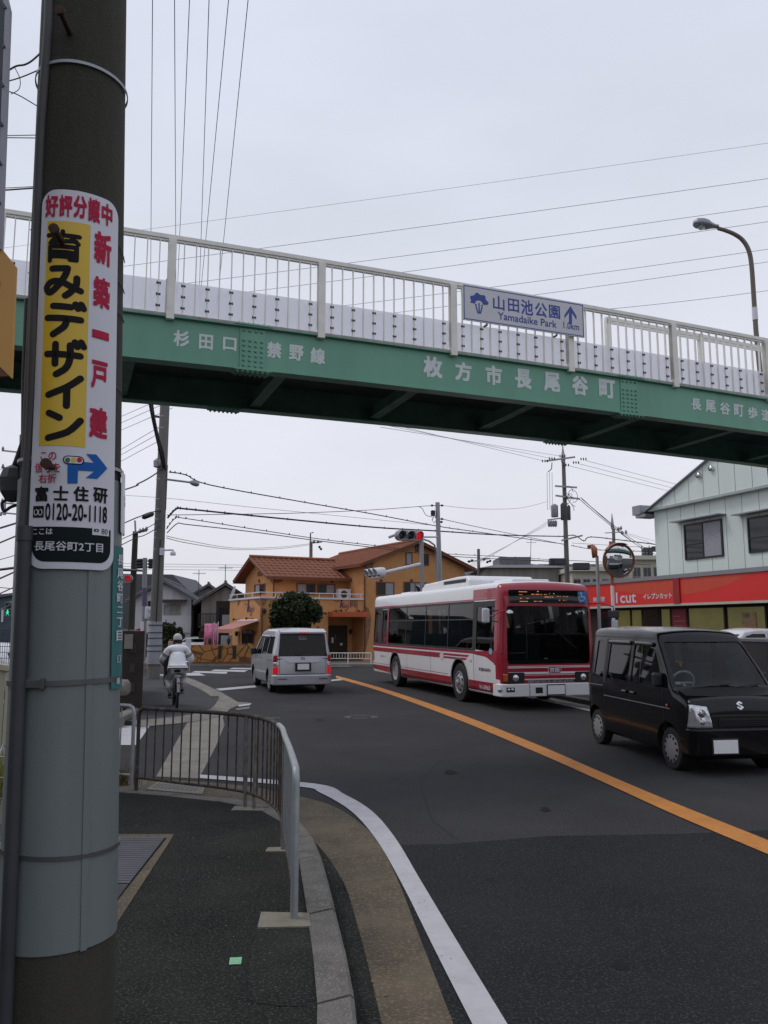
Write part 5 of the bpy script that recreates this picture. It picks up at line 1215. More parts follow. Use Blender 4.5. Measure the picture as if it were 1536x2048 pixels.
# ---------------------------------------------------------------- the silver minivan
def CV(x, y): return (440 + x * .20833, 1050 + y * .20833)
vsp = dict(L=4.63, zt=[(0, .62), (.05, .78), (.15, .86), (.9, 1.02), (1.0, 1.06), (1.75, 1.66), (2.0, 1.73), (2.6, 1.79), (4.0, 1.79), (4.35, 1.765), (4.50, 1.71), (4.52, 1.66), (4.55, 1.45), (4.58, 1.2), (4.6, 1.0), (4.62, .8), (4.63, .62)],
           zb=[(0, .3), (.1, .2), (4.4, .24), (4.63, .34)], sub=[(0, .2), (.05, .1), (.15, .04), (.4, 0), (4.2, 0), (4.4, .012), (4.52, .035), (4.58, .06), (4.63, .11)],
           hw=[(.2, .80), (.45, .845), (.95, .85), (1.1, .835), (1.75, .685), (1.85, .66)], rc=.09, rb=.05, crown=.035, n=14,
           st=[0, .05, .15, .4, .9, 1.0, 1.25, 1.5, 1.75, 2.0, 2.6, 3.3, 4.0, 4.2, 4.35, 4.45, 4.50, 4.52, 4.535, 4.55, 4.58, 4.6, 4.615, 4.63])
vth = -.303; vf = Vector((math.sin(vth), math.cos(vth), 0)); vr = Vector((math.cos(vth), -math.sin(vth), 0)); vrl = Vector((-3.09, 22.9, 0))
van = Veh('minivan', 'silver minivan driving away in the near lane with its brake lights on', 'minivan', vsp, vrl + vf * 2.315 + vr * .85, -vth, M['silver'])
L2v = 2.315
van.window([(-2.02, 1.10), (-1.2, 1.08), (-1.18, 1.56), (-1.95, 1.58)], 'x', 1, MATS['smoked glass'], 'side_window', both=True)
van.window([(-1.12, 1.07), (-.22, 1.05), (-.22, 1.58), (-1.12, 1.57)], 'x', 1, MATS['smoked glass'], 'side_window', both=True)
van.window([(-.14, 1.04), (1.05, 1.02), (.62, 1.42), (.45, 1.56), (-.14, 1.58)], 'x', 1, MATS['smoked glass'], 'side_window', both=True)
van.window([(-.70, 1.03), (.70, 1.03), (.64, 1.64), (-.64, 1.64)], 'y', -1, M['glassd'], 'rear_window', depth=.25)
van.window([(-.68, 1.12), (.68, 1.12), (.6, 1.62), (-.6, 1.62)], 'y', 1, M['glassk'] if 'glassk' in M else MATS['smoked glass'], 'windscreen', depth=1.85)
vyf, vyr = L2v - .87, L2v - 3.70
van.arches((vyf, vyr), .35, .32)
van.finish([1.0, 1.25, 1.5, 1.75, 2.0, 2.6, 3.3, 4.0, 4.2, 4.35, 4.45], .5, .05)
for sg in (1, -1):
    for y in (vyf, vyr): van.wheel(sg * .80, y, .315, .19, 'alloy', .68)
    for y in (-1.16, -.18, 1.0): vline(van, y, .3, y, 1.04, .008, M['black'], sg, .004)
    for y in (-.34, -.0): van.panel(rquad(y - .08, y + .08, .93, .965, .015), 'x', sg, .012, 'door_handle', M['chrome'], thick=.015)
    vline(van, -2.0, .90, -1.2, .92, .016, M['black'], sg, .006, 'slide_rail')
    van.panel([(-1.2, 1.54), (.45, 1.56), (.45, 1.60), (-1.2, 1.60)], 'x', sg, .02, 'window_visor', MATS['smoked acrylic'], thick=.004)
    x0, x1 = sorted((sg * .84, sg * 1.02)); van.bx('mirror', M['black'] if sg < 0 else M['silver'], x0, x1, .80, .95, 1.0, 1.2, .04)
    # tail lamps wrap the corner
    for z0, z1, m, nm, w0 in ((.88, 1.06, M['redlens'], 'tail_light', .11), (.76, .87, M['clearlens'], 'reversing_light', .13), (.55, .75, M['redlit'], 'brake_light', .13)):
        x0, x1 = sorted((sg * (.80 - w0 + .03), sg * .79)); van.panel(quad(x0, x1, z0, z1), 'y', -1, .010, nm, m, step=.03, thick=.01)
        van.panel(quad(-2.29, -2.20, z0, z1), 'x', sg, .010, nm, m, step=.03, thick=.01)
    x0, x1 = sorted((sg * .45, sg * .72)); van.panel(quad(x0, x1, .405, .425), 'y', -1, .05, 'bumper_slot', M['black'], thick=.01)
wrap_bar(van, .845, -L2v - .035, .24, .52, .45, .16, 'bumper', M['silver'], sgn=-1, bev=.03)
van.panel(quad(-.66, .66, .535, .547), 'y', -1, .006, 'tailgate_gap', M['black']); 
for sg in (1, -1): van.panel(sorted([(sg * .655, .54), (sg * .667, .54), (sg * .667, 1.03), (sg * .655, 1.03)]) if False else quad(*sorted((sg * .655, sg * .665)), .54, 1.03), 'y', -1, .004, 'tailgate_gap', M['conduit'])
van.bx('licence_plate', M['black'], -.225, .225, -2.375, -2.355, .62, .86, .005); van.bx('licence_plate', M['plate'], -.165, .165, -2.382, -2.376, .665, .825, .004)
mb = MB(); mb.prism([van.cast(x, z, 'y', -1, .004) for x, z in ((-.44, .86), (.44, .86), (.50, .93), (-.50, .93))], (0, -.03, 0)); mb.build('tailgate_garnish', M['silver'], van.root, local=True)
mb = MB(); c = van.cast(0, .965, 'y', -1, .012); mb.tube([c + Vector((.06 * math.cos(t), 0, .038 * math.sin(t))) for t in [k * math.pi / 8 for k in range(17)]], .006, n=5, cap=False); mb.tube([c + Vector((.022 * math.cos(t), 0, .036 * math.sin(t))) for t in [k * math.pi / 8 for k in range(17)]], .005, n=5, cap=False); mb.build('emblem', M['chrome'], van.root, local=True)
mb = MB(); mb.tube([van.cast(-.02, 1.05, 'y', -1, .03), van.cast(-.2, 1.09, 'y', -1, .03)], .012, n=6); mb.tube([van.cast(-.2, 1.09, 'y', -1, .035), van.cast(.12, 1.17, 'y', -1, .03)], .009, n=6); mb.build('wiper', M['black'], van.root, local=True)
sp_ = loft_box(van, -.66, .66, [(-2.36, 1.69), (-2.36, 1.715), (-2.0, 1.80)], 1.66, 'spoiler', M['silver'], .015)
van.bx('stop_lamp', M['redlit'], -.13, .13, -2.368, -2.350, 1.675, 1.70, .002, sp_)
mb = MB()
for cx in (-.06, .06): mb.tube([van.cast(cx + .045 * math.cos(t), 1.56 + .035 * math.sin(t), 'y', -1, -.004) for t in [.3 + math.pi * 1.85 * k / 14 - math.pi / 2 * 0 for k in range(15)]], .007, n=4)
mb.tube([van.cast(-.12, 1.50, 'y', -1, -.004), van.cast(.12, 1.50, 'y', -1, -.004)], .006, n=4); mb.build('window_sticker', M['white'], van.root, local=True)
for y in (.1, -.8, -1.6):
    mb = MB(); mb.box(-.6, -.1, y - .1, y, .7, 1.35); mb.box(.1, .6, y - .1, y, .7, 1.35); o = mb.build('seat', M['seat'], van.root, local=True)
van.bx('chassis', M['black'], -.7, .7, -2.1, 2.1, .2, .36, .02)

# ---------------------------------------------------------------- parked cars (generic hatchback / wagon)
def parked(name, label, cat, loc, rz, paint, h=1.5, L=4.2):
    k = h / 1.5
    sp = dict(L=L, zt=[(0, .60), (.05, .72), (.9, .92), (1.0, .95), (1.75, 1.42 * k), (2.1, 1.47 * k), (3.3, 1.45 * k), (3.6, 1.38 * k), (L - .15, 1.0), (L, .8)],
              zb=[(0, .3), (.1, .2), (L - .2, .24), (L, .34)], sub=[(0, .2), (.1, .06), (.3, 0), (L - .3, 0), (L, .15)], hw=[(.2, .78), (.5, .84), (.9, .84), (1.5 * k, .62)], rc=.08, rb=.05, crown=.03, n=10,
              st=[0, .05, .1, .3, .9, 1.0, 1.3, 1.6, 1.75, 2.1, 2.7, 3.3, 3.6, L - .3, L - .15, L])
    v = Veh(name, label, cat, sp, loc, rz, paint); L2 = L / 2
    v.window([(L2 - 3.55, .97), (L2 - 2.35, .95), (L2 - 2.35, 1.36 * k), (L2 - 3.25, 1.33 * k)], 'x', 1, MATS['smoked glass'], 'side_window', both=True)
    v.window([(L2 - 2.28, .95), (L2 - 1.25, .95), (L2 - 1.75, 1.32 * k), (L2 - 1.95, 1.37 * k), (L2 - 2.28, 1.37 * k)], 'x', 1, MATS['smoked glass'], 'side_window', both=True)
    v.window([(-.66, .98), (.66, .98), (.56, 1.36 * k), (-.56, 1.36 * k)], 'y', 1, MATS['smoked glass'], 'windscreen', depth=1.9)
    v.window([(-.6, 1.0), (.6, 1.0), (.52, 1.30 * k), (-.52, 1.30 * k)], 'y', -1, MATS['smoked glass'], 'rear_window', depth=.4)
    v.arches((L2 - .8, L2 - 3.4), .34, .3); v.finish([1.05, 1.3, 1.6, 1.75, 2.1, 2.7, 3.3, 3.5], .5, .05)
    for sg in (1, -1):
        for y in (L2 - .8, L2 - 3.4): v.wheel(sg * .79, y, .3, .18, 'alloy', .66)
        x0, x1 = sorted((sg * .5, sg * .74)); v.panel(quad(x0, x1, .58, .70), 'y', 1, .008, 'headlight', M['clearlens'], thick=.01)
        x0, x1 = sorted((sg * .55, sg * .76)); v.panel(quad(x0, x1, .72, .92), 'y', -1, .008, 'tail_light', M['redlens'], thick=.01)
    return v
parked('parked_car', 'white car parked in front of the hairdresser, its roof showing above the black van', 'car', (9.0, 20.6, .115), math.radians(100), M['whitecar'], 1.72)
parked('parked_car', 'dark navy car parked in front of the hairdresser at the right edge of the photo', 'car', (10.6, 20.2, .115), math.radians(185), M['navycar'], 1.74)
parked('parked_car', 'white car standing behind the cyclist near the decorated low wall', 'car', (P(386, 1290, 45).x, 46.5, 0), math.radians(170), M['whitecar'], 1.28)
# dark truck body at the right edge
tk = thing('box_truck', (8.05, 14.6, .0), 'dark box truck with a pale top edge at the right edge, behind the black van', 'truck')
fr = Fr(6.62, 14.2, math.radians(6)); mb = MB(); mb.box(0, 3.4, 0, 1.7, .62, 1.60, fr); mb.build('cargo_box', M['greybox'] if 'greybox' in M else mat('dark grey panel', (.035, .035, .037), .6, var=.15), tk)
mb = MB(); mb.box(-.02, 3.42, -.02, 1.72, 1.602, 1.65, fr); mb.build('top_edge', M['alu'], tk)
mb = MB()
for k in range(7): mb.box(.05 + k * .5, .09 + k * .5, -.02, -.002, .65, 1.58, fr)
mb.build('panel_rib', M['conduit'], tk)
for s in (.55, 2.8):
    mb = MB(); mb.lathe([(.18, 0), (.27, 0), (.29, .04), (.29, .14), (.27, .18), (.18, .18)], fr.W(s, .08, .29), fr.e2, n=28); wv = mb.build('wheel', M['rubber'], tk, smooth=40)
    mb = MB(); mb.lathe([(.19, .0), (.18, .03), (.1, -.0), (0, .0)], fr.W(s, .10, .29), fr.e2, n=24); mb.build('rim', M['hubcap'], wv, smooth=40)
mb = MB(); mb.box(0.02, 3.3, .15, 1.5, .35, .618, fr); mb.build('chassis', M['black'], tk)
mb = MB(); mb.prism([fr.W(3.5, .0, .35), fr.W(4.9, 0, .35), fr.W(4.9, 0, 1.0), fr.W(4.6, 0, 1.75), fr.W(3.5, 0, 1.75)], fr.e2 * 1.45); mb.build('cab', M['navycar'], tk, bevel=.05)
# ============================================================ BUILDINGS
def fquad(mb, fr, px, d, th=.0, mi=0):
    """polygon given by photo pixels lying on a wall plane of frame fr at depth d"""
    mb.add([fr.W(*[fr.hit(x, y, d)[0]], d, fr.hit(x, y, d)[1]) for x, y in px], [tuple(range(len(px)))], mi)
def wquad(fr, s0, s1, z0, z1, d, name, m, parent, th=.05):
    mb = MB(); mb.box(s0, s1, d, d + th, z0, z1, fr); return mb.build(name, m, parent)
def fwindow(fr, x0, y0, x1, y1, d, parent, frame, pane=None, split=1, curtain=None, depth=.05, fw=.05, name='window'):
    s0, s1, z0, z1 = fr.rect(x0, y0, x1, y1, d)
    mb = MB(); mb.box(s0, s1, d - depth, d - .002, z0, z0 + fw, fr); mb.box(s0, s1, d - depth, d - .002, z1 - fw, z1, fr)
    mb.box(s0, s0 + fw, d - depth, d - .002, z0 + fw, z1 - fw, fr); mb.box(s1 - fw, s1, d - depth, d - .002, z0 + fw, z1 - fw, fr)
    for k in range(1, split + 1):
        if split: s = s0 + (s1 - s0) * k / (split + 1); mb.box(s - fw * .4, s + fw * .4, d - depth * .9, d - .003, z0 + fw, z1 - fw, fr)
    w_ = mb.build(name, frame, parent)
    mb = MB(); mb.box(s0 + fw * .5, s1 - fw * .5, d - .022, d - .004, z0 + fw * .5, z1 - fw * .5, fr); mb.build('pane', pane or M['winblack'], w_)
    if curtain:
        a, b = s0 + (s1 - s0) * curtain[0], s0 + (s1 - s0) * curtain[1]; mb = MB(); mb.box(a, b, d - .026, d - .0225, z0 + fw, z1 - fw, fr); mb.build('curtain', M['curtain'], w_)
    return w_
M['curtain'] = mat('pale curtain', (.30, .30, .33), .7, var=.2, scale=14)
def gable_roof(fr, s0, s1, d0, d1, ze, zr, axis, m, parent, over=.5, th=.14, rib=.3, ribr=.05, trim=None):
    """ridge along axis; tiles as ribs running down the slope"""
    out = []
    if axis == 's': mid = (d0 + d1) / 2; W = lambda a, b, z: fr.W(a, b, z); A0_, A1_, B0_, B1_ = s0 - over, s1 + over, d0, d1
    else: mid = (s0 + s1) / 2; W = lambda a, b, z: fr.W(b, a, z); A0_, A1_, B0_, B1_ = d0 - over, d1 + over, s0, s1
    sl = (zr - ze) / (mid - B0_); mb = MB(); rmb = MB()
    for sg, e in ((-1, B0_), (1, B1_)):
        eo = e + sg * over; zo = ze - sl * over
        p = [W(A0_, eo, zo), W(A1_, eo, zo), W(A1_, mid, zr), W(A0_, mid, zr)]
        mb.hexa(p + [q + Vector((0, 0, th)) for q in p])
        n = int((A1_ - A0_) / rib)
        for k in range(n + 1):
            a = A0_ + (A1_ - A0_) * k / n; rmb.tube([W(a, eo, zo + th), W(a, mid, zr + th)], ribr, n=6)
        nr = max(2, int((abs(mid - eo)) / .35))
        for k in range(nr):
            t = k / nr; b = eo + (mid - eo) * t; z = zo + (zr - zo) * t; rmb.bar(W(A0_, b, z + th + .01), W(A1_, b, z + th + .01), .03, .05)
    rmb.tube([W(A0_, mid, zr + th + .05), W(A1_, mid, zr + th + .05)], .09, n=8)
    r = mb.build('roof', trim or m, parent); t_ = rmb.build('roof_tiles', m, r, smooth=50); return r

# ---- orange restaurant on the far corner
RO = Vector((-6.0, 39.5)); ra = math.atan2(.485, .875)
RF = Fr(RO.x, RO.y, ra); e1, e2 = RF.e1, RF.e2
rest = thing('restaurant_building', (RO.x, RO.y, 0), 'orange stucco restaurant with terracotta roofs on the corner beyond the crossing', 'restaurant')
WL = 4.6
LO = RF.W(0, WL, 0); LE = Fr(LO.x, LO.y, ra - math.pi / 2)      # left end wall, seen from the left
zb_ = RF.hit(540, 1197, 0)[1]; du = 1.9; su = RF.hit(546, 1160, du)[0]; zeu = RF.hit(600, 1152, du)[1]
sB0, sB1 = RF.hit(727, 1200, 0)[0], RF.hit(929, 1150, 0)[0]; sBm = RF.hit(833, 1100, 0)[0]; zeB = RF.hit(727, 1128, 0)[1]; zrB = RF.hit(833, 1084, 0)[1] - .1
wu0 = LE.hit(497, 1170, su)[0]
mb = MB()
# lower block is open at the entrance: wall left of it, lintel above
sD0, sD1, zD0, zD1 = RF.rect(656, 1234, 727, 1318, 0)
mb.box(0, sD0, 0, WL, 0, zb_, RF); mb.build('wall', M['stucco'], rest)
mb = MB(); mb.box(sD0 + .001, sB0 - .001, 0, WL, zD1, zb_, RF); mb.build('wall', M['stucco'], rest)
mb = MB(); mb.box(sD0 + .001, sB0 - .001, 1.3, WL, 0, zD1 - .001, RF); mb.build('recess_wall', M['stucco'], rest)
mb = MB(); mb.box(su, sB0 - .001, du, WL + 1.5, zb_ + .002, zeu, RF)
mb.prism([RF.W(su, du, zeu), RF.W(su, WL + 1.5, zeu), RF.W(su, (du + WL + 1.5) / 2, zeu + .95)], e1 * .12); mb.build('upper_wall', M['stucco'], rest)
mb = MB(); mb.box(sB0, sB1, 0, 9, 0, zeB, RF); mb.prism([RF.W(sB0, 0, zeB), RF.W(sB1, 0, zeB), RF.W(sBm, 0, zrB)], e2 * 9); mb.build('gable_block', M['stucco'], rest)
gable_roof(RF, su, sB0 - .3, du, WL + 1.5, zeu, zeu + .92, 's', M['tile'], rest, over=.55, rib=.3, ribr=.035, trim=M['stuccod'])
gable_roof(RF, sB0, sB1, 0, 9, zeB, zrB, 'd', M['tile'], rest, over=.45, rib=.3, ribr=.035, trim=M['stuccod'])
# balcony coping and rail
mb = MB(); mb.box(-.06, sB0 - .01, -.06, .12, zb_ + .002, zb_ + .09, RF); mb.box(-.06, .12, .12, WL + .05, zb_ + .002, zb_ + .09, RF); mb.build('coping', M['white'], rest)
mb = MB(); z = zb_ + .30
mb.bar(RF.W(0, 0, z), RF.W(sB0, 0, z), .05, .05); mb.bar(RF.W(0, 0, z), RF.W(0, WL, z), .05, .05)
for k in range(8): mb.bar(RF.W(sB0 * k / 7.2, 0, zb_ + .09), RF.W(sB0 * k / 7.2, 0, z), .035, .035)
for k in range(5): mb.bar(RF.W(0, WL * k / 4, zb_ + .09), RF.W(0, WL * k / 4, z), .035, .035)
mb.build('balcony_rail', M['white'], rest)
for x0, y0, x1, y1, cu in ((593, 1167, 631, 1189, (.05, .5)), (634, 1168, 670, 1189, (.5, .95))): fwindow(RF, x0, y0, x1, y1, du, rest, M['stuccod'], curtain=cu)
for x0, y0, x1, y1, cu in ((752, 1164, 788, 1191, (.48, .95)), (807, 1164, 852, 1191, (.3, .9)), (811, 1105, 824, 1130, (.1, .9)), (845, 1107, 857, 1131, None)): fwindow(RF, x0, y0, x1, y1, 0, rest, M['stuccod'], split=1 if x1 - x0 > 20 else 0, curtain=cu)
fwindow(RF, 830, 1091, 836, 1104, 0, rest, M['stuccod'], split=0)
fwindow(LE, 510, 1168, 531, 1188, su, rest, M['stuccod'], curtain=(.1, .48)); fwindow(LE, 485, 1261, 508, 1290, 0, rest, M['stuccod'], split=1)
s0, s1, z0, z1 = LE.rect(516, 1143, 525, 1152, su); wquad(LE, s0, s1, z0, z1, su - .03, 'vent', M['stuccod'], rest, .029)
for fr, x, y, d in ((LE, 519, 1162, su), (RF, 664, 1163, du), (RF, 762, 1161, 0), (RF, 823, 1161, 0)):
    s, z = fr.hit(x, y, d); mb = MB(); mb.lathe([(.09, 0), (.08, .05), (0, .07)], fr.W(s, d - .001, z), -fr.e2, n=12); mb.build('round_vent', M['stuccod'], rest, smooth=50)
# down pipes, stone patches
for x, y0, y1, d, fr in ((547, 1150, 1192, du, RF), (729, 1130, 1315, 0, RF), (524, 1215, 1300, 0, RF), (704, 1166, 1188, du, RF)):
    s, za = fr.hit(x, y0, d); _, zc = fr.hit(x, y1, d); mb = MB(); mb.tube([fr.W(s, d - .05, za), fr.W(s, d - .05, max(zc, .05))], .035, n=8); mb.build('down_pipe', M['stuccod'], rest, smooth=50)
M['brick'] = mat('exposed stone patch', (.24, .135, .075), .9, var=.4, scale=5, speck=.7, speckc=(.13, .07, .045), sscale=9)
for fr, d, px in ((RF, du, ((549, 1151), (569, 1153), (563, 1163), (552, 1167), (549, 1163))), (RF, 0, ((699, 1196), (715, 1196), (715, 1220), (708, 1212), (700, 1211))), (RF, 0, ((731, 1127), (748, 1123), (745, 1136), (737, 1143), (731, 1140))), (RF, 0, ((731, 1212), (737, 1218), (742, 1235), (740, 1260), (734, 1290), (731, 1300))),
                  (RF, 0, ((523, 1197), (534, 1198), (531, 1208), (526, 1212), (524, 1211))), (LE, 0, ((508, 1199), (521, 1198), (521, 1212), (515, 1207))), (LE, su, ((534, 1150), (545, 1152), (545, 1168), (540, 1160))), (LE, 0, ((476, 1262), (480, 1262), (481, 1290), (476, 1300))), (LE, 0, ((475, 1199), (482, 1200), (476, 1212)))):
    mb = MB(); mb.prism([fr.W(fr.hit(x, y, d)[0], d - .004, fr.hit(x, y, d)[1]) for x, y in px], -fr.e2 * .02); mb.build('stone_patch', M['brick'], rest)
# shop name in purple script, twice
M['purple'] = mat('purple letters', (.055, .022, .085), .6)
def koji(fr, x0, y0, x1, y1, d, dim=1):
    s0, s1, z0, z1 = fr.rect(x0, y0, x1, y1, d); w_, h = s1 - s0, z1 - z0; mb = MB(); fn = lambda x, y: fr.W(s0 + w_ * x, d - .03, z0 + h * y)
    stroke(mb, [(.50, 1.0), (.46, .7), (.40, .30)], .075, fn); stroke(mb, [(.60, .62), (.46, .47)], .065, fn); stroke(mb, [(.47, .46), (.60, .28)], .065, fn)
    stroke(mb, [(.69 + .055 * math.cos(t), .40 + .10 * math.sin(t)) for t in [k * math.pi / 6 for k in range(13)]], .035, fn)
    stroke(mb, [(.84, .55), (.81, .25), (.73, .06), (.64, .12)], .042, fn); stroke(mb, [(.99, .55), (.95, .30)], .042, fn); stroke(mb, [(.86, .66), (.86, .68)], .04, fn); stroke(mb, [(1.0, .66), (1.0, .68)], .04, fn)
    stroke(mb, [(.08, .78), (.20, .76), (.34, .79)], .03, fn)
    mb.build('shop_name', M['purple'], rest)
koji(RF, 666, 1196, 702, 1223, 0); koji(LE, 487, 1200, 509, 1233, 0)
# awning over the end window, canopy over the door, door and fittings
s0, s1 = LE.hit(478, 1243, 0)[0], LE.hit(519, 1243, 0)[0]; za = LE.hit(500, 1242, 0)[1]; zc = za - .42
M['awn'] = mat('faded pink awning', (.42, .19, .15), .8, var=.1)
mb = MB(); p = [LE.W(s0, -.02, za), LE.W(s1, -.02, za), LE.W(s1, -1.35, zc), LE.W(s0, -1.35, zc)]; mb.prism(p, (0, 0, .03)); mb.prism([LE.W(s0, -1.351, zc + .02), LE.W(s1, -1.351, zc + .02), LE.W(s1, -1.351, zc - .16), LE.W(s0, -1.351, zc - .16)], -LE.e2 * .01); aw = mb.build('awning', M['awn'], rest)
mb = MB(); mb.tube([LE.W(s0, -.05, za + .02), LE.W(s1, -.05, za + .02)], .06, n=8); mb.build('awning_roller', M['white'], aw, smooth=50)
s0, s1, z0, z1 = RF.rect(656, 1224, 727, 1234, 0); mb = MB(); mb.box(s0, s1 - .02, -.75, -.002, z0, z1, RF); mb.build('canopy', mat('orange canopy', (.48, .10, .03), .6, var=.06), rest)
sd0, sd1, zd0, zd1 = RF.rect(660, 1251, 694, 1318, 1.3); mb = MB(); mb.box(sd0 - .3, sd1, 1.25, 1.299, 0, zd1, RF); dr_ = mb.build('door', M['wood'], rest)
for x0, y0, x1, y1 in ((663, 1275, 667, 1286), (680, 1286, 685, 1291)):
    a, b, c, d_ = RF.rect(x0, y0, x1, y1, 1.24); wquad(RF, a, b, c, d_, 1.235, 'notice', M['white'], dr_, .01)
a, b, c, d_ = RF.rect(669.5, 1269, 671.5, 1279, 1.24); wquad(RF, a, b, c, d_, 1.21, 'handle', M['chrome'], dr_, .03)
s0, s1, z0, z1 = RF.rect(708, 1263, 724, 1291, 1.3); wquad(RF, s0, s1, z0, z1, 1.24, 'menu_board', M['stuccod'], rest, .05); wquad(RF, s0 + .05, s1 - .05, z0 + .05, z1 - .05, 1.232, 'menu_sheet', mat('grey print', (.12, .12, .14), .3, var=.3, scale=20), rest, .006)
def wall_lamp(fr, x, y, d):
    s, z = fr.hit(x, y, d); mb = MB(); mb.lathe([(.02, -.14), (.07, -.10), (.09, .06), (.03, .12), (0, .14)], fr.W(s, d - .14, z), (0, 0, 1), n=8); mb.bar(fr.W(s, d, z + .05), fr.W(s, d - .12, z + .05), .03, .03); mb.build('wall_lamp', M['wood'], rest)
for q in ((RF, 699, 1263, 1.3), (LE, 478, 1267, 0), (LE, 512, 1266, 0), (RF, 527, 1222, 0)): wall_lamp(*q)
for x, y, fr, d in ((481, 1239, LE, 0), (507, 1237, LE, 0), (645, 1227, RF, 0), (666, 1222, RF, 0), (676, 1221, RF, 0), (711, 1222, RF, 0), (719, 1224, RF, 0)):
    s, z = fr.hit(x, y, d); mb = MB(); mb.tube([fr.W(s, d, z), fr.W(s, d - .35, z + .02)], .018, n=6); mb.lathe([(.0, -.05), (.05, -.04), (.06, .04), (0, .06)], fr.W(s, d - .37, z), (.2, -.6, -1), n=8); mb.build('spot_lamp', M['wood'], rest, smooth=50)
s, z = RF.hit(686, 1187, du - .3); mb = MB(); mb.box(s - .4, s + .35, du - .6, du - .25, zb_ + .05, zb_ + .62, RF); ac_ = mb.build('air_conditioner', M['white'], rest, bevel=.02); mb = MB(); mb.lathe([(.2, 0), (.19, .01), (0, .012)], RF.W(s - .08, du - .6, zb_ + .34), -e2, n=16); mb.build('fan_grille', M['conduit'], ac_)
# low decorated wall in front with dark boards
vor = mat('stone inlay wall', (.40, .19, .06), .9, var=.15, bump=.3)
t = vor.node_tree; b_ = t.nodes['Principled BSDF']; vo = t.nodes.new('ShaderNodeTexVoronoi'); vo.feature = 'DISTANCE_TO_EDGE'; vo.inputs['Scale'].default_value = 2.1; tcn = t.nodes.new('ShaderNodeTexCoord'); t.links.new(tcn.outputs['Object'], vo.inputs['Vector'])
r_ = t.nodes.new('ShaderNodeMapRange'); r_.inputs[1].default_value = .02; r_.inputs[2].default_value = .07; t.links.new(vo.outputs[0], r_.inputs[0]); mi_ = t.nodes.new('ShaderNodeMix'); mi_.data_type = 'RGBA'; t.links.new(r_.outputs[0], mi_.inputs[0]); mi_.inputs[6].default_value = (.13, .055, .02, 1)
old = b_.inputs['Base Color'].links[0].from_socket; t.links.new(old, mi_.inputs[7]); t.links.new(mi_.outputs[2], b_.inputs['Base Color'])
PW = Fr(P(381, 1300, 38.9).x, 38.9, .03); x0, x1, z0, z1 = PW.rect(381, 1291, 506, 1325, 0)
dw = thing('low_wall', PW.W(1.5, 0, 0), 'low ochre garden wall inlaid with stone shapes in front of the restaurant', 'wall')
mb = MB(); pts = [(x0, .0), (x1, .0), (x1, z1 + .02), (x1 - .25, z1 + .12), (x1 - .5, z1 - .12), (x1 - .75, z1 + .02), (x0 + .0, z1 + .02)]; mb.prism([PW.W(a, 0, b) for a, b in pts], PW.e2 * .3); mb.build('stone_body', vor, dw)
mb = MB(); mb.box(x0 - .02, x1 + .02, -.03, .33, .0, .2, PW); mb.build('plinth', M['stuccod'], dw)
for x in (440, 469): s = PW.hit(x, 1300, 0)[0]; wquad(PW, s - .075, s + .075, .35, z1 - .02, -.05, 'dark_board', M['wood'], dw, .045)
for x in (418, 456): s = PW.hit(x, 1300, 0)[0]; mb = MB(); mb.lathe([(.02, 0), (.05, .06), (.09, .12), (.10, .26), (.04, .34), (0, .42)], PW.W(s, .12, z1 + .02), (0, 0, 1), n=6); mb.build('lantern', M['wood'], dw)
# banners and boards
M['pink'] = mat('pink printed cloth', (.62, .17, .30), .8, var=.35, scale=3, speck=.6, speckc=(.7, .5, .55), sscale=9)
for x0_, x1_, lab in ((409, 426, 'wider pink banner on a pole behind the low ochre wall'), (427, 434, 'narrow pink banner on a pole, right of the wider one')):
    a = P(x0_, 1247, 39.8); b = P(x1_, 1292, 39.8); nb_ = thing('pink_banner', (b.x, 39.8, 0), lab, 'banner', 'pink banners by the restaurant')
    mb = MB(); vs = []; n = 8
    for i in range(n + 1):
        u = i / n
        for j in (0, 1): vs.append(Vector((a.x + (b.x - a.x) * u, 39.8 + .05 * math.sin(u * 7), (b.z if j == 0 else a.z))))
    mb.add(vs, [(2 * i, 2 * i + 2, 2 * i + 3, 2 * i + 1) for i in range(n)]); c_ = mb.build('cloth', M['pink'], nb_, smooth=60); md = c_.modifiers.new('t', 'SOLIDIFY'); md.thickness = .01
    mb = MB(); mb.tube([(b.x + .03, 39.8, 0), (b.x + .03, 39.8, a.z + .08)], .02, n=6); mb.build('pole', M['white'], nb_)
def board(px0, py0, px1, py1, Y, lab, m, leg=True):
    a = P(px0, py0, Y); b = P(px1, py1, Y); t_ = thing('board_sign', ((a.x + b.x) / 2, Y, 0), lab, 'sign'); mb = MB(); mb.box(a.x, b.x, Y, Y + .04, b.z, a.z); mb.build('panel', m, t_, bevel=.005)
    mb = MB(); 
    for x in (a.x + .05, b.x - .05): mb.tube([(x, Y + .06, .0), (x, Y + .06, b.z + .1)], .02, n=6)
    mb.build('frame', M['steelgrey'], t_)
board(442, 1271, 464, 1291, 39.6, 'white notice board behind the low ochre wall', M['curtain']); board(371.5, 1278, 381.5, 1297, 33.0, 'small white board standing right of the cyclist', M['white'])
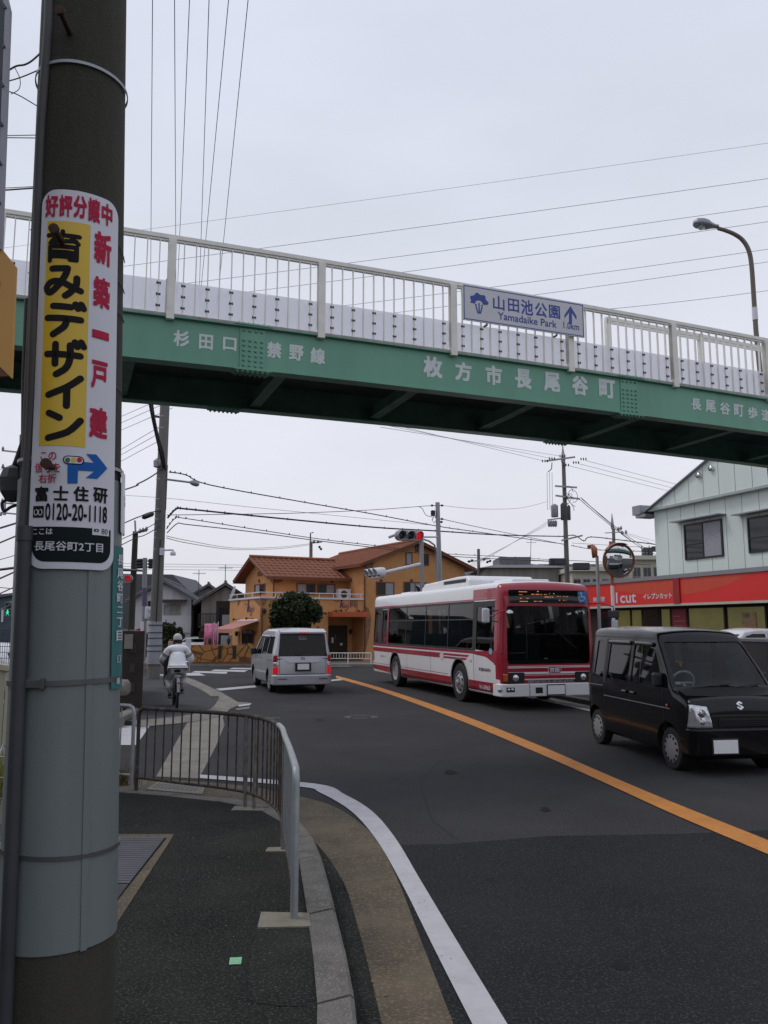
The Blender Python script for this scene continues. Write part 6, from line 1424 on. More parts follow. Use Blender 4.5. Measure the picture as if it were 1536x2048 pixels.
# dense bush in front of the restaurant
def crown(c, rx, ry, rz, n, m, name, parent, size=.10, seed=1):
    rnd = random.Random(seed); mb = MB(); cl = [Vector((rnd.gauss(0, .50), rnd.gauss(0, .42), rnd.gauss(0, .46))) for _ in range(30)]
    for i in range(n):
        k = rnd.choice(cl); p = k + Vector((rnd.gauss(0, .17), rnd.gauss(0, .17), rnd.gauss(0, .17)))
        if p.length > 1.2: p = p.normalized() * rnd.uniform(.8, 1.15)
        q = Vector((c[0] + p.x * rx, c[1] + p.y * ry, c[2] + p.z * rz)); a = Vector((rnd.gauss(0, 1), rnd.gauss(0, 1), rnd.gauss(0, 1))).normalized(); b = a.orthogonal().normalized(); sz = size * rnd.uniform(.5, 1.3)
        mb.add([q - a * sz, q + b * sz * .45, q + a * sz, q - b * sz * .45], [(0, 1, 2, 3)])
    o = mb.build(name, m, parent, fix=False); return o
cb = P(589, 1230, 38.2); bush = thing('olive_tree', (cb.x, 38.2, 0), 'dense dark green bushy tree in front of the orange restaurant', 'tree')
crown((cb.x, 38.2, cb.z), 1.15, 1.0, .95, 7000, M['leaf'], 'crown', bush, .10, 11)
mb = MB(); mb.tube([(cb.x, 38.2, 0), (cb.x + .05, 38.2, cb.z - .6), (cb.x - .1, 38.2, cb.z + .2)], [.12, .09, .04], n=8)
for k in range(7): a = k * .9; mb.tube([(cb.x + .03, 38.2, cb.z - .8 + .1 * k), (cb.x + .6 * math.cos(a), 38.2 + .6 * math.sin(a), cb.z - .2 + .1 * k)], [.04, .012], n=5)
mb.build('trunk', M['wood'], bush)
crown((cb.x, 38.2, cb.z - .05), 1.0, .75, .62, 2200, M['leaf'], 'inner_leaves', bush, .18, 9)
# pale guard fence before the restaurant entrance
gf = thing('guard_fence', (-1.5, 38.9, .1), 'pale low guard fence along the pavement before the restaurant door', 'railing')
a, b = P(650, 1306, 38.9), P(742, 1306, 38.9); mb = MB(); mb.tube([a, b], .025, n=6); mb.tube([Vector((a.x, 38.9, .35)), Vector((b.x, 38.9, .35))], .02, n=6); mb.build('rail', M['cream'], gf)
for k in range(17):
    x = a.x + (b.x - a.x) * k / 16; mb = MB(); mb.tube([(x, 38.9, .1 if k % 8 == 0 else .35), (x, 38.9, a.z)], .03 if k % 8 == 0 else .012, n=6); mb.build('post' if k % 8 == 0 else 'bar', M['cream'], gf)

# ---- old houses on the left
def house(name, label, Y, ang, xl, xr, pkx, pky, ely, ery, base_y, wallm, details):
    o = P(xl, 1230, Y); fr = Fr(o.x, Y, ang); h = thing(name, fr.W(0, 0, 0), label, 'house')
    s1 = fr.hit(xr, 1230, 0)[0]; zl = fr.hit(xl, ely, 0)[1]; sp_, zp = fr.hit(pkx, pky, 0); zz = (zl + fr.hit(xr, ery, 0)[1]) / 2
    mb = MB(); mb.box(0, s1, 0, 8, 0, zz, fr); mb.prism([fr.W(0, 0, zz), fr.W(s1, 0, zz), fr.W(s1 / 2, 0, zp - .08)], fr.e2 * 8); mb.build('wall', wallm, h)
    gable_roof(fr, 0, s1, 0, 8, zz, zp, 'd', M['greytile'], h, over=.45, rib=.26, ribr=.045); details(fr, h, s1, zz); return fr, h
def det1(fr, h, s1, zz):
    a, b, c, d = fr.rect(250, 1268, 372, 1330, -.02); mb = MB(); mb.box(-.1, s1 - .3, -.03, -.004, 0, d, fr); mb.build('dark_carport', M['wood'], h)
    a, b, c, d = fr.rect(325, 1209, 377, 1265, 0); wquad(fr, .1, s1 + .03, c, fr.hit(350, 1231, 0)[1], -.12, 'lower_band', M['oldwall'], h, .115)
    fwindow(fr, 327, 1210, 340, 1233, -.01, h, M['alu'], M['curtain'], split=0); fwindow(fr, 341, 1210, 361, 1232, -.01, h, M['alu'], M['shutterp'], split=1)
    a, b, c, d = fr.rect(326, 1201, 374, 1206, 0); mb = MB(); mb.prism([fr.W(a, 0, d), fr.W(b, 0, d), fr.W(b, -.7, c), fr.W(a, -.7, c)], (0, 0, .06)); mb.build('window_hood', M['wood'], h)
    fwindow(fr, 296, 1202, 304, 1214, -.01, h, M['wood'], split=0)
M['shutterp'] = mat('beige shutter', (.28, .26, .22), .6)
fr1, h1 = house('old_house', 'old white plastered house with a grey tiled gable roof behind the middle utility pole', 47, math.radians(7), 268, 382, 337, 1165, 1199, 1197, 1330, M['oldwall'], det1)
def det2(fr, h, s1, zz):
    a, b, c, d = fr.rect(390, 1262, 470, 1330, 0); mb = MB(); mb.box(-.1, s1, -.03, -.004, 0, d, fr); mb.build('dark_ground_floor', M['wood'], h)
    a, b, c, d = fr.rect(432, 1202, 472, 1262, 0); wquad(fr, a, b, c, d, -.05, 'dark_recess', M['wood'], h, .045)
    fwindow(fr, 436, 1213, 450, 1250, -.06, h, M['wood'], split=0)
    a, b, c, d = fr.rect(445, 1230, 474, 1250, 0); wquad(fr, a, b, c, d, -.9, 'balcony_panel', M['curtain'], h, .04); a, b, c, d = fr.rect(398, 1229, 436, 1252, 0)
    mb = MB()
    for k in range(15): s = a + (b - a) * k / 14; mb.box(s - .015, s + .015, -.9, -.87, c, d, fr)
    mb.box(a, b, -.92, -.86, d, d + .05, fr); mb.box(a, b, -.9, -.0, c - .1, c, fr); mb.build('balcony', M['wood'], h)
    for x, y in ((469, 1186),):
        s, z = fr.hit(x, y, -.6); mb = MB(); mb.lathe([(.0, .0), (.25, .03), (.38, .10), (.38, .115), (.2, .05), (0, .03)], fr.W(s, -.7, z), (-.9, -.4, .3), n=20); mb.tube([fr.W(s, -.7, z), fr.W(s + .2, 0, z - .3)], .025, n=6); mb.build('satellite_dish', M['white'], h, smooth=50)
fr2, h2 = house('old_house', 'weathered grey two storey house with a balcony between the white house and the restaurant', 46, math.radians(10), 402, 497, 461, 1171, 1202, 1200, 1330, M['oldwall2'], det2)
fr3, h3 = house('old_house', 'grey tiled house roof showing behind the gap between the two old houses', 55, math.radians(10), 376, 455, 427, 1172, 1196, 1198, 1330, M['oldwall2'], lambda *a: None)
o = P(245, 1200, 62); bb_ = thing('dark_roofed_building', (o.x, 62, 0), 'large building with a plain dark slate roof behind the old white house', 'building')
mb = MB(); tp = [P(*q, 62) for q in ((160, 1146), (345, 1149), (392, 1196), (392, 1260), (120, 1260), (120, 1196))]; mb.prism(tp, (0, 8, 0)); mb.build('roof', mat('slate roof', (.075, .078, .088), .7, var=.1), bb_)
mb = MB(); mb.box(P(122, 1200, 62).x, P(390, 1200, 62).x, 61.9, 70.2, 0, P(0, 1258, 62).z, None); mb.build('wall', M['oldwall2'], bb_)
# house far left of the big pole (dark blue wall)
o = thing('blue_grey_building', (P(0, 1250, 50).x, 50, 0), 'dark blue grey building at the left edge, behind the green pedestrian signal', 'building')
mb = MB(); mb.prism([P(*q, 50) for q in ((-150, 1235), (-150, 1320), (52, 1320), (52, 1187), (-10, 1196))], (0, 6, 0)); mb.build('wall', mat('blue grey cladding', (.05, .075, .095), .6, var=.08), o)
mb = MB(); mb.prism([P(*q, 49.8) for q in ((-150, 1237), (-10, 1196), (54, 1186), (54, 1182), (-10, 1190), (-150, 1230))], (0, 6.5, 0)); mb.build('roof_edge', M['greytile'], o)
mb = MB(); mb.prism([P(*q, 49.9) for q in ((3, 1216), (7, 1216), (6, 1244), (2, 1244))], (0, .05, 0)); mb.build('window', M['white'], o)
parked('parked_car', 'white car behind the wire mesh at the left edge of the photo', 'car', (P(-30, 1300, 22).x, 22, 0), math.radians(60), M['whitecar'], 1.45)
mf = thing('mesh_fence', (P(5, 1300, 17).x, 17, 0), 'grey wire mesh fence at the left edge in front of the white car', 'fence')
a, b = P(-80, 1258, 17), P(34, 1258, 17); mb = MB()
for k in range(27): x = a.x + (b.x - a.x) * k / 26; mb.tube([(x, 17, .5), (x, 17, a.z)], .006, n=4)
for k in range(12): z = .5 + (a.z - .5) * k / 11; mb.tube([(a.x, 17, z), (b.x, 17, z)], .006, n=4)
mb.build('mesh', M['conduit'], mf)
cf = thing('picket_fence', (P(5, 1450, 8).x, 8, .12), 'cream upright slat fence at the left edge beside the big pole', 'fence')
mb = MB(); a, b = P(-120, 1318, 8), P(22, 1336, 7.6); mb.bar(a, b, .07, .05); mb.bar(a - Vector((0, 0, .75)), b - Vector((0, 0, .75)), .05, .05); mb.build('rail', M['creamfence'] if 'creamfence' in M else mat('cream fence paint', (.46, .44, .32), .6, var=.06), cf)
for k in range(9): p = a.lerp(b, k / 8); mb = MB(); mb.box(p.x - .035, p.x + .035, p.y - .01, p.y + .01, .12, p.z - .01); mb.build('slat', MATS['cream fence paint'], cf)
wm = thing('wire_fence', (P(5, 1560, 5).x, 5, .12), 'low pale wire mesh fence with a rounded top at the left edge', 'fence')
mb = MB(); a, b = P(-160, 1490, 5.2), P(12, 1490, 5.0)
for k in range(16):
    p = a.lerp(b, k / 15); mb.tube([(p.x, p.y, .12), (p.x, p.y, p.z - .05), (p.x, p.y + .04, p.z), (p.x, p.y + .09, p.z - .03)], .0035, n=5)
for k in range(9): z = .14 + (a.z - .18) * k / 8; mb.tube([(a.x, a.y, z), (b.x, b.y, z)], .0035, n=5)
mb.build('mesh', M['steelgrey'], wm)
g = tuft(P(-6, 1490, 7.2) - Vector((0, 0, .45)), 260, .28, .5, mat('yellow green leaves', (.19, .20, .03), .8, var=.4)); g['label'] = 'yellow green weeds behind the wire fence at the left edge'

# ---- hairdresser with red fascia, pale clad building above
SF = Fr(8.7, 34.0, math.atan2(-.944, .33)); shop = thing('shop_building', SF.W(4, 0, 0), 'single storey hairdresser with a long red fascia and yellow lit windows', 'shop')
zt = (SF.hit(1200, 1171, 0)[1] + SF.hit(1500, 1145, 0)[1]) / 2; zbt = (SF.hit(1200, 1214, 0)[1] + SF.hit(1500, 1201, 0)[1]) / 2
sa, sb = SF.hit(1150, 1200, 0)[0], SF.hit(1760, 1190, 0)[0]
mb = MB(); mb.box(sa, sb, -.25, .3, zbt, zt, SF); mb.build('fascia', M['redsign'], shop)
mb = MB(); mb.box(sa - .05, sb, -.30, .35, zt + .002, zt + .14, SF); mb.build('fascia_cap', M['alu'], shop)
mb = MB(); mb.box(sa - .02, sb, -.27, .25, zbt - .08, zbt - .002, SF); mb.build('fascia_trim', M['creamwall'], shop)
mb = MB(); mb.box(sa, sb, .30, 8, 0, zt, SF); mb.build('wall', M['stuccod2'] if 'stuccod2' in M else mat('dark brown wall', (.05, .03, .025), .8), shop)
s0, s1 = SF.hit(1349, 1190, -.25)[0], SF.hit(1361, 1190, -.25)[0]; wquad(SF, s0, s1, zbt, zt - .01, -.30, 'fascia_joint', mat('dark red panel', (.33, .016, .014), .5), shop, .049)
M['redlight'] = mat('orange red panel', (.62, .065, .03), .45, var=.06)
def farc(pts, name):
    mb = MB(); mb.add([SF.W(SF.hit(x, y, -.254)[0], -.254, SF.hit(x, y, -.254)[1]) for x, y in pts], [tuple(range(len(pts)))]); mb.build(name, M['redlight'], shop)
farc([(1232, 1168.5), (1346, 1159), (1346, 1190), (1310, 1190), (1270, 1187), (1232, 1181)], 'lighter_field'); farc([(1363, 1158), (1500, 1147), (1480, 1158), (1450, 1172), (1415, 1182), (1380, 1188), (1363, 1189)], 'lighter_field')
mb = MB(); fn = lambda x, y: SF.W(x, -.258, y)
for tx, x0, y0, x1, y1, bo in (('1cut', 1232, 1184, 1272, 1206, .025), ('イレブンカット', 1286, 1186, 1344, 1198, .03), ('美容室', 1186, 1194, 1210, 1203, .02)):
    a, b, c, d = SF.rect(x0, y0, x1, y1, -.258); mb = MB(); put_text(mb, tx, fn, a, b, c, d, bo, nrm=-SF.e2); mb.build('lettering', M['white'], shop)
M['yellowlit'] = mat('yellow window film', (.17, .155, .045), .3, var=.3, scale=1.2); b_ = M['yellowlit'].node_tree.nodes['Principled BSDF']; b_.inputs['Emission Color'].default_value = (.30, .27, .07, 1); b_.inputs['Emission Strength'].default_value = .12
def shopwin(x0, x1, m, y0=1212, y1=1300, d=.24, nm='window'):
    s0, s1 = SF.hit(x0, 1235, d)[0], SF.hit(x1, 1235, d)[0]; w_ = wquad(SF, s0, s1, .25, zbt - .12, d, nm, M['wood'], shop, .058); mb = MB(); mb.box(s0 + .06, s1 - .06, d - .012, d - .002, .32, zbt - .18, SF); mb.build('pane', m, w_); return s0, s1
for x0, x1 in ((1235, 1262), (1263, 1285), (1322, 1342), (1377, 1450), (1454, 1533), (1536, 1640)): shopwin(x0, x1, M['yellowlit'])
for x0, x1 in ((1200, 1234), (1286, 1320)): shopwin(x0, x1, M['winblack'], nm='door')
a, b = shopwin(1343, 1375, M['redpanel'] if 'redpanel' in M else mat('dark red poster', (.22, .012, .02), .5), nm='poster_panel')
mb = MB()
for k in range(7): mb.box(a + .15, a + .15 + random.uniform(.3, .8), .205, .221, 2.2 - k * .17, 2.24 - k * .17, SF)
mb.build('poster_lines', mat('faint print', (.34, .10, .09), .6), shop)
a, b, c, d = SF.rect(1484, 1225, 1512, 1258, .2); wquad(SF, a, b, c, d, .20, 'poster', mat('brown poster', (.32, .20, .10), .5, var=.6, scale=4), shop, .02)
cb_ = thing('clad_building', SF.W(8, 1, 0), 'two storey building clad in pale green grey panels above the red fascia', 'building')
D_ = .75; sL = SF.hit(1311, 1090, D_)[0]; zE = (SF.hit(1311, 1017, D_)[1] + SF.hit(1530, 975, D_)[1]) / 2; sA, zA = SF.hit(1432, 918, D_); sl0, zl0 = SF.hit(1303, 1009, D_ - .2)
slope = (zA - zE) / (sA - sL); sM = sL + 7.2; zM = zE + slope * (sM - sL); sR = 2 * sM - sL
mb = MB(); mb.box(sL, sR, D_, 14, zt + .145, zE, SF); mb.build('wall', M['metalwall'], cb_)
mb = MB(); mb.prism([SF.W(sL - .05, D_ - .22, zE), SF.W(sR + .05, D_ - .22, zE), SF.W(sM, D_ - .22, zM)], SF.e2 * 13); mb.build('gable', M['metalwall'], cb_)
mb = MB(); mb.box(sL - .05, sR, D_ - .25, D_ - .001, zE - .09, zE - .002, SF); mb.build('eave_trim', mat('trim shadow grey', (.36, .41, .39), .6), cb_)
for a, b in (((sL - .28, zE - .14), (sM, zM + .04)), ((sR + .28, zE - .14), (sM, zM + .04))):
    mb = MB(); mb.prism([SF.W(a[0], D_ - .35, a[1]), SF.W(b[0], D_ - .35, b[1]), SF.W(b[0], D_ - .35, b[1] + .04), SF.W(a[0], D_ - .35, a[1] + .04)], SF.e2 * 14); mb.build('roof', M['alu'], cb_)
s_, z_ = SF.hit(1290, 1014, D_ - .3); mb = MB(); mb.box(sL - .75, sL - .28, D_ - .45, D_ + 1.2, zE - .16, zE + .2, SF); mb.box(sL - .62, sL - .02, D_ - .40, D_ + .3, zE - .28, zE - .165, SF); mb.build('gutter_box', M['alu'], cb_)
for k in range(1, 20):
    s = sL + k * .76
    if s > sR: break
    mb = MB(); mb.box(s - .006, s + .006, D_ - .004, D_ - .0005, zt + .15, zE - .09, SF); top = zE + slope * (min(s, 2 * sM - s) - sL); 
    if top - zE > .1: mb.box(s - .006, s + .006, D_ - .2245, D_ - .2205, zE + .01, top - .02, SF)
    mb.build('panel_joint', M['conduit'], cb_)
for x0, y0, x1, y1, cu in ((1370, 1043, 1447, 1117, (.52, .95)), (1497, 1028, 1590, 1102, (.6, .95))):
    w_ = fwindow(SF, x0, y0, x1, y1, D_, cb_, M['black'], split=1, curtain=cu, fw=.06); a, b, c, d = SF.rect(x0, y0, x1, y1, D_)
    mb = MB(); m_ = (c + d) / 2 - .1; mb.box(a + .05, (a + b) / 2, D_ - .055, D_ - .03, m_ - .015, m_ + .015, SF); mb.build('glazing_bar', M['black'], w_)
    mb = MB(); mb.box(a - .35, b + .2, D_ - .38, D_ - .001, d + .10, d + .14, SF); mb.build('window_hood', M['alu'], cb_)
for x, y in ((1398, 951), (1423, 937), ):
    s, z = SF.hit(x, y, D_ - .25); mb = MB(); mb.lathe([(.10, -.02), (.11, .06), (.09, .10), (0, .12)], SF.W(s, D_ - .23, z), -SF.e2, n=14); mb.build('round_vent', M['chrome'], cb_, smooth=60)
# far houses and apartments on the right
gh = thing('grey_house', (P(1045, 1150, 62).x, 62, 0), 'low grey hip roofed house far behind the bus', 'house')
mb = MB(); a, b = P(958, 1140, 62), P(1128, 1140, 62); zr_ = P(0, 1121, 62).z; ze_ = P(0, 1137, 62).z
mb.add([(a.x, 61, ze_), (b.x, 61, ze_), (b.x, 70, ze_), (a.x, 70, ze_), (a.x + 2.2, 65, zr_), (b.x - 2.2, 65, zr_)], [(0, 1, 5, 4), (1, 2, 5), (2, 3, 4, 5), (3, 0, 4), (0, 3, 2, 1)]); mb.build('roof', M['greytile'], gh)
mb = MB(); mb.box(a.x + .5, b.x - .5, 61.6, 69.5, 0, ze_ - .01); mb.build('wall', M['oldwall2'], gh)
mb = MB(); a2, b2 = P(992, 1118, 66), P(1052, 1118, 66); mb.box(a2.x, b2.x, 64, 68, zr_ - .6, a2.z); mb.build('dormer', M['greytile'], gh)
def flats(name, label, px0, px1, pyt, Y, n, m):
    a, b = P(px0, pyt, Y), P(px1, pyt, Y); t_ = thing(name, ((a.x + b.x) / 2, Y, 0), label, 'apartment block'); mb = MB(); mb.box(a.x, b.x, Y, Y + 9, 0, a.z); mb.build('wall', m, t_)
    mb = MB(); mb.box(a.x - .2, b.x + .2, Y - .5, Y + 9, a.z + .002, a.z + .3); mb.build('roof', M['creamwall'], t_)
    fl = 2
    for f in range(fl):
        z1 = a.z - .5 - f * 2.3
        for k in range(n):
            x = a.x + (b.x - a.x) * (k + .5) / n; w_ = (b.x - a.x) / n * .36; mb = MB(); mb.box(x - w_, x + w_, Y - .05, Y - .002, z1 - 1.5, z1); wd_ = mb.build('window', M['alu'], t_)
            for q in (-1, 1):
                mb = MB(); mb.box(x + q * w_ * .5 - w_ * .42, x + q * w_ * .5 + w_ * .42, Y - .07, Y - .0505, z1 - 1.42, z1 - .75); mb.box(x + q * w_ * .5 - w_ * .42, x + q * w_ * .5 + w_ * .42, Y - .07, Y - .0505, z1 - .70, z1 - .08); mb.build('pane', M['winblack'], wd_)
        if f < fl - 1: mb = MB(); mb.box(a.x - .1, b.x + .1, Y - .8, Y - .002, z1 - 2.0, z1 - 1.7); mb.build('balcony', m, t_)
    return t_
flats('apartment_block', 'cream apartment block with white gridded windows behind the round mirror', 1144, 1258, 1143, 58, 6, M['creamwall'])
f2 = flats('apartment_block', 'cream apartment block between the mirror and the pale clad building', 1262, 1345, 1120, 60, 4, M['creamwall'])
mb = MB()
for x, y in ((1292, 1100), (1302, 1100), (1292, 1110), (1302, 1110), (1310, 1097)):
    q = P(x, y, 61); mb.box(q.x - .16, q.x + .16, 61, 61.4, q.z - .17, q.z + .17)
q0, q1 = P(1286, 1117, 61), P(1316, 1117, 61)
for x in (q0.x, (q0.x + q1.x) / 2, q1.x): mb.bar((x, 61.2, q0.z - .6), (x, 61.2, q0.z + 1.0), .05, .05)
mb.bar((q0.x, 61.2, q0.z + .2), (q1.x, 61.2, q0.z + .2), .05, .05); mb.build('rooftop_unit', M['conduit'], f2)
# background row so that no bare plain shows at the horizon
for i, (x0, x1, y, Y, m) in enumerate(((-260, 20, 1215, 85, 'oldwall2'), (480, 700, 1215, 90, 'oldwall2'), (925, 1010, 1160, 88, 'oldwall'), (1100, 1210, 1150, 92, 'oldwall2'), (1300, 1700, 1180, 95, 'creamwall'), (20, 260, 1205, 90, 'oldwall'))):
    a, b = P(x0, y, Y), P(x1, y, Y); t_ = thing('distant_house', ((a.x + b.x) / 2, Y, 0), ['low grey house far off at the left edge', 'house far behind the orange restaurant', 'pale house far off behind the traffic signal pole', 'grey house far off behind the transformer pole', 'cream house far off behind the hairdresser', 'pale house far off behind the big near pole'][i], 'house')
    mb = MB(); mb.box(a.x, b.x, Y, Y + 9, 0, a.z); mb.build('wall', M[m], t_); fr = Fr(a.x, Y, 0); gable_roof(fr, 0, b.x - a.x, 0, 9, a.z, a.z + 1.3, 's', M['greytile'], t_, rib=1.0)

# ============================================================ POLES, SIGNALS, WIRES
def conc_pole(name, label, cat, base, top, r0, r1, m, cap=True):
    t_ = thing(name, (base[0], base[1], 0), label, cat); mb = MB(); b = Vector(base); t2 = Vector(top); mb.tube([b.lerp(t2, k / 8) for k in range(9)], [r0 + (r1 - r0) * k / 8 for k in range(9)], n=20); mb.build('shaft', m, t_, smooth=50); return t_
def pt(px, py, Y): return P(px, py, Y)
# middle pole
B = G(307, 1357, .1); YM = B.y; TP = P(340, 560, YM)
mp_ = conc_pole('utility_pole', 'tall concrete utility pole at the street corner beside the cyclist, with lamp arm and camera', 'utility pole', B, TP, .21, .145, M['concpole2'])
def on_mid(y, dx=0): return P(307 + (1357 - y) * .0400 + dx, y, YM)
mb = MB(); zz = [on_mid(y) for y in (1328, 1300, 1270, 1243)]; mb.tube(zz, [.262, .25, .235, .225], n=24); mb.build('protective_sheet', M['sheetlt'], mp_, smooth=50)
mb = MB()
for y in (1251, 1266, 1277, 1292, 1303): a = on_mid(y); mb.tube([a, a + Vector((0, 0, .03))], .262 if y > 1290 else .25, n=24)
mb.build('band', M['conduit'], mp_, smooth=50)
for y in (835, 858, 900, 940, 960, 1000, 1020, 1040, 1065, 1077, 1100, 1139): mb = MB(); a = on_mid(y); r_ = .19 - (1139 - y) * .00006; mb.tube([a, a + Vector((0, 0, .04))], r_, n=20); mb.build('steel_strap', M['alu'], mp_, smooth=50)
M['conduitlt'] = mat('pale pvc', (.35, .35, .36), .5)
mb = MB(); mb.tube([on_mid(1245, 4) + Vector((0, -.2, 0)), on_mid(1080, 6) + Vector((0, -.2, 0))], .02, n=6); mb.tube([on_mid(1020, 9), on_mid(930, 9)], .05, n=8); mb.build('conduit', M['wire'], mp_, smooth=50)
a = on_mid(958, 4); la = MB(); tipp = P(396, 968, YM - .3); la.tube([a, P(383, 965, YM - .3)], .035, n=8); arm = la.build('lamp_arm', M['alu'], mp_, smooth=50)
mb = MB(); c0 = P(380, 964, YM - .3); c1 = P(398, 969, YM - .3); mb.tube([c0, c0.lerp(c1, .3), c0.lerp(c1, .8), c1], [.05, .10, .10, .05], n=10); mb.build('lamp_head', M['alu'], arm, smooth=50)
a = on_mid(1103, 7); mb = MB(); tb_ = P(338, 1103, YM - .4); mb.box(a.x, a.x + .14, YM - .32, YM - .18, a.z - .15, a.z + .1); mb.tube([a + Vector((.1, -.3, .02)), P(341, 1100, YM - .3), P(346, 1100, YM - .3), P(347, 1104, YM - .3)], .03, n=8); cmr = mb.build('camera_arm', M['white'], mp_, smooth=50)
q = P(346, 1108, YM - .3); mb = MB(); mb.lathe([(.03, .10), (.09, .06), (.10, -.02), (.085, -.05)], q, (0, 0, 1), n=16); cm = mb.build('camera_dome', M['white'], cmr, smooth=50); mb = MB(); mb.lathe([(.08, -.05), (.07, -.10), (.035, -.135), (0, -.145)], q, (0, 0, 1), n=16); mb.build('camera_lens', M['black'], cm, smooth=50)
q = on_mid(930, -6); mb = MB(); mb.lathe([(0, -.16), (.12, -.12), (.13, .10), (.05, .18), (0, .2)], q + Vector((0, -.25, 0)), (0, 0, 1), n=10); mb.build('splice_box', M['alu'], mp_, smooth=40)
mb = MB(); mb.bar(on_mid(832, -24), on_mid(835, 0), .07, .07); mb.build('cross_arm', M['conduit'], mp_)
def wire(pts, label, r=.010, m=None, sag=0., group='overhead wires', n=14, name='overhead_wire', ties=0):
    """pts: (px, py, Y) ends or way points"""
    q = [P(*p) for p in pts]
    if len(q) == 2 and group in ('wires at the left edge', 'thin wires left of the middle pole') and 'loop' not in label: q[0] = q[0] + (q[0] - q[1]).normalized() * 14
    elif 'to the left' in label or 'going left' in label or 'splice box' in label: q[-1] = q[-1] + (q[-1] - q[-2]).normalized() * 14
    if len(q) == 2:
        L_ = (q[1] - q[0]).length; q = [q[0].lerp(q[1], k / n) - Vector((0, 0, sag * 4 * (k / n) * (1 - k / n))) for k in range(n + 1)]
    else: q = cat_rom(q, 5)
    mb = MB(); mb.tube(q, r, n=5); o = mb.build(name, m or M['wire'], None, smooth=60, fix=False); tag(o, label, 'wire', group)
    if ties:
        mb = MB(); L_ = len(q) - 1
        for k in range(ties):
            u = (k + .5) / ties * L_; i = int(u); a = q[i].lerp(q[i + 1], u - i); mb.box(a.x - .018, a.x + .018, a.y - .01, a.y + .01, a.z - r * 1.15, a.z + .06)
        mb.build('hanger', M['wire'], o)
    return o
W_ = M['wiregrey']
for i, (x0, x1, y1) in enumerate(((305, 301, 600), (349, 352, 590), (379, 354, 600), (418, 398, 600), (457, 399, 610), (496, 434, 610))):
    wire([(x0 + (x0 - x1) * .10, -60, 13), (x1 + (0 if i != 0 else 0), y1, 28)], ['leftmost steep wire running up from the bridge to the top of the photo', 'second steep wire from the left, above the bridge', 'third steep wire from the left, meeting the second at the bridge', 'fourth steep wire from the left, above the bridge', 'fifth steep wire from the left, leaning right as it rises', 'rightmost of the steep wires above the bridge, leaning right'][i], .0085, sag=-.0, group='steep wires above the bridge')
for i, (x0, y0, x1, y1) in enumerate(((-40, 502, 1600, 277), (-60, 572, 1600, 348), (330, 572, 1600, 403), (430, 592, 1600, 434), (600, 622, 1600, 489), (720, 634, 1600, 514), (1150, 624, 1600, 572))):
    wire([(x0, y0, 62), (x1, y1, 58)], ['faintest and highest of the long wires crossing the sky on the right', 'second highest long wire crossing the sky on the right', 'long sky wire that passes just above the street lamp head', 'long sky wire that passes behind the street lamp head', 'long sky wire crossing the lamp column below its bend', 'long sky wire crossing the straight part of the lamp column', 'lowest long sky wire, just over the bridge railing at the right'][i], .020 if i else .013, W_, sag=.15, group='long wires crossing the sky')
def cab(lab, *a, **k): return wire(*a, lab, group='street cables from the middle pole', **k)
cab('cable sloping from the lamp arm down to the right, topmost of the street cables', [(338, 944, 28), (372, 950, 28.5), (420, 970, 29), (600, 1003, 32), (740, 1027, 35), (873, 1052, 39), (948, 1063, 42), (1126, 1088, 52)], r=.022, ties=24)
cab('thick black cable running level across the middle of the street', [(335, 1036, 28), (352, 1018, 28.2), (372, 1018, 28.5), (480, 1029, 30), (740, 1054, 35), (873, 1062, 39), (1000, 1070, 45), (1128, 1073, 52)], r=.034, ties=26)
cab('cable rising slightly to the top of the grey steel pole', [(334, 1030, 28), (468, 1028.5, 30), (600, 1026, 32), (740, 1020, 35), (838, 1013, 37), (868, 1011, 38)], r=.013)
cab('paired cable passing just above the restaurant roof ridge, upper one', [(333, 1058, 28), (350, 1037, 28), (372, 1037, 28.3), (500, 1057, 30), (640, 1078, 33), (740, 1090, 35), (873, 1106, 39), (997, 1113, 45), (1127, 1121, 52)], r=.016, ties=26)
cab('paired cable passing just above the restaurant roof ridge, lower one', [(334, 1066, 28), (355, 1047, 28), (375, 1049, 28.3), (500, 1063, 30), (640, 1082, 33), (740, 1094, 35), (873, 1110, 39), (997, 1118, 45), (1127, 1124, 52)], r=.018)
cab('thin sagging wire from the middle pole to the small pole behind the roof', [(333, 1072, 28), (380, 1082, 34), (470, 1096, 44), (560, 1094, 54), (622, 1087, 60)], r=.014, m=W_)
cab('lower thin sagging wire to the small pole behind the roof', [(333, 1076, 28), (380, 1087, 34), (470, 1099, 44), (560, 1097, 54), (622, 1089, 60)], r=.016, m=W_)
cab('cable from the middle pole going left with a sag at lamp height', [(325, 938, 28), (300, 955, 27), (275, 968, 26.5), (235, 984, 25), (150, 1010, 22)], r=.024)
cab('cable to the left carrying a black splice box', [(322, 1022, 28), (300, 1025, 27.5), (280, 1033, 27), (235, 1052, 26), (150, 1090, 22)], r=.02)
q0, q1 = P(284, 1036, 27.2), P(308, 1027, 27.2); mb = MB(); mb.tube([q0, q0.lerp(q1, .15), q0.lerp(q1, .85), q1], [.03, .08, .08, .03], n=8); tag(mb.build('splice_closure', M['wire'], smooth=40), 'black cigar shaped cable splice hanging left of the middle pole', 'cable splice')
cab('lower cable from the middle pole to the left', [(322, 1040, 28), (290, 1058, 27), (235, 1082, 26), (150, 1120, 22)], r=.014)
cab('lowest cable from the middle pole to the left', [(320, 1052, 28), (290, 1070, 27), (235, 1094, 26), (150, 1140, 22)], r=.016)
cab('thick messy cable bundle hanging down from the bridge to the middle pole', [(297, 780, 20), (303, 820, 22), (312, 865, 25), (320, 900, 27), (328, 935, 28)], r=.055)
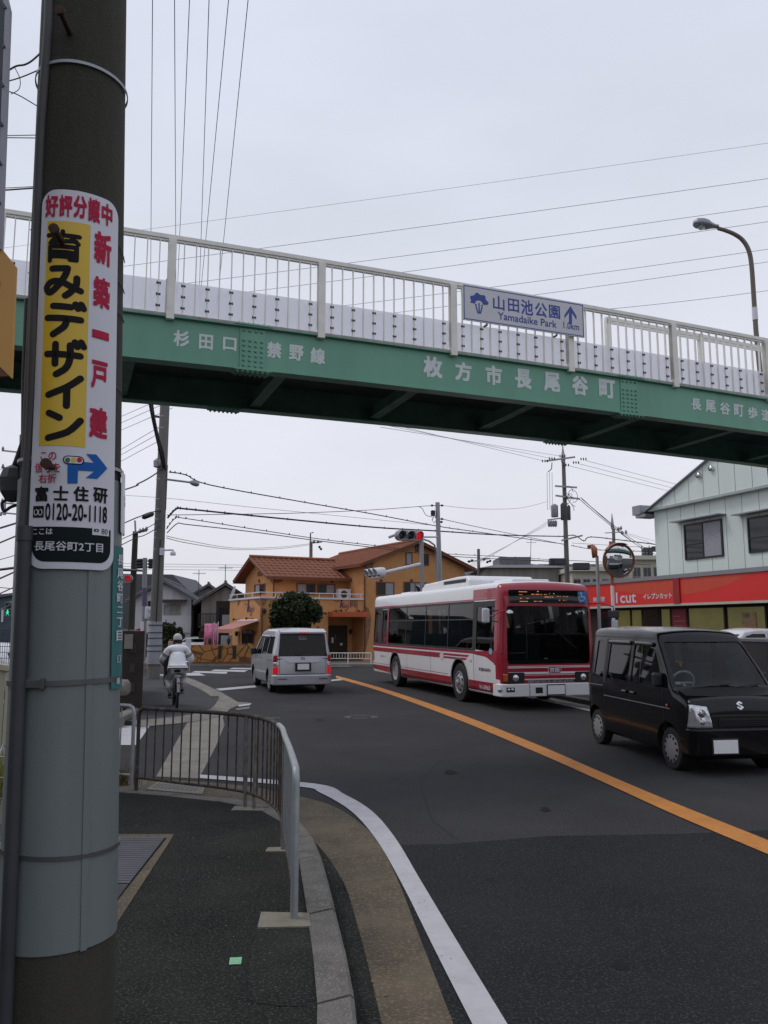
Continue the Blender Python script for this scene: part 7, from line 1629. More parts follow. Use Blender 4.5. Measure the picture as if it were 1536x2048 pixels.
cab('second strand of the messy cable bundle near the middle pole', [(303, 780, 20), (306, 820, 22), (316, 870, 25), (326, 905, 27), (331, 940, 28)], r=.03)
for i, (y0, y1) in enumerate(((845, 800), (858, 812), (872, 828), (915, 872), (925, 885), (937, 900))):
    wire([(215, y0, 40), (325 if i > 2 else 345, y1 - 22 if i > 2 else y1 - 12, 30)], ['%s thin wire rising to the middle pole just under the bridge' % w for w in ('topmost', 'second', 'third', 'fourth', 'fifth', 'lowest')][i], .012, W_, group='thin wires left of the middle pole')
wire([(240, 990, 40), (340, 997, 36), (480, 1012, 36), (700, 1034, 38), (880, 1052, 40)], 'very faint wire crossing between the two upper street cables', .010, W_, group='thin wires over the street')
for i, (y0, y1) in enumerate(((1127, 1133), (1133, 1136), (1138, 1143))): wire([(240, y0, 60), (700, y1, 60)], '%s faint wire behind the television aerials' % ('upper', 'middle', 'lower')[i], .016, W_, group='faint wires behind the aerials')
# grey steel pole and signal pole
YS = 38.; sp1 = conc_pole('steel_pole', 'slim grey steel pole with cables, right of the red traffic signal', 'utility pole', P(884, 1320, YS) * 1, P(875, 1005, YS), .125, .105, M['alu'])
mb = MB()
for x, y in ((864, 1011), (884, 1011), (884, 1038), (883, 1044)): q = P(x, y, YS); mb.lathe([(.03, -.06), (.06, 0), (.03, .06)], q, (1, 0, 0), n=8); mb.bar(q, P(875, y, YS), .03, .03)
q = P(870, 1027, YS); mb.lathe([(.0, -.15), (.11, -.12), (.11, .12), (0, .15)], q + Vector((-.1, -.1, 0)), (0, 0, 1), n=10); mb.tube([P(*t, YS) for t in ((868, 1033), (864, 1040), (868, 1046), (873, 1040), (870, 1032))], .02, n=5); mb.build('insulator', M['wire'], sp1, smooth=40)
for i, (pp_, rr_) in enumerate((([(838, 1013, 37), (845, 1018, 37.5), (852, 1030, 38), (865, 1034, 38)], .014), ([(884, 1038, 38), (960, 1055, 42), (1060, 1075, 48), (1128, 1089, 52)], .016), ([(884, 1011, 38), (960, 1018, 42), (1040, 1016, 47), (1095, 1003, 52)], .009))):
    wire(pp_, ['short drooping cable at the top of the grey steel pole', 'cable descending right from the grey steel pole', 'hair thin wire from the steel pole top towards the transformer pole'][i], rr_, group='cables of the grey steel pole')
sg_ = thing('traffic_signal', (P(845, 1300, 31).x, 31, 0), 'horizontal traffic signal showing red on a grey pole above the bus', 'traffic signal')
mb = MB(); mb.tube([P(847, 1330, 31), P(843, 1078, 31)], .075, n=12); mb.build('pole', M['alu'], sg_, smooth=50)
def signal_head(parent, c, yaw, lit, n=3, sp_=.36, r=.15, housing=None, vert=False, off=('black',) * 3):
    fr = Fr(c.x, c.y, yaw); W2 = lambda a, d, z: fr.W(a, d, c.z + z)
    mb = MB(); hw = sp_ * n / 2
    pr = rrect(-hw, hw, -.2, .2, .19, .19, 6) if not vert else rrect(-.2, .2, -hw, hw, .06, .06, 4)
    mb.prism([W2(a, .0, b) for a, b in pr], fr.e2 * .22); h_ = mb.build('housing', housing or M['alu'], parent, bevel=.02)
    for k in range(n):
        o = (k - (n - 1) / 2) * sp_; a, z = (o, 0) if not vert else (0, -o)
        mb = MB(); nseg = 14; vs = []
        for j in range(nseg + 1):
            t = math.radians(-40 + 260 * j / nseg)
            for rr_, d_ in ((r + .012, 0), (r + .012, -.26 + .10 * (1 - math.sin(max(0, t)) if 0 < t < math.pi else 1)), (r, -.26 + .10 * (1 - math.sin(max(0, t)) if 0 < t < math.pi else 1)), (r, 0)): vs.append(W2(a + rr_ * math.cos(t), d_, z + rr_ * math.sin(t)))
        fs = []
        for j in range(nseg): fs += [(4 * j + i, 4 * j + (i + 1) % 4, 4 * j + 4 + (i + 1) % 4, 4 * j + 4 + i) for i in range(4)]
        mb.add(vs, fs); v_ = mb.build('visor', housing or M['alu'], h_, smooth=50)
        mb = MB(); mb.lathe([(r, -.0), (r, .02), (r * .7, .045), (0, .055)], W2(a, -.002, z), -fr.e2, n=20); mb.build('lens', M['redlit'] if lit == k else (M['greenlit'] if lit == -k - 10 else M['darklens']), h_, smooth=60)
    return h_
M['darklens'] = mat('dark lens', (.02, .022, .026), .2); M['greenlit'] = emit('lit green lens', (.05, .95, .45), .9)
signal_head(sg_, P(819, 1071, 30.6), math.radians(22), 2)
mb = MB(); mb.tube([P(777, 1075, 31), P(790, 1070, 31), P(843, 1076, 31)], .05, n=8); mb.tube([P(843, 1074, 31), P(876, 1074, 37.5)], .035, n=8); mb.tube([P(845, 1078, 31), P(858, 1082, 33), P(869, 1090, 36), P(872, 1105, 37.6), P(873, 1160, 37.6)], .04, n=8); mb.build('bracket', M['alu'], sg_, smooth=50)
mb = MB(); mb.tube([P(842, 1128, 31), P(757, 1148, 31)], .07, n=10); arm = mb.build('mast_arm', M['white'], sg_, smooth=50)
s2 = thing('traffic_signal', P(745, 1146, 31), 'edge-on traffic signal with black hoods at the end of the white mast arm', 'traffic signal')
fr = Fr(P(749, 1146, 31).x, 31, math.radians(-68)); c = P(749, 1146, 31)
signal_head(s2, c, math.radians(-62), -5, housing=M['white'])
q = P(746, 1146, 31)
# vehicle signal seen from behind the bus roof
tm = thing('traffic_signal', P(845, 1180, 32), 'small edge-on signal poking above the bus roof on the signal pole', 'traffic signal'); signal_head(tm, P(848, 1178, 31.8), math.radians(-60), -5, n=2, sp_=.3, r=.12, housing=M['alu'])
# transformer pole
YT = 52.; tpb = P(1139, 1300, YT); tr_ = conc_pole('utility_pole', 'grey utility pole with transformers and crossarms above the bus front', 'utility pole', Vector((tpb.x, YT, 0)), P(1127, 925, YT), .19, .12, M['concpole2'])
mb = MB(); a = P(1126.5, 925, YT); mb.lathe([(.13, 0), (.16, .25), (.12, .5), (.05, .9), (.015, 1.9)], a, (0, 0, 1), n=10); mb.build('pole_cap', M['alu'], tr_, smooth=50)
def xarm(parent, x0, y0, x1, y1, Y, m=None, w_=.10): mb = MB(); mb.bar(P(x0, y0, Y), P(x1, y1, Y), w_, w_); return mb.build('cross_arm', m or M['alu'], parent)
for q in ((1092, 922, 1150, 914), (1110, 972, 1154, 975), (1111, 991, 1160, 998), (1123, 1081, 1165, 1071)): xarm(tr_, *q, YT - .25)
ins = MB()
for x, y in ((1090, 922), (1104, 917), (1125, 912), (1132, 930), (1152, 925), (1167, 918)):
    q = P(x, y, YT - .3); 
    for d in (-.16, 0, .16): ins.lathe([(.03, -.04), (.11, 0), (.03, .04)], q + Vector((d, 0, 0)), (1, 0, .1), n=8)
ins.build('insulator', M['wire'], tr_, smooth=50)
for x0, y0, x1, y1, m in ((1102, 1010, 1117, 1034, 'alu'), (1121, 1008, 1130, 1040, 'conduit'), (1134, 1012, 1142, 1040, 'conduit')):
    a, b = P(x0, y0, YT - .5), P(x1, y1, YT - .5); mb = MB(); cx = (a.x + b.x) / 2; r_ = (b.x - a.x) / 2; mb.lathe([(r_ * .9, b.z), (r_, b.z + .05), (r_, a.z - .05), (r_ * .8, a.z), (r_ * .2, a.z + .08), (0, a.z + .1)], (cx, YT - .45, 0), (0, 0, 1), n=16); mb.build('transformer', M[m], tr_, smooth=40)
mb = MB(); mb.bar(P(1095, 1040, YT - .4), P(1125, 1036, YT - .4), .08, .08)
for k in range(4): q = P(1098 + k * 4.5, 1047, YT - .4); mb.lathe([(.05, -.22), (.09, -.1), (.10, .12), (.03, .2)], q, (0, 0, 1), n=8)
mb.build('fuse_row', M['alu'], tr_, smooth=40)
mb = MB()
for k, (x, y) in enumerate(((1137, 985), (1142, 1000), (1139, 1008), (1146, 992), (1135, 1000))):
    q = P(x, y, YT - .3); mb.tube([q + Vector((.3 * math.cos(t + k), 0, .42 * math.sin(t))) for t in [j * .5 for j in range(11)]], .018, n=5)
for x in (1094, 1099, 1104): mb.tube([P(x, 945, YT - .2), P(x + 1, 1020, YT - .3)], .012, n=4)
mb.tube([P(1104, 925, YT), P(1103, 938, YT), P(1096, 944, YT)], .03, n=5); mb.build('jumper_cable', M['wire'], tr_, smooth=50)
mb = MB()
for a, b in (((1098, 1117), (1131, 1130)), ((1146, 1126), (1178, 1140))):
    p0, p1 = P(*a, YT - .8), P(*b, YT - .8); mb.box(p0.x, p1.x, YT - 1.1, YT - .6, p1.z, p0.z)
mb.build('cable_box', M['conduit'], tr_, bevel=.05)
TW = 'wires of the transformer pole'
for i, (x1, y1) in enumerate(((640, 828), (700, 850), (760, 868))): wire([(1088 + 16 * i, 922 - 5 * i, YT), (x1 - 60 * 0, y1 - 14, 34)], '%s wire rising left from the transformer pole to the bridge' % ('lowest', 'middle', 'highest')[i], .012, W_, group=TW)
for i, (x0, y0, x1, y1) in enumerate(((1171, 921, 1400, 981), (1156, 927, 1400, 990), (1136, 931, 1400, 998))): wire([(x0, y0, YT), (x1, y1, 62)], '%s wire falling right from the transformer pole to the clad building' % ('highest', 'middle', 'lowest')[i], .014, W_, group=TW)
for i, (x0, y0, x1, y1) in enumerate(((1162, 995, 1300, 1108), (1164, 998, 1312, 1110), (1160, 999, 1296, 1104))): wire([(x0, y0, YT), (x1, y1, 75)], '%s cable dropping steeply right of the transformer pole' % ('upper', 'second', 'lower')[i], .022, group=TW, sag=.2)
wire([(1126, 1072, 52), (1150, 1071, 52), (1168, 1082, 51), (1180, 1074, 50), (1240, 1080, 47), (1312, 1089, 44)], 'thick cable looping past the transformer pole to the clad building', .03, group=TW, ties=9)
wire([(1142, 1091, 52), (1200, 1100, 50), (1312, 1103, 46)], 'cable behind the round mirror to the clad building', .02, group=TW, ties=7); wire([(1144, 1086, 52), (1312, 1096, 46)], 'thin cable just above the round mirror', .012, group=TW)
wire([(1060, 1120, 52), (1100, 1122, 52), (1140, 1121, 52), (1200, 1124, 54), (1300, 1130, 56)], 'cable at the level of the grey cable boxes', .02, group=TW)
for i in range(4): wire([(900 + 12 * i, 1150 - 3 * i, 46), (1092 + i, 1052 - 3 * i, 52)], '%s of the fan of thin wires rising to the transformers' % ('lowest', 'second', 'third', 'highest')[i], .008, W_, group='fan of thin wires')
# other poles
def small_pole(px, ybase, ytop, Y, r, label, arms=(), m='concpole2', lean=0):
    b = P(px + lean, ybase, Y); t_ = conc_pole('utility_pole', label, 'utility pole', Vector((b.x, Y, 0)), P(px, ytop, Y), r, r * .75, M[m])
    for x0, y0, x1, y1 in arms: xarm(t_, x0, y0, x1, y1, Y - .15, M['wire'] if r < .14 else M['alu'], .08)
    return t_
t_ = small_pole(622, 1200, 1083, 60, .16, 'small utility pole rising behind the restaurant roof ridge', ((624, 1086, 644, 1084),)); mb = MB(); mb.tube([P(620.5, 1130, 60), P(621, 1066, 60), P(627, 1065, 60)], .05, n=6)
for x, y in ((628, 1084), (636, 1084), (639, 1094), (642, 1098), (619, 1125), (626, 1130)): mb.lathe([(.03, -.1), (.12, 0), (.03, .1)], P(x, y, 59.8), (0, 0, 1), n=6)
mb.build('insulator', M['wire'], t_)
t_ = small_pole(957, 1160, 1098, 62, .15, 'far utility pole with black insulators right of the restaurant roof', ((936, 1124, 980, 1117),)); mb = MB()
for x, y in ((938, 1123), (944, 1121), (968, 1119), (975, 1124), (980, 1122)): mb.lathe([(.03, -.12), (.12, 0), (.03, .12)], P(x, y, 61.8), (1, 0, .4), n=6)
mb.build('insulator', M['wire'], t_)
t_ = small_pole(1227, 1170, 1058, 75, .19, 'far utility pole with a pointed cap behind the round mirror', ((1210, 1066, 1245, 1064),)); mb = MB(); mb.lathe([(.15, 0), (.17, .3), (.02, 1.5)], P(1225, 1058, 75), (0, 0, 1), n=8)
for x, y in ((1237, 1058), (1242, 1056), (1245, 1066), (1252, 1064)): mb.lathe([(.04, -.2), (.13, 0), (.04, .2)], P(x, y, 74.8), (0, 0, 1), n=6)
mb.build('pole_cap', M['alu'], t_)
for i, (y0, y1) in enumerate(((1066, 1088), (1068, 1096))): wire([(1252, y0, 75), (1330, y1, 60)], '%s wire from the far pointed pole to the clad building' % ('upper', 'lower')[i], .016, W_, group='wires of the far pointed pole')
t_ = small_pole(271, 1262, 1063, 34, .15, 'thin dark utility pole just right of the big near pole', ((268, 1066, 293, 1061), (240, 1138, 288, 1142)), m='wood2' if 'wood2' in M else 'concpole', lean=-9)
mb = MB(); mb.tube([P(271, 1063, 34), P(270, 1041, 34)], .04, n=6)
for x, y in ((280, 1062), (286, 1060), (293, 1058)): mb.lathe([(.03, -.1), (.08, 0), (.03, .1)], P(x, y, 33.8), (0, 0, 1), n=6)
mb.build('pole_cap', M['alu'], t_)
YP = 31.; ps = thing('pedestrian_signal_pole', (P(288, 1300, YP).x, YP, 0), 'grey steel pole with black insulators carrying the unlit pedestrian signal, left of the middle pole', 'signal pole')
mb = MB(); mb.tube([P(286, 1323, YP), P(288, 1260, YP), P(290, 1116, YP)], .09, n=12); mb.build('pole', M['alu'], ps, smooth=50)
mb = MB(); mb.tube([P(286.6, 1243, YP), P(286.3, 1262, YP)], .10, n=12); mb.build('white_wrap', M['white'], ps, smooth=50); mb = MB(); mb.tube([P(289, 1212, YP), P(289.5, 1176, YP)], .10, n=12); mb.build('purple_wrap', mat('dusty purple sheet', (.10, .085, .15), .7), ps, smooth=50)
mb = MB()
for k in range(3):
    for x in (279, 303): mb.lathe([(.02, -.14), (.07, -.1), (.07, .1), (.02, .14)], P(x, 1121 + k * 6.3, YP), (1, 0, .05), n=8)
    mb.bar(P(277, 1121 + k * 6.3, YP), P(303, 1123 + k * 6, YP), .03, .03)
mb.build('insulator', M['wire'], ps, smooth=40)
pg = signal_head(ps, P(302, 1226, YP), math.radians(50), -5, n=2, sp_=.24, r=.09, housing=M['white'], vert=True)
mb = MB(); mb.bar(P(288, 1213, YP), P(302, 1217, YP), .03, .03); mb.bar(P(288, 1240, YP), P(303, 1240, YP), .03, .03); mb.build('bracket', M['conduit'], ps)
# red signal peeking out behind the near pole, green pedestrian signal at the left edge
rs = thing('traffic_signal', P(250, 1157, 33), 'red traffic signal half hidden behind the right edge of the big pole', 'traffic signal'); signal_head(rs, P(239, 1157, 33), 0.2, 2, sp_=.34, r=.11)
mb = MB(); mb.bar(P(200, 1140, 33.3), P(288, 1142, 33.3), .06, .06); mb.build('arm', M['wire'], rs)
gs = thing('pedestrian_signal', P(15, 1218, 32), 'pedestrian signal showing a green walking figure at the left edge', 'traffic signal')
c = P(16, 1218, 32); mb = MB(); mb.prism([Vector((c.x + a, 32, c.z + b)) for a, b in rrect(-.14, .14, -.28, .28, .04, .04, 4)], (0, .2, 0)); hs = mb.build('housing', M['alu'], gs)
for dz, m in ((.13, M['darklens']), (-.13, M['darklens'])): mb = MB(); mb.prism([Vector((c.x + a, 31.99, c.z + dz + b)) for a, b in rrect(-.11, .11, -.11, .11, .03, .03, 4)], (0, -.01, 0)); mb.build('lens', m, hs)
mb = MB(); fn = lambda x, y: Vector((c.x + x, 31.974, c.z - .13 + y)); stroke(mb, [(0, .03), (0, -.02)], .055, fn); stroke(mb, [(.0, -.02), (.045, -.09)], .03, fn); stroke(mb, [(-.005, -.02), (-.045, -.08)], .03, fn); stroke(mb, [(-.02, .03), (-.06, -.01)], .022, fn); stroke(mb, [(.02, .03), (.06, -.0)], .022, fn); mb.add([fn(.028 * math.cos(t), .078 + .028 * math.sin(t)) for t in [k * .628 for k in range(10)]], [tuple(range(10))]); mb.build('walking_figure', M['greenlit'], hs)
mb = MB(); mb.tube([(c.x + .3, 32.1, 0), (c.x + .3, 32.1, c.z + .4)], .06, n=10); mb.bar((c.x + .3, 32.1, c.z + .3), (c.x, 32.1, c.z + .3), .04, .04); mb.build('pole', M['alu'], gs)
t_ = small_pole(44, 1250, 870, 44, .17, 'utility pole behind the big pole, only its left crossarms showing', ((4, 901, 60, 907), (3, 935, 60, 940), (3, 1005, 60, 1012), (1, 1025, 60, 1031)))
mb = MB(); mb.tube([P(9, 1000, 43.8), P(9, 1030, 43.8)], .08, n=6)
for x, y in ((6, 897), (6, 932), (26, 934), (2, 1028), (5, 1001)): mb.lathe([(.03, -.12), (.08, 0), (.03, .12)], P(x, y, 43.8), (0, 0, 1), n=6)
mb.build('insulator', M['alu'], t_)
for i, (p0, p1, r_) in enumerate((((-30, 990, 43), (60, 925, 44), .014), ((-30, 950, 43), (60, 918, 44), .012), ((-30, 1098, 28), (60, 1060, 30), .03), ((-30, 1128, 28), (60, 1102, 30), .014), ((-30, 1172, 28), (60, 1181, 30), .014), ((-30, 383, 16), (70, 376, 15), .018), ((-30, 272, 16), (80, 270, 15), .010), ((-30, 378, 16), (70, 373, 15), .008), ((-30, 275, 15), (80, 276, 15), .010), ((-30, 1143, 30), (60, 1132, 30), .05))):
    wire([p0, p1], '%s of the wires left of the big pole, counted %s' % (('fourth', 'third', 'fifth', 'sixth', 'lowest', 'second', 'topmost', 'thinner second', 'doubled topmost', 'thickest')[i], 'from the top'), r_, group='wires at the left edge')
wire([(-10, 160, 9), (28, 134, 9), (50, 129, 9), (68, 118, 9), (95, 92, 9)], 'twisted wire with clamps left of the big pole near its top', .012, group='wires at the left edge'); wire([(-10, 168, 9), (38, 156, 9), (95, 132, 9)], 'clamped wire just below the twisted one left of the big pole', .008, group='wires at the left edge')
wire([(-10, 180, 9), (30, 187, 9), (90, 222, 9)], 'thin wire falling behind the big pole near its top', .007, group='wires at the left edge')
wire([(30, 136, 9), (40, 158, 9), (38, 178, 9), (22, 188, 9)], 'short looping jumper wire left of the big pole near its top', .005, group='wires at the left edge')
# television aerials
for x, y0, y1, Y, lab in ((397, 1140, 1180, 50, 'left television aerial on the old house roofs'), (450, 1129, 1172, 47, 'tall television aerial on the weathered house roof'), (1061, 1078, 1122, 64, 'television aerial on the grey house far behind the bus')):
    t_ = thing('television_aerial', P(x, y1, Y), lab, 'aerial', 'television aerials'); mb = MB(); mb.tube([P(x, y1 + 12, Y), P(x + 1, y0, Y)], .022, n=5); mb.build('mast', M['conduit'], t_); mb = MB(); h = P(x, y0 + 7, Y)
    mb.bar(h + Vector((-.35, 0, 0)), h + Vector((.45, 0, 0)), .02, .02)
    for k in range(6): q = h + Vector((-.3 + .14 * k, 0, 0)); mb.bar(q - Vector((0, .25, .06)), q + Vector((0, .25, .06)), .012, .012)
    mb.build('antenna', M['conduit'], t_)
    for k in range(3): wire([(x, y1 - 12, Y), (x - 8 + 8 * k, y1 + 3, Y + (1 if k == 1 else 0))], ['left', 'middle', 'right'][k] + ' stay wire of the ' + lab.split(' on ')[0] + ' at the ' + lab.split('on the ')[1], .006, W_, group='aerial stay wires')

# convex mirrors
def mirror(px, py, rpx, Y, yaw, label, pole_px, top_y, tilt=-.12, hood=True):
    c = P(px, py, Y); t_ = thing('convex_mirror', (P(pole_px, 1200, Y + .25).x, Y + .25, 0), label, 'traffic mirror'); R = rpx / F * Y; ax = Vector((math.sin(yaw), -math.cos(yaw), tilt)).normalized()
    mb = MB(); mb.lathe([(R * 1.04, 0), (R * 1.05, .03), (R * 1.0, .045), (R * .965, .03)], c - ax * .03, ax, n=40); rim = mb.build('rim', mat('dark mirror rim', (.20, .075, .045), .5), t_, smooth=40)
    mb = MB(); Rs = R * 2.6; prof = []
    for k in range(13):
        a = math.asin(R / Rs) * (1 - k / 12); prof.append((Rs * math.sin(a) * .975, Rs * math.cos(a) - Rs * math.cos(math.asin(R / Rs))))
    mb.lathe(prof, c - ax * .015, ax, n=48); mb.build('mirror_face', M['mirrorm'], t_, smooth=80)
    mb = MB(); mb.lathe([(R * 1.03, 0), (R * .95, -.06), (R * .5, -.10), (0, -.11)], c - ax * .03, ax, n=32); mb.build('back_cover', M['orange'], t_, smooth=50)
    mb = MB(); vs = []; n = 16
    for k in range(n + 1):
        t = math.radians(65 + 80 * k / n); s_ = Vector((math.cos(yaw), math.sin(yaw), 0)); u = ax.cross(s_) * -1; u = u if u.z > 0 else -u
        q = c + (s_ * math.cos(t) + u * math.sin(t)) * R * 1.07; vs += [q - ax * .05, q + ax * .10]
    mb.add(vs, [(2 * k, 2 * k + 1, 2 * k + 3, 2 * k + 2) for k in range(n)]); h_ = mb.build('hood', MATS['dark mirror rim'] if hood else M['orange'], t_, smooth=60); md = h_.modifiers.new('t', 'SOLIDIFY'); md.thickness = .006
    mb = MB(); a = P(pole_px, top_y, Y + .25); mb.tube([Vector((a.x, a.y, .1)), a], .042, n=14); p_ = mb.build('pole', M['orange'] if hood else M['steelgrey'], t_, smooth=50)
    for z0, z1 in ((1.95, 2.9),) if hood else (): 
        mb = MB(); mb.tube([(a.x, a.y, z0), (a.x, a.y, min(z1, a.z - .3))], .0435, n=14); mb.build('white_band', M['buswhite'], p_, smooth=50)
    mb = MB(); mb.bar(c - ax * .08, Vector((a.x, a.y, c.z + .1)), .04, .04); mb.bar(c - ax * .08, Vector((a.x, a.y, c.z - .1)), .04, .04); mb.build('bracket', M['steelgrey'], t_)
M['orange'] = mat('faded orange enamel', (.42, .13, .06), .5, var=.15, scale=6); M['mirrorm'] = mat('mirror surface', (.72, .74, .75), .015, 1., var=0)
mirror(1238, 1121, 33.5, 20.6, math.radians(12), 'large round convex mirror facing the camera on an orange and white pole by the bus', 1221, 1083)
mirror(1184, 1103, 13, 21.0, math.radians(-104), 'convex mirror seen edge-on from behind, orange backed, left of the round mirror', 1194, 1112, -.1, hood=False)

# ============================================================ LEFT KERBSIDE: louvred wall, stones, signs
wl = thing('louvred_wall', (-5.35, 16.8, .1), 'dark brown louvred garden wall beside the cyclist path', 'wall')
a = G(278, 1425, .1); b = G(255, 1360, .1); dirv = (b.xy - a.xy).normalized(); LW = Fr(a.x, a.y, math.atan2(dirv.y, dirv.x)); ln = 6.0; zt_ = P(270, 1262, a.y).z
mb = MB(); mb.box(0, ln, .02, .14, .1, zt_, LW); mb.box(-.05, .0, -.05, .5, .1, zt_, LW); mb.build('backing', M['wood'], wl)
for k in range(16): z = .25 + k * (zt_ - .3) / 16; mb = MB(); mb.hexa([LW.W(s, d, z + dz) for dz in (0, .05) for s, d in ((0, -.03), (ln, -.03), (ln, .02), (0, .02))]); mb.build('louvre', M['louvre'] if 'louvre' in M else mat('brown louvre', (.06, .042, .035), .6), wl)
bw = thing('block_wall', (-6.2, 16.4, .1), 'dark block wall between the louvred wall and the big pole', 'wall'); a2 = a + Vector((-.02, -.10, 0))
M['block'] = mat('dark concrete block', (.055, .050, .046), .9, var=.3, scale=6)
mb = MB(); zt2 = P(250, 1285, a.y).z
for r_ in range(7):
    for c_ in range(6): mb.box(a.x - .08 - .40 * (c_ + 1) - (.2 if r_ % 2 else 0), a.x - .09 - .40 * c_ - (.2 if r_ % 2 else 0) , a.y - .12, a.y + .1, .12 + r_ * .2, .312 + r_ * .2)
mb.build('blocks', M['block'], bw)
mb = MB(); q = P(257, 1281, a.y - .15); mb.box(q.x - .09, q.x + .09, a.y - .16, a.y - .14, q.z - .17, q.z + .13); mb.build('notice_plate', M['shutterp'], bw)
rk = thing('garden_rock', tuple(P(247, 1375, 15.6)), 'rough pale rock on the dark block wall base beside the big pole', 'rock')
bm = bmesh.new(); bmesh.ops.create_icosphere(bm, subdivisions=3, radius=.16)
for v in bm.verts: v.co *= 1 + .25 * math.sin(v.co.x * 13 + 2) * math.cos(v.co.z * 11) + random.uniform(-.05, .05)
me = bpy.data.meshes.new('rock_body'); bm.to_mesh(me); bm.free(); me.materials.append(M['apron']); o = bpy.data.objects.new('rock_body', me); link(o); o.parent = rk
mb = MB(); c = G(271, 1320, .1); c = P(274, 1281, 24); mb.prism([Vector((c.x + a_, 24, c.z + b_)) for a_, b_ in ((-.05, .32), (.08, .36), (.10, -.1), (.0, -.38), (-.05, -.3))], (0, .03, 0)); t_ = thing('red_sign', (c.x, 24, 0), 'narrow red roadside sign seen beside the louvred wall', 'sign'); mb.build('panel', M['redprint'], t_); mb = MB(); mb.tube([(c.x, 24.05, 0), (c.x, 24.05, c.z + .3)], .025, n=6); mb.build('post', M['alu'], t_)
for i, x in enumerate((275, 289)):
    c = P(x, 1320, 36); t_ = thing('hoop_bollard', (c.x, 36, 0), ['pale yellow hoop bollard left of the grey signal pole', 'orange hoop bollard round the foot of the grey signal pole'][i], 'bollard', 'hoop bollards at the corner'); h = P(x, 1312, 36).z
    mb = MB(); mb.tube([(c.x - .14, 36, 0), (c.x - .14, 36, .75), (c.x - .1, 36, .88), (c.x, 36, .93), (c.x + .1, 36, .88), (c.x + .14, 36, .75), (c.x + .14, 36, 0)], .03, n=8); mb.build('hoop', M['opaint'] if i else M['cream'], t_, smooth=50)
# dark shrubs beside the old house
for i, (x, y, w_, h_) in enumerate(((330, 1266, .4, .6), (346, 1272, .45, .6))):
    c = P(x, y, 43); t_ = thing('garden_shrub', (c.x, 43, 0), ['smaller dark shrub right behind the middle pole', 'rounder dark shrub above the cyclist'][i], 'shrub', 'dark shrubs by the old house'); crown((c.x, 43, c.z), w_, w_, h_, 900, M['leaf'], 'crown', t_, .12, 20 + i); mb = MB(); mb.tube([(c.x, 43, 0), (c.x, 43, c.z)], .06, n=6); mb.build('trunk', M['wood'], t_)

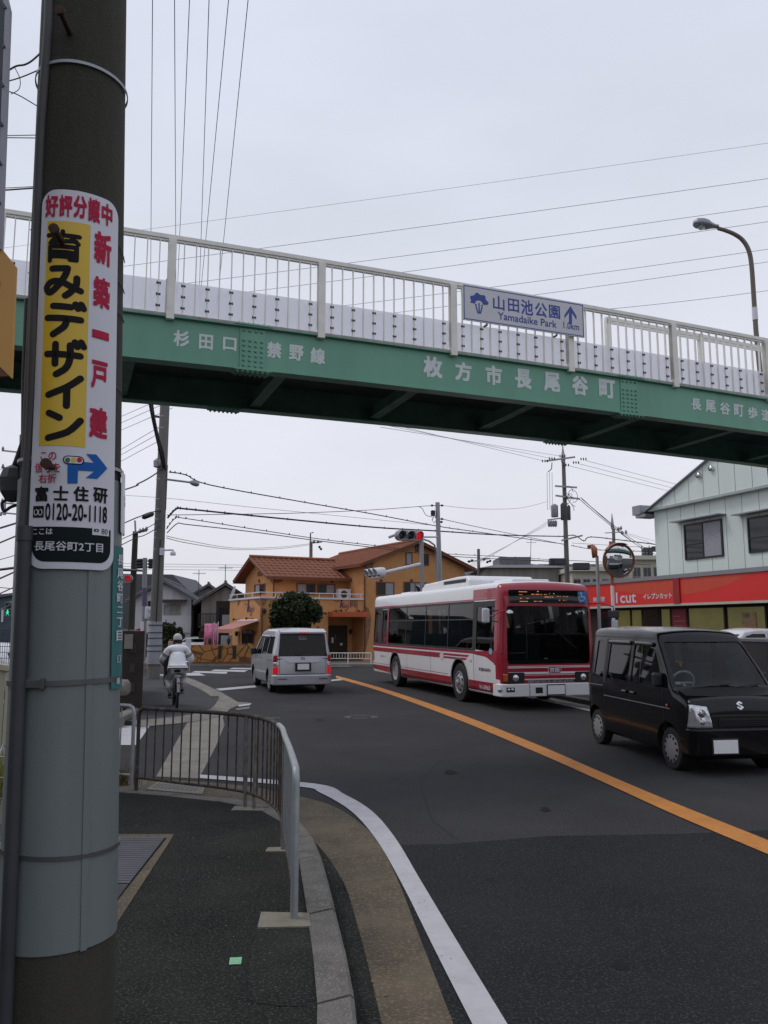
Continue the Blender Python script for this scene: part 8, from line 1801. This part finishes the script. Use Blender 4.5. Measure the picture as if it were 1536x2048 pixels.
# ============================================================ CYCLIST
def skin(name, pts, edges, rad, m, parent, sub=2, root=0):
    me = bpy.data.meshes.new(name); me.from_pydata(pts, edges, []); o = bpy.data.objects.new(name, me); link(o)
    md = o.modifiers.new('skin', 'SKIN'); md.use_smooth_shade = True; md.branch_smoothing = .6
    for i, r in enumerate(rad):
        sv = me.skin_vertices[0].data[i]; sv.radius = r if isinstance(r, tuple) else (r, r); sv.use_root = (i == root)
    s2_ = o.modifiers.new('sub', 'SUBSURF'); s2_.levels = sub; s2_.render_levels = sub
    e = evaluated(o); o.modifiers.clear(); o.data = e; e.materials.clear(); e.materials.append(m); e.polygons.foreach_set('use_smooth', [True] * len(e.polygons)); o.parent = parent; return o
def figure(root, J, jacket, trousers, shoe, capm, hand=True):
    """J: joints in local metres"""
    body = skin('body', [J['pelvis'], J['belly'], J['chest'], J['neckb'], J['neck'], J['lsh'], J['lel'], J['lwr'], J['rsh'], J['rel'], J['rwr'], J['lhip'], J['lkn'], J['lan'], J['rhip'], J['rkn'], J['ran']],
                [(0, 1), (1, 2), (2, 3), (3, 4), (2, 5), (5, 6), (6, 7), (2, 8), (8, 9), (9, 10), (0, 11), (11, 12), (12, 13), (0, 14), (14, 15), (15, 16)],
                [.12, .12, .13, .06, .055, .055, .042, .03, .055, .042, .03, .075, .055, .04, .075, .055, .04], M['skin'], root)
    skin('jacket', [J['belly'], J['chest'], J['collar'], J['lsh'], J['lel'], J['lcu'], J['rsh'], J['rel'], J['rcu'], J['hem']],
         [(0, 1), (1, 2), (1, 3), (3, 4), (4, 5), (1, 6), (6, 7), (7, 8), (0, 9)], [(.215, .18), (.225, .17), .085, (.12, .11), .088, .062, (.12, .11), .088, .062, (.205, .185)], jacket, root)
    skin('trousers', [J['waist'], J['lhip'], J['lkn'], J['lhm'], J['rhip'], J['rkn'], J['rhm']], [(0, 1), (1, 2), (2, 3), (0, 4), (4, 5), (5, 6)], [(.14, .12), .10, .098, .082, .10, .098, .082], trousers, root)
    for s in 'lr':
        a = Vector(J[s + 'an']); mbx = MB(); f = Vector(J.get('toe', (0, 1, 0))); 
        skin('shoe', [tuple(a + Vector((0, -.05, -.03))), tuple(a + Vector((0, .06, -.05))), tuple(a + Vector((0, .17, -.07)))], [(0, 1), (1, 2)], [(.045, .05), (.045, .045), (.04, .025)], shoe, root, 1)
    h = Vector(J['head']); bm = bmesh.new(); bmesh.ops.create_uvsphere(bm, u_segments=20, v_segments=14, radius=1)
    for v in bm.verts:
        z = v.co.z; w_ = 1 - .18 * max(0, -z); v.co = Vector((v.co.x * .075 * w_, v.co.y * .095 * w_ + (.012 if z < 0 and v.co.y > 0 else 0), z * .115)) + h
    me = bpy.data.meshes.new('head'); bm.to_mesh(me); bm.free(); me.materials.append(M['skin']); me.polygons.foreach_set('use_smooth', [True] * len(me.polygons)); o = bpy.data.objects.new('head', me); link(o); o.parent = body
    mb = MB()
    for sg in (1, -1): mb.lathe([(.0, 0), (.02, .004), (.024, .012), (.0, .016)], h + Vector((sg * .072, -.005, -.01)), (sg, 0, .1), n=10)
    mb.lathe([(.016, 0), (.010, .02), (0, .028)], h + Vector((0, .088, -.015)), (0, 1, -.2), n=8)
    mb.build('ear', M['skin'], o, local=True, smooth=60)
    mb = MB()
    for sg in (1, -1): mb.lathe([(.011, 0), (.008, .004), (0, .006)], h + Vector((sg * .028, .088, .012)), (0, 1, 0), n=8)
    mb.box(h.x - .022, h.x + .022, h.y + .09, h.y + .096, h.z - .052, h.z - .046); mb.build('face', M['hair'], o, local=True)
    bm = bmesh.new(); bmesh.ops.create_uvsphere(bm, u_segments=20, v_segments=14, radius=1)
    bmesh.ops.delete(bm, geom=[v for v in bm.verts if v.co.z < -.75 or (v.co.y > .35 and v.co.z < .45)], context='VERTS')
    for v in bm.verts: v.co = Vector((v.co.x * .084, v.co.y * .104 - .004, v.co.z * .122)) + h
    me = bpy.data.meshes.new('hair'); bm.to_mesh(me); bm.free(); me.materials.append(M['hair']); me.polygons.foreach_set('use_smooth', [True] * len(me.polygons)); hr = bpy.data.objects.new('hair', me); link(hr); hr.parent = body; md = hr.modifiers.new('t', 'SOLIDIFY'); md.thickness = .006
    if capm:
        mb = MB(); prof = [(.094, -.005), (.097, .02), (.092, .06), (.075, .095), (.045, .12), (.012, .130), (0, .134)]; mb.lathe([(r, z) for r, z in prof], h + Vector((0, -.006, .01)), (0, 0, 1), n=20)
        cp = mb.build('cap', capm, body, local=True, smooth=50)
        for v in cp.data.vertices: v.co.y = h.y + (v.co.y - h.y) * 1.14
        mb = MB(); vs = [h + Vector((.085 * math.sin(t), .085 + (.10 * math.cos(t)), .012 - .02 * abs(math.sin(t)))) for t in [-1.35 + 2.7 * k / 10 for k in range(11)]]; vs2 = [h + Vector((.085 * math.sin(t), .06 * math.cos(t) + .04, .02)) for t in [1.35 - 2.7 * k / 10 for k in range(11)]]
        mb.add(vs + vs2, [tuple(range(22))]); pk = mb.build('peak', capm, cp, local=True); md = pk.modifiers.new('t', 'SOLIDIFY'); md.thickness = .006
    for s in 'lr':
        wv = Vector(J[s + 'wr']); d = Vector(J.get(s + 'hd', (0, 1, -.2))).normalized(); sgn = -1 if s == 'l' else 1; side = d.cross(Vector((0, 0, 1))).normalized(); dn = Vector((0, 0, -1))
        pts = [tuple(wv), tuple(wv + d * .05)]; ed = [(0, 1)]; rd = [.024, (.036, .018)]
        for k in range(4):
            b_ = wv + d * .075 + side * (-.027 + .018 * k); i = len(pts); L_ = (.8, 1, .95, .75)[k]
            pts += [tuple(b_), tuple(b_ + d * .03 * L_ + dn * .008), tuple(b_ + d * .04 * L_ + dn * .032), tuple(b_ + d * .02 * L_ + dn * .045)]; ed += [(1, i), (i, i + 1), (i + 1, i + 2), (i + 2, i + 3)]; rd += [.0095, .009, .0085, .0075]
        i = len(pts); q = wv + d * .03 - side * sgn * .032; pts += [tuple(q), tuple(q + d * .03 - side * sgn * .012 + dn * .015), tuple(q + d * .045 + dn * .03)]; ed += [(1, i), (i, i + 1), (i + 1, i + 2)]; rd += [.012, .010, .009]
        skin('hand', pts, ed, rd, M['skin'], body, 1)
    return body
c = G(353, 1420, .1); c2 = G(347, 1411, .1); hd_ = (c2 - c).xy.normalized(); rz = math.atan2(-hd_.x, hd_.y)
bk = thing('bicycle', tuple(c), 'dark city bicycle ridden away from the camera along the far pavement', 'bicycle', rz=rz)
def bwheel(y, r=.335):
    mb = MB(); mb.lathe([(r - .028, -.016), (r - .008, -.019), (r, 0), (r - .008, .019), (r - .028, .016)], (0, y, r), (1, 0, 0), n=44); t_ = mb.build('wheel', M['rubber'], bk, smooth=50, local=True)
    mb = MB(); mb.lathe([(r - .045, -.011), (r - .029, -.012), (r - .029, .012), (r - .045, .011), (r - .045, -.011)], (0, y, r), (1, 0, 0), n=44); mb.build('rim', M['chrome'], t_, smooth=40, local=True)
    mb = MB()
    for k in range(28): a_ = 2 * math.pi * k / 28; mb.tube([(.02 * (-1) ** k, y, r), (0, y + (r - .04) * math.cos(a_), r + (r - .04) * math.sin(a_))], .0014, n=4)
    mb.tube([(-.035, y, r), (.035, y, r)], .018, n=10); mb.build('spokes', M['alu'], t_, local=True)
bwheel(0); bwheel(1.08)
mb = MB(); R_w = .335; FT = M['wire']
bbk, st_, ht = Vector((0, .42, .27)), Vector((0, .26, .72)), Vector((0, .88, .82))
for a_, b_, r_ in ((bbk, st_, .016), (bbk, Vector((0, .92, .70)), .019), (st_ - Vector((0, -.02, .1)), ht, .015), (Vector((0, .85, .90)), Vector((0, .94, .64)), .020)): mb.tube([a_, b_], r_, n=10)
for sg in (1, -1): mb.tube([bbk + Vector((sg * .02, 0, 0)), Vector((sg * .06, 0, .335))], .010, n=8); mb.tube([st_ + Vector((sg * .015, 0, -.02)), Vector((sg * .06, 0, .335))], .009, n=8); mb.tube([Vector((sg * .03, .94, .64)), Vector((sg * .055, 1.0, .5)), Vector((sg * .055, 1.08, .335))], .012, n=8)
mb.build('frame', mat('dark bicycle frame', (.015, .015, .018), .3), bk, smooth=50, local=True)
mb = MB()
for y in (0, 1.08): mb.add([Vector((sx, y + (R_w + .03) * math.cos(t), .335 + (R_w + .03) * math.sin(t))) for t in [math.radians(10 + 160 * k / 16) for k in range(17)] for sx in (-.03, .03)], [(2 * k, 2 * k + 1, 2 * k + 3, 2 * k + 2) for k in range(16)])
mg = mb.build('mudguard', M['alu'], bk, local=True, smooth=60)
mb = MB(); mb.lathe([(.02, -.0), (.10, .01), (.115, .035), (.10, .06), (.04, .07), (0, .07)], (0, .20, .78), (0, 0, 1), n=18); mb.prism([(-.05, .24, .80), (.05, .24, .80), (.02, .42, .82), (-.02, .42, .82)], (0, 0, .03)); mb.tube([(0, .255, .70), (0, .235, .80)], .013, n=8); mb.build('saddle', M['black'], bk, smooth=50, local=True)
mb = MB(); mb.tube(cat_rom([(-.30, .66, .96), (-.27, .74, .97), (-.14, .84, .98), (0, .85, .96), (.14, .84, .98), (.27, .74, .97), (.30, .66, .96)], 4), .012, n=8); mb.tube([(0, .85, .9), (0, .85, .97)], .014, n=8); mb.build('handlebar', M['chrome'], bk, smooth=50, local=True)
mb = MB(); 
for sg in (1, -1): mb.tube([(sg * .065, -.28, .72), (sg * .065, .2, .72)], .006, n=6); mb.tube([(sg * .065, -.2, .72), (sg * .065, 0, .36)], .005, n=6)
for k in range(6): mb.tube([(-.065, -.26 + .08 * k, .72), (.065, -.26 + .08 * k, .72)], .005, n=6)
mb.build('rear_rack', M['alu'], bk, local=True)
mb = MB(); mb.lathe([(.0, 0), (.025, .004), (.025, .016), (0, .02)], (0, -.33, .58), (0, -1, .2), n=14); mb.build('rear_reflector', M['redlens'], bk, local=True)
mb = MB(); mb.box(-.17, .17, .98, 1.22, .72, .74); 
for k in range(9):
    u = -.17 + .34 * k / 8
    for y in (.98, 1.22): mb.tube([(u * .85, y if y < 1 else 1.2, .73), (u, y, .95)], .004, n=4)
mb.tube([(-.17, .98, .95), (.17, .98, .95), (.17, 1.22, .95), (-.17, 1.22, .95), (-.17, .98, .95)], .007, n=5); mb.build('basket', M['alu'], bk, local=True)
mb = MB(); mb.lathe([(.085, -.004), (.09, 0), (.085, .004)], (.05, .42, .27), (1, 0, 0), n=24)
ca = math.radians(12); dv = Vector((0, math.cos(ca), math.sin(ca))) * .165
mb.tube([bbk + Vector((.07, 0, 0)), bbk + Vector((.08, 0, 0)) + dv], .011, n=8); mb.tube([bbk + Vector((-.07, 0, 0)), bbk + Vector((-.08, 0, 0)) - dv], .011, n=8); mb.tube([bbk + Vector((-.07, 0, 0)), bbk + Vector((.07, 0, 0))], .02, n=8)
pr_, pl_ = bbk + Vector((.13, 0, 0)) + dv, bbk + Vector((-.13, 0, 0)) - dv
for p_ in (pr_, pl_): mb.box(p_.x - .05, p_.x + .05, p_.y - .035, p_.y + .035, p_.z - .012, p_.z + .012)
mb.build('crank', M['conduit'], bk, local=True)
cy = thing('person', tuple(c), 'cyclist in a white jacket, white cap and pale trousers riding away along the pavement', 'person', rz=rz)
J = dict(pelvis=(0, .20, .90), belly=(0, .24, 1.03), chest=(0, .32, 1.22), neckb=(0, .37, 1.34), neck=(0, .40, 1.42), collar=(0, .37, 1.35), hem=(0, .20, .885), waist=(0, .22, .88), head=(0, .43, 1.475),
         lsh=(-.17, .34, 1.27), rsh=(.17, .34, 1.27), lel=(-.305, .46, 1.05), rel=(.305, .46, 1.05), lcu=(-.29, .62, .985), rcu=(.29, .62, .985), lwr=(-.29, .645, .985), rwr=(.29, .645, .985), lhd=(0, .8, -.1), rhd=(0, .8, -.1),
         lhip=(-.10, .24, .86), rhip=(.10, .24, .86), lkn=(-.16, .54, .60), rkn=(.15, .66, .66), lan=(pl_.x - .01, pl_.y - .05, pl_.z + .11), ran=(pr_.x + .01, pr_.y - .05, pr_.z + .11), lhm=(pl_.x - .01, pl_.y - .03, pl_.z + .17), rhm=(pr_.x + .0, pr_.y - .03, pr_.z + .17))
figure(cy, J, M['jacket'], M['trouser'], M['black'], M['capw'] if 'capw' in M else mat('off white cap', (.50, .49, .46), .8))
mb = MB()
for x in (-1, 1):
    for dz in (0, .028): a_ = Vector((x * .225, .385, 1.20 - dz * 1.0)); 
    p0, p1 = Vector((x * .17, .34, 1.27)), Vector((x * .305, .46, 1.05)); dd = (p1 - p0)
    for u in (.40, .52):
        mb.tube([p0 + dd * u, p0 + dd * (u + .045)], .108 - .02 * u, n=16)
mb.build('sleeve_stripe', M['navy'], cy, local=True, smooth=50)
skin('hem_band', [(0, .20, .90), (0, .20, .862)], [(0, 1)], [(.211, .191), (.209, .189)], M['navy'], cy, 2)
bg_ = thing('shoulder_bag', cy.matrix_basis @ Vector((-.22, .42, .9)), 'dark bag hanging at the left hip of the cyclist', 'bag', rz=rz); mb = MB(); mb.prism([(-.04, -.12, -.16), (-.04, .14, -.16), (-.04, .16, .12), (-.04, -.10, .16)], (.09, 0, 0)); mb.build('pouch', M['navy'], bg_, local=True, bevel=.025); mb = MB(); mb.tube([(0, -.05, .15), (.06, -.08, .3), (.12, -.08, .4)], .012, n=6); mb.build('strap', M['navy'], bg_, local=True)
# pedestrian with face mask behind the cyclist
c = P(342, 1300, 24.); pe = thing('person', (c.x, 24., -.0), 'person in dark clothes and a white face mask standing behind the cyclist', 'person', rz=math.radians(172))
J = dict(pelvis=(0, 0, .86), belly=(0, 0, .98), chest=(0, 0, 1.16), neckb=(0, 0, 1.30), neck=(0, 0, 1.38), collar=(0, 0, 1.31), hem=(0, 0, .84), waist=(0, 0, .88), head=(0, .02, 1.46), lsh=(-.17, 0, 1.24), rsh=(.17, 0, 1.24), lel=(-.19, -.02, .98), rel=(.19, -.02, .98), lcu=(-.18, .06, .78), rcu=(.18, .06, .78), lwr=(-.18, .07, .75), rwr=(.18, .07, .75), lhd=(0, .2, -1), rhd=(0, .2, -1),
         lhip=(-.09, 0, .80), rhip=(.09, 0, .80), lkn=(-.10, .02, .45), rkn=(.10, .02, .45), lan=(-.10, 0, .09), ran=(.10, 0, .09), lhm=(-.10, 0, .13), rhm=(.10, 0, .13))
J = {k: (v[0], v[1], v[2] * .94) for k, v in J.items()}
figure(pe, J, M['black'], M['black'], M['black'], None); mb = MB(); mb.lathe([(.062, 0), (.058, .025), (.03, .045), (0, .05)], Vector((0, .065, 1.335)), (0, 1, -.1), n=14); mb.build('face_mask', M['white'], pe, local=True, smooth=60)

# ============================================================ HOUSES BESIDE AND BEHIND THE CAMERA (unseen, added to shade the near pole and show in the windows' reflections)
for i, (x0, x1, y0, y1, h, m) in enumerate(((-19, -6.5, -9, 1.2, 6.2, 'oldwall2'), (-17, -4.5, -24, -12, 6.5, 'oldwall'), (-2, 9, -58, -48, 6, 'oldwall2'), (16, 27, -50, -38, 5.5, 'creamwall'), (20, 31, -16, -3, 5.5, 'oldwall'), (-34, -22, 6, 18, 6.5, 'oldwall'))):
    t_ = thing('unseen_house', ((x0 + x1) / 2, (y0 + y1) / 2, 0), ['unseen grey rendered house left of and behind the viewpoint', 'unseen pale house further back on the left behind the viewpoint', 'unseen grey house closing the street behind the viewpoint', 'unseen cream house behind the viewpoint on the right', 'unseen grey house right of the viewpoint', 'unseen pale house beyond the left edge of the photo'][i], 'house')
    fr = Fr(x0, y0, 0); mb = MB(); mb.box(0, x1 - x0, 0, y1 - y0, 0, h, fr); mb.build('wall', M[m], t_); gable_roof(fr, 0, x1 - x0, 0, y1 - y0, h, h + 2.2, 's', M['greytile'], t_, rib=1.2, ribr=.06)
    for k in range(3):
        for z in (1.0, 3.8):
            for d_, off in ((y1 - y0, .01),): mb = MB(); s = (x1 - x0) * (k + .5) / 3; mb.box(s - .8, s + .8, d_ + .002, d_ + .05, z, z + 1.3, fr); mb.build('window', M['winblack'], t_)

# grit, pebbles and a few dead leaves lying on the pavement and in the gutter
M['grit'] = mat('pale grit', (.22, .21, .19), .9, var=.3); mb = MB(); rg = random.Random(5)
for k in range(520):
    y = 2.6 + 6.0 * rg.random() ** 1.3; xr_ = -.15 - max(0, y - 5) * .12
    x = rg.uniform(-2.3, xr_) if rg.random() < .6 else rg.uniform(xr_ + .25, xr_ + .55); z = .119 if x < xr_ - .05 else .008
    if x + 1.1 > -.25 and x < -.95 and y < 3.3: continue
    r_ = rg.uniform(.002, .006); p = Vector((x, y, z + r_ * .4)); q = [p + Vector((rg.uniform(.6, 1) * r_ * a_, rg.uniform(.6, 1) * r_ * b_, rg.uniform(-.2, .4) * r_)) for a_, b_ in ((-1, 0), (0, -1), (1, 0), (0, 1))]; mb.add(q + [p + Vector((0, 0, r_ * .8))], [(0, 1, 4), (1, 2, 4), (2, 3, 4), (3, 0, 4)])
o = mb.build('grit', M['grit'], fix=False); tag(o, 'pale specks of grit scattered over the dark pavement and gutter', 'grit', kind='stuff')
M['deadleaf'] = mat('dead leaf', (.17, .11, .055), .9, var=.3)
mb = MB()
for px, py, s_ in ((772, 1990, .022), (745, 1962, .03), (700, 1770, .02), (650, 1700, .02), (690, 1660, .018), (560, 1590, .02), (330, 1590, .03), (345, 1600, .02)):
    p = G(px, py, .012); t_ = rg.uniform(0, 6.3); u = Vector((math.cos(t_), math.sin(t_), .1)) * s_; v_ = Vector((-math.sin(t_), math.cos(t_), .3)) * s_ * .3; mb.add([p - u, p + v_, p + u, p - v_ + Vector((0, 0, .004))], [(0, 1, 2, 3)])
o = mb.build('dead_leaves', M['deadleaf'], fix=False); tag(o, 'small dead leaves lying along the brown gutter', 'leaves', kind='stuff')
